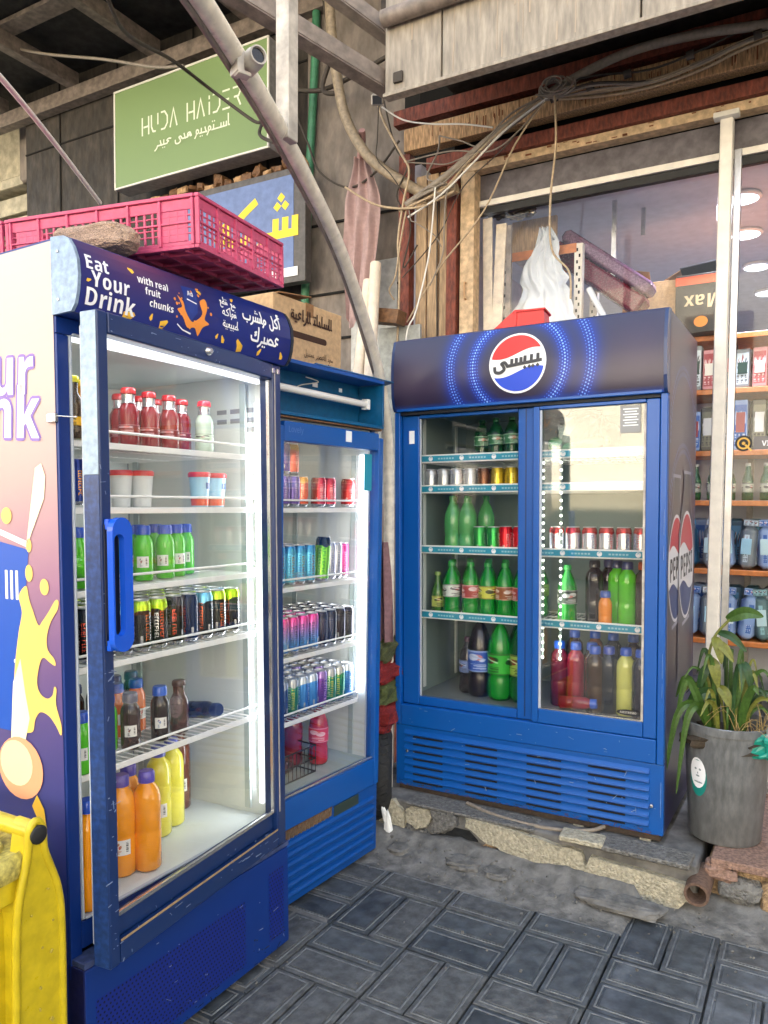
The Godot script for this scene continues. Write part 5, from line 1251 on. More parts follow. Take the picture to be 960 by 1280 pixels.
	dr.box(V(-0.025, 1.806, 0.3805), V(0.049, 0.048, 0.668), 0.004); dr.box(V(-0.025, 0.379, 0.3805), V(0.049, 0.052, 0.668), 0.004); dr.box(V(-0.033, 0.43, 0.3805), V(0.03, 0.049, 0.668), 0.004)
	var door := part("door", dr, M.navy, o); door.transform = DT
	q.call("door_glass", V(-0.034, 0.452, 0.044), V(-0.029, 1.784, 0.717), M.glass, 0.0, door)
	q.call("silver_edge", V(-0.020, 0.4575, 0.046), V(-0.012, 0.468, 0.714), M.silver, 0.001, door)
	q.call("worn_edge", V(-0.002, 0.405, 0.048), V(0.001, 0.410, 0.714), mat(col(190, 160, 120), 0.4, 0.4), 0.0005, door)
	q.call("silver_edge", V(-0.020, 0.46, 0.046), V(-0.010, 1.78, 0.056), M.silver, 0.001, door)
	q.call("bright_edge", V(-0.001, 0.46, 0.034), V(0.0012, 1.80, 0.039), M.steel_white, 0.0005, door)
	q.call("stile_side", V(-0.047, 1.47, 0.7485), V(-0.003, 1.827, 0.7505), M.steel_blue, 0.0005, door)
	q.call("stile_side_worn", V(-0.047, 0.358, 0.7485), V(-0.003, 1.469, 0.7502), mat(col(36, 70, 134), 0.4, 0, 0.45, 7.0), 0.0005, door)
	q.call("lamp_diffuser", V(-0.05, 1.768, 0.06), V(-0.038, 1.783, 0.70), M.lamp_strip, 0.0, door)
	# magnet seal round the door back
	var ms := MB.new(); ms.box(V(-0.054, 1.1, 0.738), V(0.008, 1.40, 0.012), 0.002); ms.box(V(-0.054, 1.80, 0.38), V(0.008, 0.012, 0.70), 0.002); ms.box(V(-0.054, 0.40, 0.38), V(0.008, 0.012, 0.70), 0.002); part("door_seal", ms, M.gasket, door)
	var lk := MB.new(); lk.lathe([Vector2(0, 0.012), Vector2(0.007, 0.012), Vector2(0.011, 0.006), Vector2(0.012, 0)], 14, Transform3D(Basis(V(0, 0, 1), -PI / 2), V(0.001, 1.808, 0.36))); part("lock", lk, M.silver, door)
	for z in [0.02, 0.045]: q.call("hinge_screw", V(0.0, 1.80, z - 0.006), V(0.004, 1.815, z + 0.006), M.silver, 0.001, door)
	# D handle on the near stile
	var hp := MB.new()
	var outer := rrect(-0.747, 1.075, -0.686, 1.375, 0.030); var inner := rrect(-0.742, 1.112, -0.711, 1.338, 0.014)
	var HT := Transform3D(Basis(V(0, 0, -1), V(0, 1, 0), V(1, 0, 0)), V(0.014, 0, 0))
	var nO := outer.size()
	for z in [0.0, 0.016]:
		for i in nO:
			var a := outer[i]; var b := outer[(i + 1) % nO]; var c := inner[(i + 1) % nO]; var d := inner[i]
			hp.quad(HT * V(a.x, a.y, z), HT * V(b.x, b.y, z), HT * V(c.x, c.y, z), HT * V(d.x, d.y, z), V(-1 if z == 0.0 else 1, 0, 0))
	for i in nO:
		var a := outer[i]; var b := outer[(i + 1) % nO]; var dn := (b - a).normalized()
		var na := V(0, -dn.x, -dn.y); 
		hp.quad(HT * V(a.x, a.y, 0), HT * V(b.x, b.y, 0), HT * V(b.x, b.y, 0.016), HT * V(a.x, a.y, 0.016), V(0, -dn.x, -dn.y))
		a = inner[i]; b = inner[(i + 1) % nO]; dn = (b - a).normalized()
		hp.quad(HT * V(a.x, a.y, 0), HT * V(b.x, b.y, 0), HT * V(b.x, b.y, 0.016), HT * V(a.x, a.y, 0.016), V(0, dn.x, dn.y))
	var hnd := part("door_handle", hp, M.handle, door)
	q.call("handle_recess", V(0.0005, 1.09, 0.70), V(0.004, 1.36, 0.744), mat(col(12, 22, 48), 0.5), 0.001, door)
	for y in [1.09, 1.36]: q.call("handle_mount", V(0.0005, y - 0.012, 0.70), V(0.0139, y + 0.012, 0.742), M.handle, 0.002, door)
	# binder clip holding the door
	var cl := thing("binder_clip", "small steel binder clip on the corner of the tall cooler", "clip", TA * spun(V(-0.055, 1.60, 0.765)))
	var c1 := MB.new(); c1.box(V(-0.004, 0, 0.007), V(0.03, 0.022, 0.012), 0.003); part("clip_body", c1, M.silver, cl)
	part("clip_wire", tubeq([V(0.01, 0.004, 0.006), V(0.03, 0.002, 0.004), V(0.05, 0.0, -0.005), V(0.055, 0.0, -0.012)], 0.0016, true, 5), M.silver, cl)
	var chip := mat(col(120, 136, 170), 0.6); var grime := mat(col(36, 36, 40), 0.9)
	scuffs(o, V(0.0008, 0.04, 0.74), V(0, 0, -0.72), V(0, 0.26, 0), 22, chip, 0.025); scuffs(o, V(0.0009, 0.035, 0.74), V(0, 0, -0.72), V(0, 0.08, 0), 70, grime, 0.02)
	scuffs(door, V(0.0006, 0.36, 0.715), V(0, 0, -0.66), V(0, 0.09, 0), 30, chip, 0.03); scuffs(door, V(0.0006, 0.40, 0.748), V(0, 0, -0.03), V(0, 1.3, 0), 40, chip, 0.02)
	scuffs(door, V(0.0006, 1.785, 0.715), V(0, 0, -0.66), V(0, 0.04, 0), 20, chip, 0.02)
	stock_tall()

func wavy(a: Array) -> PackedVector2Array:
	var P := []
	for i in range(0, a.size(), 2): P.append(Vector2(a[i], a[i + 1]))
	P.append(P[0])
	var o := PackedVector2Array(smooth2(P, 4)); o.remove_at(o.size() - 1)
	return o
# small chips, scratches and dirt specks on a face: origin, two in-plane axes (their length is the face), outward normal
func scuffs(parent: Node, o: Vector3, a: Vector3, b: Vector3, n: int, m: Material, longest := 0.05) -> void:
	var mb := MB.new()
	var z := a.cross(b).normalized()
	for k in n:
		var l := longest * pow(rng.randf(), 3.0) + 0.003
		var w := rng.randf_range(0.0006, 0.0022)
		var an := rng.randf() * PI if rng.randf() < 0.4 else rng.randf_range(-0.15, 0.15)
		var B := Basis(a.normalized(), b.normalized(), z) * Basis(Vector3(0, 0, 1), an)
		mb.box(o + a * rng.randf() + b * pow(rng.randf(), 1.4), V(l, w, 0.0008), 0, B)
	tag(part("scratch", mb, m, parent), "", "", "", "stuff")
func area(parent: Node, at: Vector3, dir: Vector3, size: Vector2, e: float, c: Color) -> void:
	var l := AreaLight3D.new(); l.name = "lamp_light"; l.area_size = size; l.light_energy = e; l.light_color = c; l.area_range = 6.0; l.area_attenuation = 2.0; l.shadow_enabled = true
	parent.add_child(l, true)
	l.transform = Transform3D(Basis.looking_at(dir.normalized(), Vector3.UP if absf(dir.normalized().y) < 0.9 else Vector3.BACK), at)

func stock_tall() -> void:
	var W := func(x: float, y: float, z: float, deg := 0.0) -> Transform3D: return TA * spun(V(x, y + 0.001, z), deg)
	var green := col(86, 196, 40); var blue := col(24, 78, 190); var orange := col(250, 158, 14); var dark := col(46, 34, 32); var ruby := col(150, 22, 34)
	# top shelf
	var n1 := [[-0.13, 0.491], [-0.235, 0.43], [-0.22, 0.372], [-0.14, 0.412], [-0.23, 0.305], [-0.14, 0.339], [-0.17, 0.262], [-0.30, 0.50]]
	for p in n1: bottle("red_bottle", "small red soda bottle with silver neck, %s of the red cluster on top shelf" % ORD[n1.find(p)], "bottle", "red soda bottles on the top shelf of the tall cooler", W.call(p[0], 1.56, p[1]), "soda", ruby, col(190, 40, 50), col(120, 16, 26), true, true)
	bottle("clear_bottle", "clear pale soda bottle with pink cap beside the red soda bottles", "bottle", "", W.call(-0.14, 1.56, 0.2), "soda", col(206, 226, 206), col(230, 60, 80), col(196, 216, 190), true, true)
	bottle("yellow_drink", "bottle with yellow label and yellow cap behind the door gap", "bottle", "", W.call(-0.10, 1.56, 0.69), "soda", col(70, 52, 30), col(230, 220, 30), col(250, 190, 30))
	bottle("amber_bottle", "amber orange bottle behind the door stile of tall cooler", "bottle", "", W.call(-0.13, 1.56, 0.625), "soda", col(236, 160, 24), col(230, 180, 40))
	# second shelf
	can("tall_can", "dark blue can with orange foot on second shelf by the door gap", "", W.call(-0.10, 1.40, 0.685, 60), 0.115, 0.026, can_texture(col(26, 50, 120), col(20, 40, 110), col(230, 230, 240), col(226, 150, 40), 31), "navy")
	var cups := [[-0.24, 0.425, "plain white cup with red lid nearest the door stile"], [-0.22, 0.368, "white cup with red lid and dark print, second shelf"], [-0.15, 0.213, "blue fruit yogurt cup with red lid, left of the pair"], [-0.165, 0.128, "blue fruit yogurt cup with red lid, right of the pair"]]
	for i in 4:
		var o := thing("dessert_cup", cups[i][2], "cup", W.call(cups[i][0], 1.40, cups[i][1], 20), "cups on the second shelf of the tall cooler")
		var b := MB.new(); b.lathe([Vector2(0, 0), Vector2(0.024, 0), Vector2(0.031, 0.088)], 18); part("cup_body", b, gloss(col(226, 230, 230) if i < 2 else col(160, 208, 232), 0.3), o)
		var l := MB.new(); l.lathe([Vector2(0.033, 0.086), Vector2(0.034, 0.096), Vector2(0.030, 0.101), Vector2(0, 0.10)], 18); part("cup_lid", l, gloss(col(206, 30, 50), 0.3), o)
		if i >= 2:
			var pk := MB.new(); pk.lathe([Vector2(0.0248, 0.003), Vector2(0.0268, 0.03)], 18); part("fruit_print", pk, gloss(col(232, 92, 60), 0.35), o)
			var mk := MB.new(); arcpatch(mk, 0.0302, 0.052, 0.07, -0.4, 0.5); part("brand_mark", mk, gloss(col(30, 80, 150), 0.35), o)
	# third shelf
	var n3 := [[-0.13, 0.66], [-0.15, 0.432], [-0.22, 0.425], [-0.15, 0.353], [-0.27, 0.34], [-0.175, 0.286], [-0.28, 0.265], [-0.21, 0.215]]
	for p in n3:
		bottle("green_juice", "bright green juice bottle with blue cap, %s from the door edge on third shelf" % ORD[n3.find(p)], "bottle", "green juice bottles on the third shelf of the tall cooler", W.call(p[0], 1.20, p[1], rng.randf_range(-70, 10)), "juice", green, blue, col(150, 150, 150), false)
	bottle("green_juice", "bright green juice bottle lying on its side at the door gap", "bottle", "", TA * Transform3D(Basis(V(1, 0, 0), 1.25) * Basis(Vector3.UP, 0.8), V(-0.10, 1.228, 0.60)), "juice", green, blue, col(150, 150, 150), false)
	bottle("dark_drink", "dark cola coloured bottle beside green juice at the door gap", "bottle", "", W.call(-0.2, 1.20, 0.62), "juice", dark, blue, col(150, 60, 60), false)
	# energy cans, five deep
	var cm := [can_texture(col(22, 24, 28), col(178, 214, 30), col(236, 90, 40), col(236, 236, 236), 1), can_texture(col(20, 24, 34), col(120, 196, 232), col(236, 100, 50), col(236, 240, 244), 2), can_texture(col(26, 28, 28), col(190, 220, 50), col(240, 240, 240), col(230, 110, 40), 3), can_texture(col(18, 18, 22), col(30, 34, 44), col(226, 80, 60), col(120, 126, 140), 4)]
	for i in 11:
		for j in 5:
			var k := rng.randi() % 4
			can("energy_can", "black energy drink can, %s from the far end in the %s of fourth shelf" % [ORD[i], ROW[j]], "energy cans packed on the fourth shelf of the tall cooler", W.call(-0.125 - j * 0.062, 1.015, 0.115 + i * 0.059 + rng.randf_range(-0.002, 0.002), rng.randf() * 360.0), 0.138, 0.0272, cm[k], "e%d" % k)
	# fifth shelf
	bottle("green_juice", "bright green juice bottle with blue cap on fifth shelf, seen past the door edge", "bottle", "", W.call(-0.10, 0.755, 0.684, -40), "juice", green, blue, col(170, 120, 80), false)
	bottle("green_juice", "bright green juice bottle on fifth shelf, half hidden by the door stile", "bottle", "", W.call(-0.19, 0.755, 0.53, -40), "juice", green, blue, col(170, 120, 80), false)
	bottle("dark_juice", "dark juice bottle with white label on fifth shelf, left of the orange juices", "bottle", "", W.call(-0.15, 0.755, 0.488, -40), "juice", dark, col(40, 50, 90), col(80, 80, 80), false)
	bottle("dark_juice", "dark juice bottle with bright blue cap in middle of fifth shelf", "bottle", "", W.call(-0.14, 0.755, 0.392, -40), "juice", dark, col(34, 96, 200), col(120, 140, 180), false)
	bottle("brown_bottle", "empty looking brown bottle with brown cap on fifth shelf", "bottle", "", W.call(-0.15, 0.755, 0.31, -40), "soda", col(92, 62, 58), col(96, 74, 70))
	bottle("orange_juice", "orange juice bottle behind the dark juices, fifth shelf", "bottle", "orange juices at the back of the fifth shelf", W.call(-0.27, 0.755, 0.43), "juice", col(226, 110, 30), blue, col(190, 90, 60), false)
	bottle("orange_juice", "orange juice bottle behind the dark juices, fifth shelf", "bottle", "orange juices at the back of the fifth shelf", W.call(-0.27, 0.755, 0.36), "juice", col(226, 110, 30), blue, col(190, 90, 60), false)
	var k5 := [[-0.36, 0.50], [-0.36, 0.43], [-0.38, 0.56], [-0.36, 0.36], [-0.37, 0.29]]
	for p in k5: bottle("dark_juice", "dark bottle, %s in the back row of the fifth shelf" % ORD[k5.find(p)], "bottle", "dark bottles in the back row of the fifth shelf", W.call(p[0], 0.755, p[1]), "juice", col(40, 30, 30), col(30, 50, 110))
	bottle("dark_juice", "dark juice bottle with blue cap lying on its side, fifth shelf", "bottle", "", TA * Transform3D(Basis(V(0, 0, 1), -1.45), V(-0.24, 0.783, 0.205)), "juice", col(36, 32, 36), col(30, 44, 84))
	# floor
	bottle("orange_litre", "large orange juice bottle with blue cap in the door gap, cooler floor", "bottle", "", W.call(-0.08, 0.43, 0.685), "litre", orange, blue)
	bottle("orange_litre", "large orange juice bottle with white label beside the door stile, cooler floor", "bottle", "", W.call(-0.15, 0.43, 0.525, -40), "litre", orange, col(80, 70, 170), col(200, 130, 90), false)
	bottle("orange_litre", "large plain orange juice bottle with violet cap, cooler floor", "bottle", "", W.call(-0.115, 0.43, 0.468), "litre", orange, col(80, 70, 180))
	bottle("orange_litre", "large orange juice bottle behind the plain one, cooler floor", "bottle", "", W.call(-0.20, 0.43, 0.455), "litre", orange, col(80, 70, 180))
	bottle("yellow_litre", "large pale yellow juice bottle with label, left of two yellow ones", "bottle", "", W.call(-0.25, 0.43, 0.30, -40), "litre", col(232, 222, 70), col(80, 90, 190), col(180, 170, 120), false)
	bottle("yellow_litre", "large plain pale yellow juice bottle, right of two yellow ones", "bottle", "", W.call(-0.275, 0.43, 0.222), "litre", col(236, 228, 84), col(80, 90, 190))
	bottle("brown_litre", "tall brown drink bottle at the back corner of cooler floor", "bottle", "", W.call(-0.35, 0.43, 0.118, -40), "litre", col(104, 52, 36), col(80, 50, 40), col(160, 130, 120), false)

func cooler_short() -> void:
	TB = Transform3D(Basis(Vector3(0.9978, -0.0096, 0.066), Vector3(0.0096, 1, 0.0006), Vector3(-0.066, 0, 0.9978)).orthonormalized(), Vector3(-1.5168, 0, -2.6254))
	var o := thing("short_cooler", "shorter blue drink cooler with open light box on top", "drink cooler", TB)
	var q := func(nm: String, lo: Vector3, hi: Vector3, m: Material, bev := 0.002, par: Node = o) -> MeshInstance3D:
		var b := MB.new(); b.box((lo + hi) / 2, hi - lo, bev); return part(nm, b, m, par)
	q.call("near_side", V(-0.62, 0.02, 0.60), V(-0.042, 1.70, 0.625), M.blue_b)
	q.call("far_side", V(-0.62, 0.02, 0.0), V(-0.042, 1.70, 0.024), M.blue_b)
	q.call("back_panel", V(-0.62, 0.02, 0.025), V(-0.585, 1.70, 0.599), M.blue_b)
	q.call("liner_back", V(-0.584, 0.38, 0.025), V(-0.50, 1.66, 0.599), M.liner_grey)
	for k in 26: q.call("back_rib", V(-0.4995, 0.60 + k * 0.04, 0.03), V(-0.494, 0.622 + k * 0.04, 0.42), M.liner, 0.002)
	q.call("liner_far_side", V(-0.499, 0.38, 0.0245), V(-0.046, 1.66, 0.029), M.liner)
	q.call("liner_near_side", V(-0.499, 0.38, 0.594), V(-0.046, 1.66, 0.5995), M.liner)
	q.call("liner_floor", V(-0.499, 0.36, 0.03), V(-0.046, 0.40, 0.593), M.liner_grey)
	q.call("liner_ceiling", V(-0.58, 1.655, 0.03), V(-0.046, 1.70, 0.593), M.liner)
	for x in [-0.12, -0.42]:
		var sb := MB.new(); sb.box(V(x, 1.0, 0.0315), V(0.022, 1.2, 0.004)); part("shelf_bracket", sb, M.liner_grey, o)
	# light box without its cover
	q.call("box_back", V(-0.13, 1.70, 0.0), V(-0.118, 1.885, 0.625), M.teal, 0.001)
	q.call("box_top", V(-0.117, 1.872, 0.0), V(0.0, 1.886, 0.625), M.blue_b)
	q.call("box_bottom", V(-0.117, 1.70, 0.0), V(0.0, 1.712, 0.625), M.teal)
	q.call("box_end", V(-0.117, 1.713, 0.0), V(0.0, 1.871, 0.010), M.teal)
	q.call("box_end", V(-0.117, 1.713, 0.615), V(0.0, 1.871, 0.625), M.teal)
	q.call("box_roof", V(-0.62, 1.70, 0.0), V(-0.131, 1.88, 0.625), M.blue_b)
	q.call("rusty_gap", V(-0.04, 1.692, 0.005), V(-0.006, 1.699, 0.62), M.wood)
	part("fluorescent_tube", tubeq([V(-0.06, 1.80, 0.58), V(-0.06, 1.795, 0.045)], 0.013, false, 12), M.tube_off, o)
	for z in [0.04, 0.585]: q.call("tube_holder", V(-0.075, 1.775, z - 0.01), V(-0.045, 1.815, z + 0.01), M.white)
	part("loose_wire", tubeq([V(-0.1, 1.86, 0.36), V(-0.09, 1.85, 0.30), V(-0.1, 1.83, 0.38), V(-0.11, 1.82, 0.40)], 0.002, true, 5), M.cable_white, o)
	var bent := MB.new(); bent.box(V(-0.1, 1.88, 0.15), V(0.16, 0.004, 0.5), 0, Basis(V(0, 0, 1), 0.2)); part("bent_lid", bent, M.teal, o)
	q.call("arrow_print", V(-0.1175, 1.835, 0.27), V(-0.1168, 1.850, 0.30), M.print_white, 0.0)
	q.call("arrow_print", V(-0.1175, 1.835, 0.12), V(-0.1168, 1.850, 0.14), M.print_white, 0.0)
	# door
	var d := MB.new()
	d.box(V(-0.02, 0.98, 0.0155), V(0.04, 1.37, 0.031), 0.004); d.box(V(-0.02, 0.98, 0.605), V(0.04, 1.37, 0.036), 0.004)
	d.box(V(-0.02, 1.648, 0.309), V(0.039, 0.066, 0.554), 0.003); d.box(V(-0.02, 0.349, 0.309), V(0.039, 0.104, 0.554), 0.003)
	var door := part("door", d, M.blue, o)
	q.call("door_glass", V(-0.024, 0.402, 0.032), V(-0.019, 1.614, 0.586), M.glass, 0.0, door)
	var dl := MB.new(); dl.text("Lovely", 0.02, Vector2(-0.53, 1.655), func(u, v, l): return V(0.0006 + l, v, -u), false); part("faint_lettering", dl, mat(col(90, 120, 190), 0.4), door)
	q.call("white_tag", V(0.0, 1.635, 0.215), V(0.0015, 1.675, 0.25), M.print_white, 0.0, door)
	q.call("teal_sticker", V(-0.0185, 1.46, 0.055), V(-0.0175, 1.60, 0.105), M.teal_print, 0.0, door)
	q.call("silver_edge", V(-0.014, 0.405, 0.034), V(-0.008, 0.412, 0.584), M.silver, 0.0005, door)
	q.call("edge_profile", V(-0.044, 0.41, 0.032), V(-0.041, 1.61, 0.040), M.gasket, 0.0005, door)
	for y in [1.394, 1.117, 0.869, 0.64]: wire_shelf(o, V(-0.075, y - 0.004, 0.05), V(-1, 0, 0), V(0, 0, 1), 0.41, 0.53, true)
	# lower panel with waves
	q.call("lower_panel", V(-0.04, 0.025, 0.0), V(-0.008, 0.296, 0.622), M.blue_b)
	for k in 6:
		var w := MB.new(); w.tube([V(-0.009, 0.06 + k * 0.036, 0.03), V(-0.009, 0.06 + k * 0.036, 0.60)], 0.0125, 10); part("panel_ridge", w, M.blue_b, o)
	var sl := q.call("vent_slot", V(-0.0085, 0.262, 0.30), V(-0.0045, 0.295, 0.60), M.wood, 0.0)
	var fin := MB.new()
	for k in 40: fin.box(V(-0.004, 0.278, 0.305 + k * 0.0073), V(0.004, 0.026 + 0.006 * (k % 3), 0.002), 0, Basis(V(1, 0, 0), 0.2 * sin(k * 2.1)))
	tag(part("coil_fin", fin, mat(col(150, 130, 110), 0.7, 0.2, 0.5, 20.0), sl), "", "", "", "stuff")
	q.call("dark_hatch", V(-0.0085, 0.245, 0.13), V(-0.0045, 0.29, 0.285), mat(col(46, 62, 56), 0.5), 0.001)
	q.call("plinth_side", V(-0.6, 0.0, 0.004), V(-0.045, 0.02, 0.62), M.rubber)
	# lamp
	q.call("led_tube", V(-0.078, 0.66, 0.041), V(-0.058, 1.60, 0.058), M.lamp, 0.004)
	area(o, V(-0.083, 1.13, 0.066), V(-0.8, 0, 0.6), Vector2(0.02, 0.92), 0.02, Color(0.97, 0.98, 1.0))
	# a carton lies on its roof
	var cb := thing("printed_carton", "brown cardboard carton with black arabic print on top of the short cooler", "box", TB * Transform3D(Basis(Vector3.UP, 0.02), V(-0.42, 1.887, 0.10)))
	var b1 := MB.new(); b1.box(V(0, 0.155, 0), V(0.24, 0.31, 0.44), 0.003); part("carton_body", b1, mat(col(212, 174, 128), 0.85, 0, 0.15, 5.0, 0.08), cb)
	var t1 := MB.new(); t1.box(V(0, 0.3105, 0), V(0.242, 0.003, 0.05)); t1.box(V(0.1207, 0.285, 0.0), V(0.001, 0.05, 0.05)); part("tape", t1, M.card_dark, cb)
	var fm := func(u, v, l): return V(0.1208 + l, v, -u)
	var am := MB.new()
	arabic(am, "A l S A d A t/2a _ A l ri A e t/2b hf/2a", 0.0195, Vector2(0.012, 0.235), 0.008, fm)
	am.flat(rrect(-0.17, 0.165, 0.115, 0.19, 0.012), fm)
	arabic(am, "m w d _ A l e s t/2b r _ t m S t/2b lf", 0.011, Vector2(0.06, 0.105), 0.0026, fm, 0.0)
	arabic(am, "A l k m t/2b hf/2a", 0.011, Vector2(0.11, 0.07), 0.0026, fm, 0.0)
	part("lettering", am, mat(col(66, 40, 24), 0.8), cb)
	var lf := MB.new(); lf.box(V(0.05, 0.325, 0.10), V(0.16, 0.004, 0.2), 0, Basis(V(1, 0, 0), 0.12)); part("flap", lf, M.card_dark, cb)
	# stock
	var W := func(x: float, y: float, z: float, deg := 0.0) -> Transform3D: return TB * spun(V(x, y + 0.001, z), deg)
	var purple := can_texture(col(96, 72, 150), col(110, 90, 170), col(200, 190, 220), col(60, 50, 120), 11); var red := can_texture(col(196, 32, 44), col(186, 30, 40), col(250, 240, 240), col(250, 220, 220), 12); var orng := can_texture(col(224, 96, 66), col(226, 160, 60), col(250, 220, 200), col(200, 60, 50), 13)
	for z in [0.46, 0.405, 0.525]: can("violet_can", "violet drink can on top shelf of the short cooler", "violet cans on the top shelf of the short cooler", W.call(-0.12, 1.394, z, 20), 0.112, 0.0275, purple, "v")
	can("violet_can", "violet drink can stacked on top of the violet row", "", W.call(-0.12, 1.508, 0.46, 70), 0.112, 0.0275, purple, "v")
	can("coral_can", "coral red drink can standing beside the violet cans", "", W.call(-0.13, 1.394, 0.345, 0), 0.112, 0.0275, orng, "c")
	can("coral_can", "coral red drink can stacked on top of the violet row", "", W.call(-0.13, 1.508, 0.40, 40), 0.112, 0.0275, orng, "c")
	for z in [0.255, 0.195, 0.068]: can("red_can", "red drink can with white lettering on top shelf of the short cooler", "red cans on the top shelf of the short cooler", W.call(-0.12, 1.394, z, 40), 0.112, 0.0285, red, "r")
	var sky := can_texture(col(92, 178, 214), col(60, 140, 190), col(140, 60, 40), col(30, 80, 150), 14); var lime := can_texture(col(120, 196, 50), col(24, 40, 60), col(30, 110, 60), col(210, 240, 120), 15); var silver := can_texture(col(170, 174, 186), col(150, 156, 170), col(90, 96, 130), col(220, 220, 226), 16); var mag := can_texture(col(196, 64, 140), col(180, 60, 130), col(240, 200, 230), col(120, 30, 90), 17)
	for z in [0.49, 0.434, 0.378, 0.322]: can("sky_can", "sky blue drink can on second shelf of the short cooler", "sky blue cans on the second shelf of the short cooler", W.call(-0.11, 1.117, z, 30), 0.142, 0.0262, sky, "s")
	for z in [0.50, 0.43, 0.36]: can("sky_can", "sky blue drink can in back row of the second shelf", "sky blue cans on the second shelf of the short cooler", W.call(-0.18, 1.117, z, 30), 0.142, 0.0262, sky, "s")
	can("lime_can", "tall lime green can leaning on second shelf of the short cooler", "", TB * Transform3D(Basis(V(1, 0, 0), -0.10), V(-0.10, 1.119, 0.262)), 0.168, 0.0285, lime, "l")
	for z in [0.21, 0.165, 0.125]: can("silver_can", "silver drink can between the lime can and the magenta can", "silver cans on the second shelf of the short cooler", W.call(-0.13, 1.117, z, 10), 0.142, 0.0225, silver, "g")
	can("magenta_can", "magenta drink can at the far end of second shelf", "", W.call(-0.13, 1.117, 0.083, 10), 0.138, 0.0225, mag, "m")
	var pkb := can_texture(col(80, 150, 214), col(226, 60, 140), col(40, 40, 70), col(40, 40, 70), 18, true); var blk := can_texture(col(48, 48, 58), col(40, 40, 48), col(120, 120, 130), col(80, 80, 96), 19)
	for i in 9:
		for j in 4:
			var z := 0.525 - i * 0.056
			if i < 5: can("pink_blue_can", "pink to blue drink can, %s from the tall cooler, %s of third shelf" % [ORD[i], ROW[j]], "pink and blue cans on the third shelf of the short cooler", W.call(-0.11 - j * 0.062, 0.869, z, rng.randf() * 90.0 - 45.0), 0.136, 0.0265, pkb, "p")
			else: can("charcoal_can", "charcoal drink can, %s from the tall cooler, %s of third shelf" % [ORD[i], ROW[j]], "charcoal cans on the third shelf of the short cooler", W.call(-0.11 - j * 0.062, 0.869, z, rng.randf() * 90.0), 0.136, 0.0265, blk, "k")
	var mix := [can_texture(col(60, 80, 120), col(150, 160, 176), col(190, 200, 220), col(40, 50, 90), 20), can_texture(col(40, 130, 80), col(176, 180, 180), col(226, 196, 60), col(220, 240, 200), 21), can_texture(col(60, 130, 200), col(190, 200, 210), col(230, 236, 244), col(30, 60, 130), 22), can_texture(col(110, 60, 150), col(150, 120, 180), col(220, 190, 230), col(60, 30, 90), 23)]
	var mn := ["navy_can", "green_can", "blue_can", "purple_can"]
	var ml := ["navy and silver", "green", "bright blue", "purple"]
	for i in 9:
		for j in 4:
			var k: int = [0, 0, 1, 2, 2, 3, 1, 1, 2][i] if j == 0 else rng.randi() % 4
			can(mn[k], "%s drink can, %s from the tall cooler, %s of fourth shelf" % [ml[k], ORD[i], ROW[j]], ml[k] + " cans on the fourth shelf of the short cooler", W.call(-0.11 - j * 0.062, 0.64, 0.525 - i * 0.056, rng.randf() * 80.0 - 40.0), 0.14, 0.0265, mix[k], mn[k])
	bottle("red_juice", "short red juice bottle on the floor of the short cooler", "bottle", "", W.call(-0.15, 0.402, 0.20), "pet", col(196, 30, 56), col(60, 40, 70), col(214, 50, 80))
	bottle("crimson_juice", "second red bottle behind the wire basket in the short cooler", "bottle", "", W.call(-0.22, 0.402, 0.27), "pet", col(150, 30, 60), col(60, 40, 70))
	var bk := thing("wire_basket", "dark wire basket on the floor of the short cooler", "basket", W.call(-0.2, 0.402, 0.40))
	var bm := MB.new()
	for y in [0.0, 0.05, 0.10]: bm.tube([V(-0.1, y, -0.12), V(0.1, y, -0.12), V(0.1, y, 0.12), V(-0.1, y, 0.12), V(-0.1, y, -0.12)], 0.003, 5)
	for k in 12: bm.tube([V(0.1, 0, -0.12 + k * 0.022), V(0.1, 0.1, -0.12 + k * 0.022)], 0.002, 5)
	part("wires", bm, M.seal_dark, bk)
	for k in 3: bottle("brown_bottle", "brown bottle lying in the dark wire basket", "bottle", "brown bottles in the wire basket", TB * Transform3D(Basis(V(1, 0, 0), 1.57), V(-0.16 - 0.06 * k, 0.436, 0.36)), "juice", col(90, 44, 46), col(60, 30, 40))

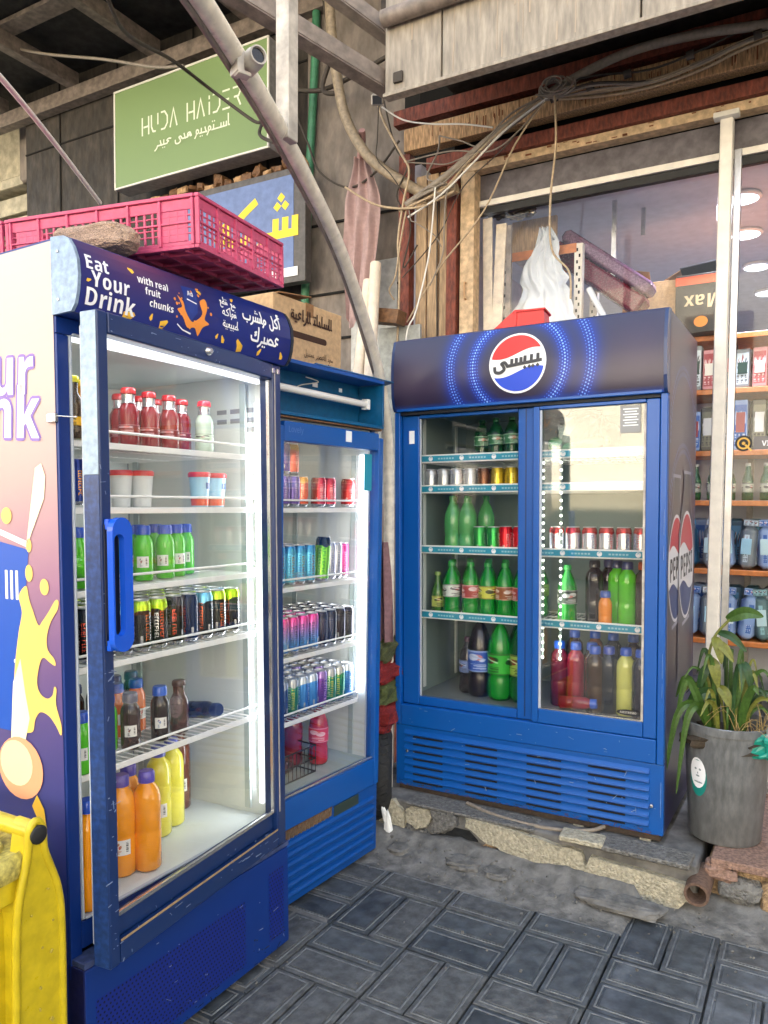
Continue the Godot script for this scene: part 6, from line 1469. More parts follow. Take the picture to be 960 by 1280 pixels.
func cooler_double() -> void:
	TC = Transform3D(Basis(Vector3(1, 0.0123, 0.0071), Vector3(-0.0123, 1, -0.0001), Vector3(-0.0071, 0, 1)).orthonormalized(), Vector3(-1.5859, 0, -2.9009))
	var o := thing("double_cooler", "wide blue double cooler with sliding glass doors and round emblem on its dark canopy", "drink cooler", TC)
	var q := func(nm: String, lo: Vector3, hi: Vector3, m: Material, bev := 0.002, par: Node = o) -> MeshInstance3D:
		var b := MB.new(); b.box((lo + hi) / 2, hi - lo, bev); return part(nm, b, m, par)
	var W1 := 1.115
	var side := mat(col(66, 64, 86), 0.4)
	q.call("left_side", V(0, 0.19, -0.66), V(0.03, 2.10, -0.032), M.blue)
	q.call("right_side", V(W1 - 0.03, 0.19, -0.66), V(W1, 2.10, -0.032), side)
	q.call("back_panel", V(0.031, 0.19, -0.66), V(W1 - 0.031, 2.10, -0.62), M.blue)
	q.call("roof_panel", V(0.031, 1.83, -0.619), V(W1 - 0.031, 2.098, -0.05), M.navy)
	q.call("liner_back", V(0.031, 0.55, -0.619), V(W1 - 0.031, 1.829, -0.58), M.liner_c)
	q.call("liner_left", V(0.031, 0.55, -0.579), V(0.075, 1.829, -0.055), M.liner_c)
	q.call("liner_right", V(W1 - 0.075, 0.55, -0.579), V(W1 - 0.031, 1.829, -0.055), M.liner_c)
	q.call("liner_floor", V(0.0755, 0.53, -0.579), V(W1 - 0.0755, 0.582, -0.055), mat(col(120, 124, 122), 0.4))
	q.call("liner_ceiling", V(0.0755, 1.80, -0.579), V(W1 - 0.0755, 1.829, -0.055), M.liner_c)
	for x in [0.078, W1 - 0.078]:
		for z in [-0.13, -0.46]: q.call("shelf_bracket", V(x - 0.003, 0.6, z - 0.012), V(x + 0.003, 1.78, z + 0.012), M.liner)
	# front body and door frames
	q.call("left_jamb", V(0.0, 0.455, -0.031), V(0.026, 1.80, 0.0), M.blue, 0.004)
	q.call("right_jamb", V(1.089, 0.455, -0.031), V(W1, 1.80, 0.0), M.blue, 0.004)
	q.call("bottom_rail", V(0.0265, 0.455, -0.031), V(1.0885, 0.545, -0.001), M.blue, 0.004)
	q.call("top_track", V(0.0265, 1.785, -0.05), V(1.0885, 1.80, -0.006), M.seal_dark)
	var dl := MB.new()
	dl.box(V(0.067, 1.165, -0.036), V(0.078, 1.236, 0.026), 0.004); dl.box(V(0.580, 1.165, -0.036), V(0.066, 1.236, 0.026), 0.004); dl.box(V(0.3265, 0.565, -0.036), V(0.44, 0.036, 0.025), 0.003); dl.box(V(0.3265, 1.777, -0.036), V(0.44, 0.014, 0.025), 0.003)
	var d1 := part("sliding_door", dl, M.blue, o)
	q.call("door_glass", V(0.1065, 0.5835, -0.040), V(0.5465, 1.7695, -0.035), M.glass, 0.0, d1)
	q.call("stile_groove", V(0.578, 0.56, -0.0235), V(0.583, 1.78, -0.0222), M.navy, 0.0, d1)
	q.call("edge_profile", V(0.1065, 0.585, -0.0345), V(0.113, 1.768, -0.030), M.gasket, 0.0, d1)
	q.call("paper_tag", V(0.06, 1.665, -0.0228), V(0.085, 1.72, -0.0215), M.print_white, 0.0, d1)
	var dr := MB.new()
	dr.box(V(0.628, 1.165, -0.016), V(0.026, 1.236, 0.026), 0.003); dr.box(V(1.064, 1.165, -0.016), V(0.048, 1.236, 0.026), 0.004); dr.box(V(0.8405, 0.575, -0.016), V(0.398, 0.056, 0.025), 0.003); dr.box(V(0.8405, 1.777, -0.016), V(0.398, 0.014, 0.025), 0.003)
	var d2 := part("sliding_door", dr, M.blue, o)
	q.call("door_glass", V(0.6415, 0.604, -0.020), V(1.0395, 1.7695, -0.015), M.glass, 0.0, d2)
	q.call("inner_glass", V(0.6415, 0.604, -0.027), V(1.0395, 1.7695, -0.023), M.glass, 0.0, d2)
	q.call("edge_profile", V(0.6415, 0.605, -0.014), V(0.650, 1.768, -0.008), M.gasket, 0.0, d2)
	q.call("edge_profile", V(1.031, 0.605, -0.014), V(1.0395, 1.768, -0.008), M.steel_white, 0.0, d2)
	q.call("silver_edge", V(0.65, 0.604, -0.010), V(1.03, 0.608, -0.006), M.silver, 0.0, d2)
	q.call("notice_sticker", V(0.945, 1.665, -0.0145), V(1.018, 1.765, -0.0135), mat(col(150, 150, 150), 0.5), 0.0, d2)
	var nl := MB.new()
	for k in 7: nl.box(V(0.983, 1.752 - k * 0.010, -0.0131), V(0.055 - 0.012 * (k % 2), 0.004, 0.0006))
	part("notice_print", nl, M.print_white, d2)
	var oval := MB.new(); oval.ext(disc(0.985, 0.618, 0.042, 0.011), 0.001, Transform3D(Basis(), V(0, 0.012, -0.014))); part("oval_sticker", oval, M.print_black, d2)
	var ot := MB.new(); ot.text("AMSTREMO", 0.008, Vector2(0.985, 0.63), func(u, v, l): return V(u, v, -0.0127 + l), true); part("oval_lettering", ot, mat(col(180, 176, 170), 0.5), d2)
	# canopy
	var pr := [Vector2(-0.05, 1.80), Vector2(0.004, 1.80), Vector2(0.014, 1.815), Vector2(0.024, 1.86), Vector2(0.028, 1.93), Vector2(0.026, 1.99), Vector2(0.018, 2.05), Vector2(0.004, 2.095), Vector2(-0.01, 2.102), Vector2(-0.05, 2.104)]
	var pv := PackedVector2Array(); for p in pr: pv.append(p)
	var cb := MB.new(); cb.ext(pv, 1.09, Transform3D(Basis(V(0, 0, 1), V(0, 1, 0), V(1, 0, 0)), V(0.0125, 0, 0)))
	var co := part("canopy", cb, M.navy, o)
	for x in [0.0, W1 - 0.012]:
		var eb := MB.new(); eb.ext(pv, 0.012, Transform3D(Basis(V(0, 0, 1.08), V(0, 1, 0), V(1, 0, 0)), V(x, 0, 0))); part("end_plate", eb, M.navy, co)
	var lip := MB.new(); lip.box(V(W1 / 2, 1.806, 0.006), V(1.08, 0.016, 0.012), 0.004); part("canopy_lip", lip, M.blue, co)
	var cm := func(u: float, v: float, l: float) -> Vector3:
		var i := 1
		while i < 6 and v > pr[i + 1].y: i += 1
		var k: float = (v - pr[i].y) / (pr[i + 1].y - pr[i].y)
		var p: Vector2 = pr[i].lerp(pr[i + 1], k)
		return V(u, p.y, p.x + 0.0014 + l)
	var cw := 1024; var ch := 280
	var im := Image.create(cw, ch, false, Image.FORMAT_RGB8)
	var ppm := cw / 1.09
	var cx := (0.562 - 0.0125) * ppm; var cyy := 0.5 * ch
	for y in ch:
		for x in cw:
			var c := col(52, 52, 78).lerp(col(42, 34, 58), y / float(ch)).lerp(col(84, 64, 88), 0.40 * exp(-pow((absf(x - cx) - 420.0) / 130.0, 2.0)) * sin(PI * y / ch))
			var r := Vector2(x - cx, (y - cyy)).length() / ppm
			var g := exp(-pow((r - 0.188) / 0.034, 2.0)) + 0.85 * exp(-pow((r - 0.288) / 0.04, 2.0))
			c = c.lerp(col(20, 50, 170), minf(1.0, g * 0.9))
			if y > ch - 26: c = c.lerp(col(20, 62, 160), (y - ch + 26) / 26.0)
			im.set_pixel(x, y, c)
	for ring in [[0.168, 0], [0.178, 1], [0.188, 0], [0.198, 1], [0.208, 0], [0.270, 0], [0.281, 1], [0.292, 0], [0.303, 1]]:
		var n := int(TAU * ring[0] / 0.0125)
		for k in n:
			var a: float = TAU * (k + 0.5 * ring[1]) / n
			var mid: float = 0.188 if ring[0] < 0.25 else 0.287
			var s: float = 2.9 * (1.0 - absf(ring[0] - mid) / 0.034) + 0.4
			paint_disc(im, cx + cos(a) * ring[0] * ppm, cyy + sin(a) * ring[0] * ppm, s, col(150, 196, 255).lerp(col(60, 110, 230), clampf(absf(ring[0] - mid) / 0.022, 0.0, 1.0)))
	var sb := MB.new()
	for i in range(1, 7):
		var a: Vector3 = cm.call(0.0125, pr[i].y, -0.0006); var b: Vector3 = cm.call(1.1025, pr[i].y, -0.0006); var c: Vector3 = cm.call(1.1025, pr[i + 1].y, -0.0006); var d: Vector3 = cm.call(0.0125, pr[i + 1].y, -0.0006)
		var n0 := V(0, (i - 3.6) * 0.10, 1).normalized(); var n1 := V(0, (i - 2.6) * 0.10, 1).normalized()
		var v0: float = 1.0 - (pr[i].y - 1.80) / 0.295; var v1: float = 1.0 - (pr[i + 1].y - 1.80) / 0.295
		sb.tri(a, b, c, n0, n0, n1, Vector2(0, v0), Vector2(1, v0), Vector2(1, v1)); sb.tri(a, c, d, n0, n1, n1, Vector2(0, v0), Vector2(1, v1), Vector2(0, v1))
	part("canopy_print", sb, tex_mat(im, 0.3), co)
	# round emblem
	var E0 := Vector2(0.562, 1.952); var R := 0.116
	var wave := func(x: float, up: bool) -> float: return (0.30 if up else -0.30) + 0.13 * sin(x * 2.6) + (0.04 if up else -0.02) + x * 0.06
	var wd := MB.new(); wd.flat(disc(E0.x, E0.y, R, R, 48), cm, 0.0012, 0.015); part("emblem_disc", wd, M.print_white, co)
	for up in [true, false]:
		var P := PackedVector2Array(); var r := R * 0.93
		var x0 := -1.0; var x1 := 1.0
		while Vector2(x0, wave.call(x0, up)).length() > 1.0: x0 += 0.01
		while Vector2(x1, wave.call(x1, up)).length() > 1.0: x1 -= 0.01
		for k in 25: 
			var x := lerpf(x0, x1, k / 24.0); P.append(E0 + Vector2(x, wave.call(x, up)) * r)
		var a1 := Vector2(x1, wave.call(x1, up)).angle(); var a0 := Vector2(x0, wave.call(x0, up)).angle()
		if up and a0 < a1: a0 += TAU
		if not up and a0 > a1: a0 -= TAU
		for k in range(1, 24): P.append(E0 + Vector2.from_angle(lerpf(a1, a0, k / 24.0)) * r)
		var eb := MB.new(); eb.flat(P, cm, 0.0022, 0.012); part("emblem_red" if up else "emblem_blue", eb, M.print_red if up else M.print_blue, co)
	var al := MB.new()
	var cml := func(u: float, v: float, l: float) -> Vector3: return cm.call(u, v, l + 0.003)
	arabic(al, "t/1b t/2b t/1b S Y", 0.0285, Vector2(0.562, 1.946), 0.0125, cml, 0.012, 0.10)
	part("emblem_lettering", al, mat(col(62, 62, 66), 0.5), co)
	# right-side print: bottles, emblem and dotted arcs
	var sm := func(u: float, v: float, l: float) -> Vector3: return V(W1 + 0.0006 + l, v, u)
	var si := Image.create(64, 256, false, Image.FORMAT_RGB8)
	for y in 256:
		for x in 64: si.set_pixel(x, y, col(76, 72, 88).lerp(col(84, 66, 70), clampf(y / 110.0, 0, 1)).lerp(col(34, 32, 74), clampf((y - 120) / 90.0, 0.0, 1.0)))
	var sp := MB.new(); sp.quad(V(W1 + 0.0005, 0.195, -0.035), V(W1 + 0.0005, 0.195, -0.655), V(W1 + 0.0005, 2.095, -0.655), V(W1 + 0.0005, 2.095, -0.035), V(1, 0, 0))
	var so := part("side_print", sp, tex_mat(si, 0.32), o)
	var dots := MB.new()
	for y0 in [1.62, 1.32]:
		for k in 36:
			var a := PI * (k + 0.5) / 36.0
			for rr in [0.29, 0.315]:
				var p := Vector2(-0.345 + rr * cos(a), y0 + rr * sin(a))
				if p.x > -0.65 and p.x < -0.04: dots.flat(disc(p.x, p.y, 0.0045, 0.011, 6), sm, 0.0004)
	part("dotted_arc", dots, mat(col(130, 140, 190), 0.4), so)
	for bt in [[-0.20, 1.0, 0.0004], [-0.42, 1.06, 0.0030]]:
		var z0: float = bt[0]; var k: float = bt[1]; var lf: float = bt[2]
		var f := func(u: float, v: float) -> Vector2: return Vector2(z0 - u * k, 1.16 + v * k)
		var ol := []
		for p in [[-0.16, -0.42], [-0.17, -0.1], [-0.165, 0.12], [-0.10, 0.22], [-0.07, 0.28], [-0.065, 0.34], [-0.075, 0.345], [-0.075, 0.355], [0.075, 0.355], [0.075, 0.345], [0.065, 0.34], [0.07, 0.28], [0.10, 0.22], [0.165, 0.12], [0.17, -0.1], [0.16, -0.42]]: ol.append(f.call(p[0], p[1]))
		var bo := MB.new(); bo.flat(PackedVector2Array(ol), sm, lf); part("bottle_print", bo, mat(col(52, 40, 52), 0.3), so)
		var gl := MB.new(); gl.ribbon(ol.slice(0, 8), 0.006, sm, lf + 0.0003); gl.ribbon(ol.slice(8), 0.006, sm, lf + 0.0003); gl.ribbon([f.call(-0.08, 0.35), f.call(0.08, 0.35)], 0.012, sm, lf + 0.0004); gl.ribbon([f.call(-0.07, -0.22), f.call(0.08, -0.205)], 0.014, sm, lf + 0.0004); part("bottle_outline", gl, mat(col(160, 156, 170), 0.4), so)
		var dw := MB.new(); var DP := PackedVector2Array(); for p in disc(0, 0, 0.165, 0.205, 40): DP.append(f.call(p.x, p.y))
		dw.flat(DP, sm, lf + 0.0006); part("emblem_disc", dw, mat(col(214, 212, 216), 0.4), so)
		for up in [true, false]:
			var P := PackedVector2Array()
			for i in 13: P.append(f.call(lerpf(-0.147, 0.147, i / 12.0), (0.068 if up else -0.075) + 0.02 * sin(i * 0.5)))
			for i in range(1, 16):
				var a := lerpf(0.33, PI - 0.33, i / 16.0) if up else lerpf(-0.36, -PI + 0.36, i / 16.0)
				P.append(f.call(cos(a) * 0.155, sin(a) * 0.193))
			var eb := MB.new(); eb.flat(P, sm, lf + 0.0010); part("emblem_red" if up else "emblem_blue", eb, mat(col(182, 48, 60), 0.4) if up else mat(col(48, 62, 112), 0.4), so)
		var tx := MB.new(); tx.text("PEPSI", 0.085 * k, Vector2(-z0, 1.16), func(u, v, l): return V(W1 + 0.0006 + lf + 0.0014 + l, v, -u), true, 0.0, 0.04, 0.0, 0.86); part("bottle_lettering", tx, mat(col(34, 32, 40), 0.4), so)
	# blue dot print down the front right corner
	var cd := MB.new()
	for k in 9:
		for j in 2: cd.flat(disc(0, 0, 0.011 - 0.003 * j, 0.02 - 0.004 * j, 10), func(u, v, l): return V(W1 - 0.008 + 0.0001 * j, v + [1.35, 1.31, 1.22, 0.83, 0.79, 0.72, 0.36, 0.32, 0.28][k] + 0.02 * j, u * 0.4 + 0.0007 + l))
	part("corner_dots", cd, mat(col(170, 196, 240), 0.4), so)
	# shelves with printed rails
	for y in [1.603, 1.473, 1.213, 0.93]:
		var s: MeshInstance3D = wire_shelf(o, V(0.082, y - 0.016, -0.10), V(0, 0, -1), V(1, 0, 0), 0.44, 0.95, false)
		var r := MB.new(); r.box(V(0.557, y, -0.092), V(0.955, 0.036, 0.008), 0.002); part("price_rail", r, M.wire, s)
		var t := MB.new(); t.box(V(0.557, y, -0.0872), V(0.95, 0.024, 0.002)); part("rail_strip", t, M.teal_print, s)
		var g := MB.new()
		for k in 7: g.flat(disc(0.13 + k * 0.145, y, 0.010), func(u, v, l): return V(u, v, -0.0859 + l))
		part("rail_emblem", g, M.print_white, s)
		var g2 := MB.new()
		for k in 7: g2.flat(poly([0.122 + k * 0.145, y + 0.002, 0.138 + k * 0.145, y + 0.004, 0.13 + k * 0.145, y + 0.009]), func(u, v, l): return V(u, v, -0.0855 + l))
		for k in 6:
			for j in 6: g2.flat(rrect(0.165 + k * 0.145 + j * 0.013, y - 0.004, 0.174 + k * 0.145 + j * 0.013, y + 0.003, 0.001), func(u, v, l): return V(u, v, -0.0857 + l))
		part("rail_mark", g2, mat(col(150, 200, 214), 0.5), s)
	# led strips
	for x in [0.628, 0.700]:
		var st: MeshInstance3D = q.call("led_strip", V(x - 0.004, 0.78, -0.102), V(x + 0.004, 1.60, -0.096), M.liner_c)
		var ds := MB.new()
		for k in 27: ds.lathe([Vector2(0.0062, 0), Vector2(0.005, 0.002), Vector2(0, 0.003)], 8, Transform3D(Basis(V(1, 0, 0), PI / 2), V(x, 0.79 + k * 0.030, -0.096)))
		tag(part("led_dot", ds, M.led, st), "", "", "", "stuff")
	area(o, V(0.665, 1.26, -0.115), V(0.0, -0.05, -1), Vector2(0.1, 0.95), 0.024, Color(0.98, 1.0, 0.94))
	# louvred base
	q.call("base_panel", V(0.0, 0.19, -0.03), V(W1, 0.454, -0.008), M.blue, 0.003)
	for k in 7:
		var y := 0.424 - k * 0.0325
		var l := MB.new()
		l.ext(PackedVector2Array([Vector2(0, -0.012), Vector2(0.004, -0.012), Vector2(0.012, -0.006), Vector2(0.011, 0.0), Vector2(0.0, 0.012)]), 1.02, Transform3D(Basis(V(0, 0, 1), V(0, 1, 0), V(1, 0, 0)), V(0.045, y, -0.0085)))
		var lo := part("louvre", l, M.blue, o)
		for c in 4:
			var s := MB.new(); s.box(V(0.155 + c * 0.245 + (0.02 if c > 1 else 0.0), y - 0.0155, -0.0068), V(0.14, 0.0075, 0.003)); part("vent_slot", s, M.dark_gap, lo)
	for x in [0.06, 1.075]:
		var sc := MB.new(); sc.box(V(x, 0.30 if x > 0.5 else 0.345, 0.0), V(0.012, 0.014, 0.012), 0.003); part("panel_clip", sc, M.silver, o)
	q.call("underframe", V(0.01, 0.165, -0.62), V(W1 - 0.01, 0.189, -0.02), mat(col(74, 60, 50), 0.8, 0, 0.5, 5.0))
	for x in [0.09, 0.80, 1.05]: q.call("foot", V(x - 0.02, 0.14, -0.06), V(x + 0.02, 0.166, -0.02), M.stone_cream)
	part("drain_hose", tubeq([V(0.35, 0.178, 0.02), V(0.5, 0.168, 0.06), V(0.7, 0.165, 0.07), V(0.85, 0.175, 0.04), V(0.9, 0.18, -0.02)], 0.008, true, 8), M.cable_grey, o)
	var chip := mat(col(130, 150, 186), 0.6); var grime := mat(col(40, 38, 36), 0.9); var rust := mat(col(110, 66, 40), 0.9)
	scuffs(o, V(0.02, 0.2, 0.0005), V(1.07, 0, 0), V(0, 0.25, 0), 25, chip, 0.03); scuffs(o, V(0.02, 0.192, -0.0068), V(1.07, 0, 0), V(0, 0.05, 0), 90, grime, 0.03); scuffs(o, V(0.01, 0.190, -0.0064), V(1.09, 0, 0), V(0, 0.018, 0), 120, rust, 0.02)
	scuffs(o, V(0.03, 0.46, 0.0), V(1.05, 0, 0), V(0, 0.08, 0), 20, chip, 0.025)
	stock_double()

func stock_double() -> void:
	var W := func(x: float, y: float, z: float, deg := 0.0) -> Transform3D: return TC * spun(V(x, y - 0.012, z), deg)
	var gpet := col(22, 146, 42); var dgreen := col(20, 74, 40); var cola := col(34, 26, 34); var blue := col(30, 90, 200)
	# top shelf
	var g1 := [[0.40, -0.16], [0.475, -0.15], [0.44, -0.24], [0.52, -0.2], [0.36, -0.26], [0.32, -0.2], [0.54, -0.14]]
	for p in g1: bottle("green_pet", "dark green bottle, %s of the cluster on top shelf of the double cooler" % ORD[g1.find(p)], "bottle", "dark green bottles on the top shelf of the double cooler", TC * Transform3D(Basis().scaled(V(0.9, 0.72, 0.9)), V(p[0], 1.592, p[1])), "pet", dgreen, col(40, 100, 60), col(60, 120, 80))
	bottle("green_pet", "dark green bottle lying on top shelf behind the sliding door stile", "bottle", "", TC * Transform3D(Basis(V(0, 0, 1), -1.5), V(0.62, 1.64, -0.2)), "pet", dgreen, col(40, 100, 60))
	var bgs := MB.new(); bgs.rock(V(0.74, 1.68, -0.3), V(0.11, 0.09, 0.14), 55, 0.3, 3); solo("dark_bag", bgs, mat(col(52, 62, 56), 0.4), "dark green bag of bottles on top shelf behind the right sliding door", "bag", "", TC)
	# second shelf
	var gold := can_texture(col(206, 176, 40), col(190, 160, 30), col(250, 236, 150), col(120, 96, 20), 41); var grey := can_texture(col(190, 192, 190), col(200, 200, 200), col(120, 120, 124), col(230, 230, 230), 42); var bronze := can_texture(col(120, 76, 46), col(100, 64, 40), col(220, 190, 150), col(60, 36, 24), 43)
	for i in 8:
		for j in 2:
			var x := 0.105 + i * 0.062
			if i < 4: can("white_can", "pale silver can, %s from the outer end, %s of second shelf" % [ORD[i], ROW[j]], "pale cans on the second shelf of the double cooler", W.call(x, 1.473, -0.14 - j * 0.07, rng.randf() * 360), 0.1, 0.028, grey, "wg")
			elif i == 4: can("bronze_can", "bronze brown can between pale and gold cans", "bronze cans on the second shelf of the double cooler", W.call(x, 1.473, -0.14 - j * 0.07, 40), 0.1, 0.028, bronze, "bz")
			else: can("gold_can", "gold can, %s from the outer end, %s of second shelf" % [ORD[i], ROW[j]], "gold cans on the second shelf of the double cooler", W.call(x, 1.473, -0.14 - j * 0.07, rng.randf() * 360), 0.1, 0.028, gold, "go")
	# third shelf
	var g3 := [[0.20, -0.16], [0.268, -0.16], [0.235, -0.25], [0.16, -0.26], [0.31, -0.27]]
	for p in g3: bottle("clear_green_pet", "light green bottle, %s of the group on third shelf of the double cooler" % ORD[g3.find(p)], "bottle", "light green bottles on the third shelf of the double cooler", W.call(p[0], 1.213, p[1]), "pet", col(84, 168, 92), col(40, 130, 60))
	var gcan := can_texture(col(40, 150, 62), col(60, 160, 70), col(226, 236, 226), col(24, 96, 40), 44); var rcan := can_texture(col(210, 24, 34), col(200, 24, 34), col(250, 240, 240), col(240, 200, 200), 45); var wcan := can_texture(col(214, 214, 216), col(190, 60, 60), col(200, 50, 50), col(60, 90, 160), 46)
	for x in [0.335, 0.398]: can("green_can", "green can on third shelf of the double cooler", "green cans on the third shelf of the double cooler", W.call(x, 1.213, -0.14, 20), 0.112, 0.029, gcan, "gc")
	for x in [0.452, 0.514]: can("red_can", "bright red can on third shelf behind the left sliding door", "bright red cans on the third shelf of the double cooler", W.call(x, 1.213, -0.14, 20), 0.115, 0.0295, rcan, "rc")
	for i in 6: can("white_can", "white and red can, %s from the led strips on third shelf" % ORD[i], "white and red cans on the third shelf of the double cooler", W.call(0.67 + i * 0.066, 1.213, -0.14, rng.randf() * 360), 0.115, 0.0295, wcan, "wc")
	# fourth shelf
	bottle("small_green", "small green glass bottle at the left end of fourth shelf", "bottle", "", W.call(0.128, 0.93, -0.16), "beer", col(70, 120, 50), col(120, 150, 70), col(170, 180, 90))
	for p in [[0.20, -0.15, 0], [0.29, -0.15, 1], [0.368, -0.15, 2], [0.445, -0.15, 3], [0.52, -0.15, 1]]:
		bottle("green_pet", ["green soda bottle with white and red label next to the small glass bottle", "green soda bottle with red and white label on fourth shelf", "green soda bottle with yellow label on fourth shelf", "green soda bottle with dark red and yellow label on fourth shelf"][p[2]], "bottle", "green soda bottles on the fourth shelf of the double cooler", W.call(p[0], 0.93, p[1], 30), "pet", gpet, col(40, 150, 60), [col(210, 216, 206), col(170, 70, 60), col(206, 206, 80), col(150, 90, 50)][p[2]])
	var g4 := [[0.16, -0.25], [0.245, -0.25], [0.33, -0.25], [0.41, -0.25], [0.49, -0.25], [0.20, -0.35], [0.29, -0.35], [0.37, -0.35], [0.45, -0.35], [0.53, -0.35]]
	for p in g4: bottle("green_pet", "green soda bottle, %s of those in the back rows of fourth shelf" % ORD[g4.find(p)], "bottle", "green soda bottles in the back row of the fourth shelf", W.call(p[0], 0.93, p[1]), "pet", gpet, col(40, 150, 60), col(120, 170, 60))
	bottle("green_pet", "single green soda bottle with dark label behind the right sliding door", "bottle", "", W.call(0.712, 0.93, -0.15), "pet", gpet, col(40, 150, 60), col(50, 60, 50))
	bottle("dark_litre", "dark juice bottle with white label left of the green juices, fourth shelf", "bottle", "dark juices behind the right sliding door", W.call(0.81, 0.93, -0.19, 90), "litre", cola, col(40, 44, 60), col(60, 70, 90), false)
	bottle("dark_litre", "dark juice bottle behind the small orange bottle, fourth shelf", "bottle", "dark juices behind the right sliding door", W.call(0.855, 0.93, -0.24, 90), "litre", cola, col(60, 70, 120))
	bottle("orange_juice", "small orange juice bottle in front of the green juices, fourth shelf", "bottle", "", W.call(0.868, 0.93, -0.13, 90), "juice", col(240, 140, 40), col(60, 90, 170), col(230, 170, 110), false)
	for p in [[0.895, -0.21], [0.945, -0.16]]: bottle("green_litre", "bright green juice bottle behind the right sliding door", "bottle", "bright green juices on the fourth shelf of the double cooler", W.call(p[0], 0.93, p[1]), "litre", col(96, 200, 40), col(60, 70, 120))
	bottle("brown_litre", "brown drink bottle with orange cap at right end of fourth shelf", "bottle", "", W.call(1.005, 0.93, -0.17, 90), "litre", col(70, 50, 50), col(200, 90, 40), col(200, 200, 200), false)
	# floor
	var F := 0.596
	bottle("cola_big", "dark cola bottle at the left on the double cooler floor", "bottle", "", W.call(0.255, F, -0.2, 60), "pet", cola, col(80, 40, 60), col(120, 140, 190))
	bottle("cola_big", "large dark cola bottle with blue label on the double cooler floor", "bottle", "", W.call(0.325, F, -0.17, 100), "big", cola, col(40, 80, 190), col(50, 90, 180))
	bottle("green_big", "large green soda bottle with number label beside the cola", "bottle", "", W.call(0.425, F, -0.15, 60), "big", gpet, col(30, 130, 50), col(60, 180, 60))
	bottle("green_big", "large green soda bottle at the left door stile, floor of double cooler", "bottle", "", W.call(0.52, F, -0.16, 60), "big", col(22, 100, 44), col(30, 130, 50), col(170, 200, 90))
	bottle("green_big", "large green soda bottle standing behind the others, double cooler floor", "bottle", "", W.call(0.47, F, -0.27, 60), "big", col(22, 100, 44), col(30, 130, 50), col(60, 150, 60))
	for p in [[0.672, 0], [0.74, 1]]: bottle("red_litre", ["dark red juice bottle nearest the led strips", "red juice bottle with bright cap beside the brown ones"][p[1]], "bottle", "red juices on the double cooler floor", W.call(p[0], F, -0.18, 90), "litre", [col(110, 26, 50), col(150, 24, 54)][p[1]], blue, col(190, 160, 160), false)
	for p in [[0.80, -0.2], [0.83, -0.13]]: bottle("brown_litre", "murky brown juice bottle in the middle of the double cooler floor", "bottle", "brown juices on the double cooler floor", W.call(p[0], F, p[1]), "litre", col(70, 46, 24), col(50, 90, 190))
	bottle("dark_litre", "dark juice bottle with small white label left of the pale yellow one", "bottle", "", W.call(0.88, F, -0.15, 90), "litre", col(30, 34, 42), col(60, 80, 170), col(70, 80, 90), false)
	bottle("yellow_litre", "pale yellow juice bottle on the double cooler floor", "bottle", "", W.call(0.945, F, -0.15), "litre", col(214, 214, 110), col(40, 90, 200))
	bottle("dark_litre", "dark purple juice bottle at the right end of the double cooler floor", "bottle", "", W.call(1.005, F, -0.14, 90), "litre", col(44, 38, 54), col(50, 100, 210), col(90, 90, 110), false)
	var gf := [[0.70, -0.3], [0.78, -0.32], [0.86, -0.3], [0.94, -0.3], [1.0, -0.29]]
	for p in gf: bottle("dark_litre", "dark bottle with blue cap, %s in back row of the double cooler floor" % ORD[gf.find(p)], "bottle", "dark bottles at the back of the double cooler floor", W.call(p[0], F + 0.03, p[1]), "litre", [col(110, 60, 30), col(60, 40, 40), col(40, 40, 50)][int(p[0] * 100) % 3], blue)
	bottle("red_juice", "small red juice bottle lying on the double cooler floor under the led strips", "bottle", "", TC * Transform3D(Basis(V(0, 0, 1), -1.5) * Basis(Vector3.UP, 0.6), V(0.70, F + 0.02, -0.10)), "juice", col(140, 20, 44), blue, col(220, 200, 200), false)

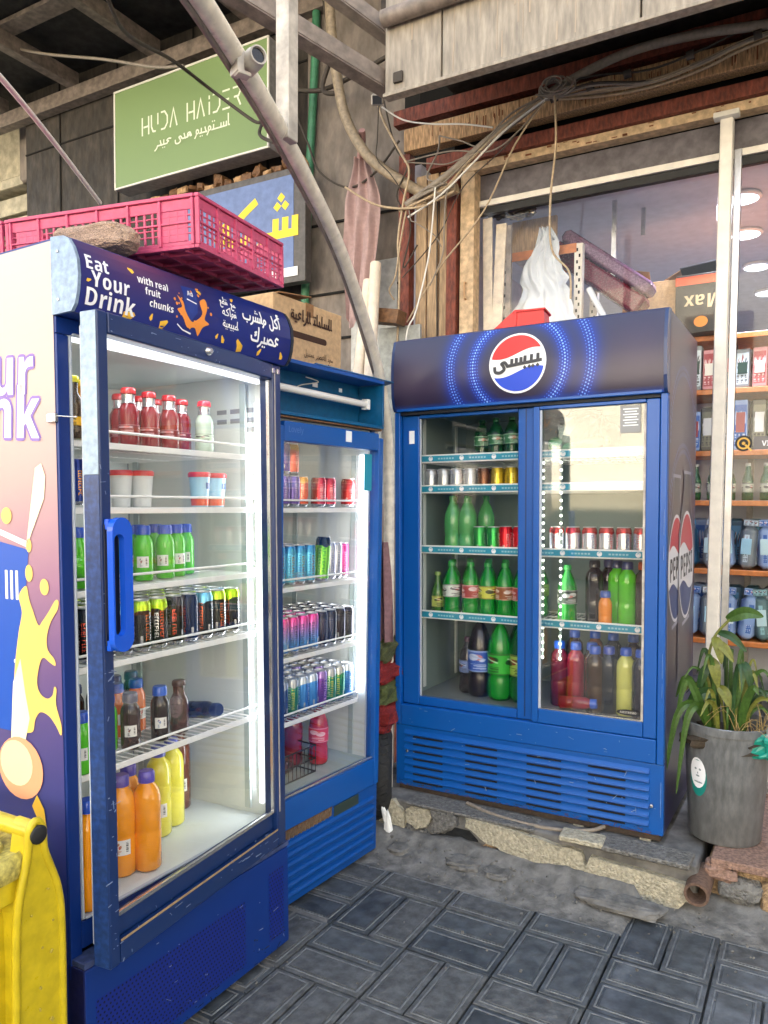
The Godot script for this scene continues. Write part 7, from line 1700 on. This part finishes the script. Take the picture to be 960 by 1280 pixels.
func loose_things() -> void:
	# pink crates on the tall cooler
	for k in 2:
		var L := 0.60; var Wd := 0.46; var Hh := 0.13; var q := Hh / 0.2
		var c := thing("pink_crate", ["pink plastic crate overhanging the canopy of the tall cooler", "second pink plastic crate standing behind the stone block"][k], "crate", Transform3D(Basis(Vector3.UP, 0.183) * Basis(V(1, 0, 0), 0.047), V(-1.345, 2.034, -1.435)))
		c.position += c.basis * V(-L / 2 - k * (L + 0.012), 0, -Wd / 2)
		var fl := MB.new()
		fl.box(V(0, 0.008, 0), V(L - 0.024, 0.004, Wd - 0.024))
		for i in 8: fl.box(V(-L / 2 + 0.045 + i * 0.073, 0.001, 0), V(0.010, 0.009, Wd - 0.03))
		for i in 6: fl.box(V(0, 0.0, -Wd / 2 + 0.04 + i * 0.075), V(L - 0.03, 0.008, 0.010))
		part("crate_floor", fl, M.pink, c)
		for s in [[1, 0], [-1, 0], [0, 1], [0, -1]]:
			var w := MB.new()
			var along: float = Wd if s[0] != 0 else L
			var ux := V(0, 0, 1) if s[0] != 0 else V(1, 0, 0)
			var out := V(s[0], 0, s[1])
			var base: Vector3 = out * ((L if s[0] != 0 else Wd) / 2 - 0.006)
			var bx := func(u0: float, u1: float, y0: float, y1: float, t: float, off: float) -> void:
				y0 *= q; y1 *= q
				var sz: Vector3 = ux * (u1 - u0) + V(0, y1 - y0, 0) + out.abs() * t
				w.box(base + ux * (u0 + u1) / 2 + V(0, (y0 + y1) / 2, 0) + out * off, sz, 0.0015)
			var a: float = along / 2 - (0.0 if s[0] != 0 else 0.0125)
			bx.call(-a, a, 0.0, 0.014, 0.012, 0.0); bx.call(-a, a, 0.186, 0.20, 0.014, 0.001); bx.call(-a, a, 0.145, 0.1855, 0.004, 0.0); bx.call(-a, a, 0.094, 0.102, 0.009, 0.001); bx.call(-a, a, 0.0145, 0.03, 0.004, 0.0)
			var np := int(round(along / 0.10))
			for i in np + 1:
				var u := lerpf(-a + 0.005, a - 0.005, float(i) / np)
				bx.call(u - 0.004, u + 0.004, 0.0145, 0.1855, 0.012, 0.0015)
				if i < np:
					for j in range(1, 4):
						var u2 := u + (2 * a - 0.01) / np * j / 4.0
						bx.call(u2 - 0.0035, u2 + 0.0035, 0.03, 0.145, 0.005, 0.0)
			for y in [0.055, 0.078, 0.122]: bx.call(-a, a, y, y + 0.006, 0.005, 0.0)
			if s[1] == 1:
				for z in [[-a + 0.02, -a + 0.11], [a - 0.11, a - 0.02]]: bx.call(z[0], z[1], 0.03, 0.145, 0.003, 0.0)
			part("crate_wall", w, M.pink, c)
	var st := MB.new(); st.rock(V(0, 0.04, 0), V(0.105, 0.034, 0.055), 21, 0.10, 5)
	solo("stone_block", st, mat(col(232, 196, 172), 0.95, 0, 0.4, 10.0, 1.6, 0.03), "rough pinkish stone block lying on the tall cooler by the crates", "stone", "", Transform3D(Basis(Vector3.UP, 0.15), V(-1.57, 2.008, -1.32)))
	# yellow can at the lower left
	yellow_can()
	# red plastic tray on the double cooler
	var rt := thing("red_tray", "bright red plastic wedge shaped tray on top of the double cooler", "tray", TC * Transform3D(Basis(Vector3.UP, 0.12).scaled(V(0.85, 0.8, 0.85)), V(0.49, 2.106, -0.22)))
	var r1 := MB.new(); r1.ext(PackedVector2Array([Vector2(-0.15, 0.0), Vector2(-0.145, 0.02), Vector2(-0.02, 0.125), Vector2(0.12, 0.118), Vector2(0.125, 0.03), Vector2(0.10, 0.0)]), 0.13, Transform3D(Basis(), V(0, 0, -0.06))); part("tray_body", r1, M.red, rt)
	var r2 := MB.new(); r2.box(V(0.05, 0.116, 0.0), V(0.16, 0.012, 0.15), 0.004); r2.box(V(-0.015, 0.06, 0.072), V(0.012, 0.11, 0.008), 0.002); part("tray_rim", r2, M.red, rt)
	var cd := MB.new(); cd.box(V(0, 0.02, 0), V(0.16, 0.035, 0.16), 0.004); solo("card_scrap", cd, M.ply, "folded tan cardboard scrap on the double cooler behind the red tray", "cardboard", "", TC * spun(V(0.70, 2.10, -0.42), 20))
	var tb := thing("glass_tube", "white capped clear tube leaning on top of the double cooler", "tube", TC * Transform3D(Basis(V(0, 0, 1), 0.5), V(0.83, 2.125, -0.30)))
	part("tube_body", tubeq([V(0, 0, 0), V(0, 0.2, -0.05)], 0.013, false, 10), mat(col(206, 206, 204), 0.15), tb)
	part("tube_cap", tubeq([V(0, -0.02, 0.005), V(0, 0.03, -0.007)], 0.016, false, 10), M.white, tb)
	# leaning fluorescent tubes and board behind the short cooler
	for p in [[V(-1.985, 1.7, -3.15), V(-2.01, 2.52, -3.35), "cream tube leaning behind the printed carton, nearest the carton"], [V(-1.90, 1.7, -3.15), V(-1.97, 2.60, -3.35), "cream tube leaning behind the printed carton, nearest the bent pole"]]:
		solo("leaning_tube", tubeq([p[0], p[1]], 0.028, false, 12), M.plank, p[2], "tube", "cream tubes leaning behind the short cooler")
	var wb := MB.new(); wb.box(V(0, 0, 0), V(0.17, 0.07, 0.09), 0.004); solo("wood_offcut", wb, M.wood, "brown wooden offcut wedged between the bent pole and the red post", "wood block", "", Transform3D(Basis(V(0, 0, 1), -0.18), V(-1.93, 2.345, -3.40)))
	var pn := MB.new(); pn.box(V(0, 0, 0), V(0.24, 0.9, 0.02), 0.004); solo("grey_board", pn, mat(col(178, 180, 174), 0.6, 0, 0.3, 3.0), "pale grey board standing beside the double cooler under the wood offcut", "board", "", Transform3D(Basis(), V(-1.90, 1.86, -3.48)))
	# tyre and sacks squeezed between the coolers
	var ty := thing("scooter_tyre", "worn dark scooter tyre standing between the two coolers", "tyre", Transform3D(Basis(Vector3.UP, 0.5), V(-1.672, 0.235, -2.92)))
	var t1 := MB.new()
	var TP := []
	for k in 13:
		var a := -2.3 + 4.6 * k / 12.0
		TP.append(Vector2(0.175 + 0.055 * cos(a), 0.05 * sin(a)))
	t1.lathe(TP, 36, Transform3D(Basis(V(0, 0, 1), PI / 2), V(0, 0, 0))); part("tyre_carcass", t1, M.rubber, ty)
	var t2 := MB.new()
	for k in 40:
		var a := TAU * k / 40.0
		for s in [-1.0, 1.0]: t2.box(V(s * 0.018, sin(a) * 0.2295, cos(a) * 0.2295), V(0.03, 0.006, 0.016), 0.001, Basis(V(1, 0, 0), -a + PI / 2) * Basis(V(0, 1, 0), 0.5 * s))
	tag(part("tread_block", t2, M.rubber, ty), "", "", "", "stuff")
	for p in [[0.50, 0.10, col(150, 36, 36), "red folded sack on top of the scooter tyre"], [0.60, 0.07, col(96, 106, 54), "olive green folded sack in the pile between the coolers"], [0.69, 0.08, col(160, 40, 40), "red cloth sack high in the pile between the coolers"], [0.79, 0.07, col(100, 104, 60), "green cloth sack at the top of the pile between the coolers"]]:
		var b := MB.new(); b.rock(V(0, 0, 0), V(0.12, p[1] * 0.75, 0.12), int(p[0] * 100), 0.2, 3)
		solo("folded_sack", b, mat(p[2], 0.9, 0, 0.5, 10.0, 0.6), p[3], "sack", "sacks piled between the coolers", Transform3D(Basis(), V(-1.70, p[0], -2.86)))
	var cw := MB.new()
	cw.grid(func(i, j): return V(-1.63 + 0.10 * (i / 16.0 - 0.5) + 0.03 * j / 12.0, 1.25 - 0.42 * j / 12.0, -2.80 + 0.02 * sin(i + j / 4.0)), 16, 12)
	solo("mauve_rag", cw, mat(col(150, 112, 116), 0.95, 0, 0.3, 6.0), "dusty mauve rag hanging in the gap between the coolers", "rag")
	var wp := MB.new(); wp.rock(V(0, 0, 0), V(0.016, 0.055, 0.01), 91, 0.5, 3); solo("plastic_scrap", wp, M.white, "crumpled white plastic scrap at the foot of the stone step beside the tyre", "litter", "", Transform3D(Basis(V(0, 0, 1), 0.2), V(-1.535, 0.075, -2.74)))
	plant()

func yellow_can() -> void:
	var o := thing("yellow_container", "scuffed yellow plastic container with black capped handle bar at lower left", "container", Transform3D(Basis(), V(-1.40, 0.0, -1.015)))
	# main body: stacked rounded sections (half width, half depth) by height
	var S := [[0.0, 0.17, 0.12], [0.02, 0.185, 0.135], [0.10, 0.19, 0.14], [0.45, 0.19, 0.14], [0.54, 0.182, 0.135], [0.59, 0.165, 0.12], [0.61, 0.14, 0.10], [0.615, 0.0, 0.0]]
	var b := MB.new()
	var N := 40
	var ring := func(s: Array, k: int) -> Vector3:
		var c := cos(TAU * k / N); var d := sin(TAU * k / N)
		return V(-0.235 + s[1] * signf(c) * pow(absf(c), 0.5), s[0], 0.085 + s[2] * signf(d) * pow(absf(d), 0.5))
	b.grid(func(i, k): return ring.call(S[k], i), N, S.size() - 1)
	part("container_body", b, M.yellow, o)
	for e in [0.0, -0.47]:
		var lg := MB.new()
		var pr := smooth2([Vector2(-0.056, 0.0), Vector2(-0.056, 0.3), Vector2(-0.055, 0.50), Vector2(-0.047, 0.58), Vector2(-0.030, 0.633), Vector2(-0.014, 0.68), Vector2(-0.012, 0.722), Vector2(0.0, 0.742), Vector2(0.014, 0.737), Vector2(0.020, 0.71), Vector2(0.027, 0.66), Vector2(0.042, 0.60), Vector2(0.052, 0.52), Vector2(0.055, 0.3), Vector2(0.055, 0.0)], 3)
		var core := PackedVector2Array(); var rim := []
		for p in pr: core.append(p)
		lg.ext(core, 0.058, Transform3D(Basis(V(0, 0, 1), V(0, 1, 0), V(1, 0, 0)), V(-0.066 + e, 0, 0)))
		# rounded outer edge
		for p in pr: rim.append(V(e - 0.010, p.y, p.x))
		lg.tube(rim, 0.009, 8)
		part("handle_lug", lg, M.yellow, o)
		var cp := MB.new(); cp.lathe([Vector2(0.020, 0.0), Vector2(0.020, 0.006), Vector2(0.016, 0.009), Vector2(0, 0.009)], 18, Transform3D(Basis(V(0, 0, 1), -PI / 2), V(-0.006 + e, 0.716, 0.003))); part("bar_cap", cp, M.black, o)
	var bar := MB.new(); bar.tube([V(-0.01, 0.718, 0.003), V(-0.47, 0.718, 0.003)], 0.0185, 14); part("handle_bar", bar, M.yellow, o)
	var rib := MB.new()
	rib.ext(PackedVector2Array([Vector2(-0.01, 0.0), Vector2(0.03, 0.0), Vector2(0.03, 0.255), Vector2(0.012, 0.275), Vector2(-0.01, 0.25)]), 0.008, Transform3D(Basis(V(0, 0, 1), V(0, 1, 0), V(1, 0, 0)), V(-0.001, 0, 0))); part("moulded_rib", rib, M.yellow, o)
	var nk := MB.new(); nk.lathe([Vector2(0.10, 0.0), Vector2(0.10, 0.06)], 28, Transform3D(Basis(V(1, 0, 0), 0.1), V(-0.125, 0.585, 0.05))); part("neck", nk, M.yellow, o)
	var lid := MB.new(); lid.lathe([Vector2(0.095, 0.045), Vector2(0.108, 0.048), Vector2(0.112, 0.06), Vector2(0.108, 0.085), Vector2(0.095, 0.094), Vector2(0.086, 0.087), Vector2(0.05, 0.084), Vector2(0.046, 0.092), Vector2(0.0, 0.093)], 32, Transform3D(Basis(V(1, 0, 0), 0.1), V(-0.125, 0.585, 0.05))); part("screw_lid", lid, mat(col(206, 190, 96), 0.6, 0, 0.7, 9.0), o)
	var sc := MB.new()
	for k in 12: sc.box(V(0.0, rng.randf_range(0.2, 0.6), rng.randf_range(-0.04, 0.04)), V(0.003, rng.randf_range(0.002, 0.010), rng.randf_range(0.002, 0.008)), 0, Basis(V(1, 0, 0), rng.randf() * 3.0))
	tag(part("scuff", sc, mat(col(170, 154, 60), 0.8), o), "", "", "", "stuff")

func plant() -> void:
	var px := -0.285; var pz := -3.07
	var pot := thing("flower_bucket", "grey plastic bucket used as flowerpot with round white sticker", "pot", Transform3D(Basis(), V(px, 0.193, pz)))
	var b := MB.new(); b.lathe([Vector2(0, 0.0), Vector2(0.118, 0.0), Vector2(0.124, 0.006), Vector2(0.148, 0.40), Vector2(0.154, 0.402), Vector2(0.156, 0.43), Vector2(0.150, 0.432), Vector2(0.144, 0.41), Vector2(0.14, 0.36), Vector2(0, 0.36)], 40)
	var gm := mat(col(124, 126, 128), 0.5, 0, 0.5, 3.0); gm.uv1_scale = Vector3(5, 1.6, 5); part("bucket", b, gm, pot)
	var so := MB.new(); so.rock(V(0, 0.365, 0), V(0.132, 0.03, 0.132), 61, 0.25, 3); part("soil", so, mat(col(74, 62, 48), 1.0, 0, 0.5, 14.0), pot)
	var lp := MB.new(); lp.box(V(0.145, 0.375, 0.07), V(0.07, 0.05, 0.05), 0.01); part("rim_handle", lp, gm, pot)
	var s0 := func(a0: float, a1: float, y0: float, y1: float, off: float, m: Material, nm: String, rad: float) -> void:
		var s := MB.new()
		var P := disc(0, 0, (a1 - a0) / 2, (y1 - y0) / 2, 20)
		s.flat(P, func(u, v, l):
			var a: float = (a0 + a1) / 2 + u
			var y: float = (y0 + y1) / 2 + v
			var r: float = 0.124 + (y - 0.006) / 0.394 * 0.024 + 0.0006 + off + l
			return V(cos(a) * r, y, sin(a) * r), 0.0, 0.03)
		part(nm, s, m, pot)
	s0.call(1.94, 2.50, 0.165, 0.30, 0.0, mat(col(20, 130, 120), 0.5), "sticker_rim", 0.0)
	s0.call(1.97, 2.47, 0.195, 0.308, 0.0006, M.print_white, "round_sticker", 0.0)
	for k in [[2.10, 2.17, 0.262, 0.27], [2.24, 2.31, 0.262, 0.27], [2.15, 2.27, 0.238, 0.244], [2.06, 2.34, 0.215, 0.221], [2.19, 2.22, 0.248, 0.256]]: s0.call(k[0], k[1], k[2], k[3], 0.0012, mat(col(140, 150, 154), 0.5), "sticker_mark", 0.0)
	var gr := thing("green_bag", "teal green plastic bag tied to the rim of the flowerpot", "bag", Transform3D(Basis(), V(px + 0.165, 0.193 + 0.37, pz + 0.075)))
	var gb := MB.new(); gb.rock(V(0, 0, 0), V(0.075, 0.045, 0.05), 33, 0.3, 3); part("bag_body", gb, mat(col(24, 140, 124), 0.35), gr)
	var gk := MB.new(); gk.rock(V(0.02, 0.06, 0.0), V(0.055, 0.035, 0.04), 34, 0.3, 3); part("clear_part", gk, mat(col(150, 158, 156), 0.3), gr)
	# the plant: arching blades, a broad-leaved stem and dry straw
	var pl := thing("potted_plant", "weedy green potted plant with arching blades and one tall leafy stem", "plant", Transform3D(Basis(), V(px, 0.55, pz)))
	var blade := func(P: Array, w: float, m: Material, nm: String) -> void:
		var s := MB.new()
		var Q := spline(P, 5)
		var n := Q.size()
		var L := []; var R := []; var C := []
		for i in n:
			var t := float(i) / (n - 1)
			var d: Vector3 = (Q[mini(i + 1, n - 1)] - Q[maxi(i - 1, 0)]).normalized()
			var sd := d.cross(V(0.3, 0.2, 1.0)).normalized()
			var ww := w * (sin(PI * clampf(t * 0.86 + 0.12, 0.0, 1.0)) + 0.04)
			var up := sd.cross(d).normalized()
			L.append(Q[i] + sd * ww + up * ww * 0.35); R.append(Q[i] - sd * ww + up * ww * 0.35); C.append(Q[i])
		for i in n - 1:
			s.quad(L[i], C[i], C[i + 1], L[i + 1]); s.quad(C[i], R[i], R[i + 1], C[i + 1])
		part(nm, s, m, pl)
	var ms := [M.leaf, M.leaf_dark, M.leaf, M.leaf_dark, M.leaf_yellow]
	for k in 40:
		var a := rng.randf() * TAU; var h := rng.randf_range(0.12, 0.33); var r := rng.randf_range(0.02, 0.12)
		var o := V(cos(a) * 0.05, 0, sin(a) * 0.05)
		blade.call([o, o + V(cos(a) * r * 0.3, h * 0.8, sin(a) * r * 0.3), o + V(cos(a) * r * 0.75, h, sin(a) * r * 0.75), o + V(cos(a) * r * 1.15, h * 0.72, sin(a) * r * 1.15)], rng.randf_range(0.004, 0.009), ms[rng.randi() % 5], "blade")
	# drooping blades over the left rim
	for p in [[-0.19, -0.16, 0.10], [-0.145, -0.19, 0.12], [-0.16, 0.05, 0.08], [-0.17, 0.14, 0.02], [0.10, 0.20, 0.08]]:
		blade.call([V(-0.05 * signf(-p[0]), 0.02, 0.04), V(p[0] * 0.55, 0.13, p[2] * 0.7), V(p[0] * 0.85, 0.09 if p[1] < 0 else 0.22, p[2]), V(p[0] * 1.05, p[1], p[2] * 1.1)], 0.014, M.leaf, "blade")
	# tall stem with broad leaves
	part("stem", tubeq([V(0.0, 0, 0.02), V(-0.02, 0.15, 0.03), V(-0.065, 0.28, 0.03), V(-0.05, 0.38, 0.03), V(-0.0, 0.45, 0.03)], 0.005, true, 7), M.leaf_yellow, pl)
	part("stem", tubeq([V(0.03, 0, 0.02), V(0.04, 0.16, 0.03), V(0.05, 0.30, 0.03)], 0.006, true, 7), M.leaf, pl)
	for p in [[V(-0.01, 0.45, 0.03), V(0.11, 0.47, 0.04), 0.022, 0], [V(-0.05, 0.38, 0.03), V(-0.02, 0.29, 0.06), 0.018, 4], [V(-0.06, 0.30, 0.03), V(-0.03, 0.20, 0.05), 0.020, 4], [V(-0.05, 0.36, 0.03), V(0.02, 0.30, 0.06), 0.016, 4], [V(-0.065, 0.28, 0.03), V(-0.10, 0.17, 0.04), 0.016, 3], [V(-0.03, 0.2, 0.03), V(0.02, 0.12, 0.06), 0.018, 4], [V(-0.04, 0.40, 0.03), V(0.06, 0.34, 0.05), 0.014, 3], [V(0.05, 0.30, 0.03), V(0.03, 0.13, 0.05), 0.016, 0], [V(0.05, 0.30, 0.03), V(0.08, 0.20, 0.05), 0.014, 3], [V(-0.03, 0.18, 0.03), V(-0.14, 0.12, 0.05), 0.02, 3]]:
		var m0: Vector3 = (p[0] + p[1]) / 2 + V(0, 0.02, 0.01)
		blade.call([p[0], m0, p[1]], p[2], [M.leaf, M.leaf, M.leaf, M.leaf_dark, M.leaf_yellow][p[3]], "leaf")
	var dry := MB.new()
	for k in 30:
		var a := rng.randf() * TAU; var o := V(0.08 + rng.randf_range(-0.05, 0.06), 0.03, 0.04 + rng.randf_range(-0.04, 0.04))
		dry.tube(spline([o, o + V(cos(a) * 0.05, rng.randf_range(0.04, 0.12), sin(a) * 0.05), o + V(cos(a) * 0.12, rng.randf_range(0.0, 0.10), sin(a) * 0.10)], 3), 0.0016, 4, 0.0006, false)
	tag(part("dry_straw", dry, M.leaf_dry, pl), "", "", "", "stuff")
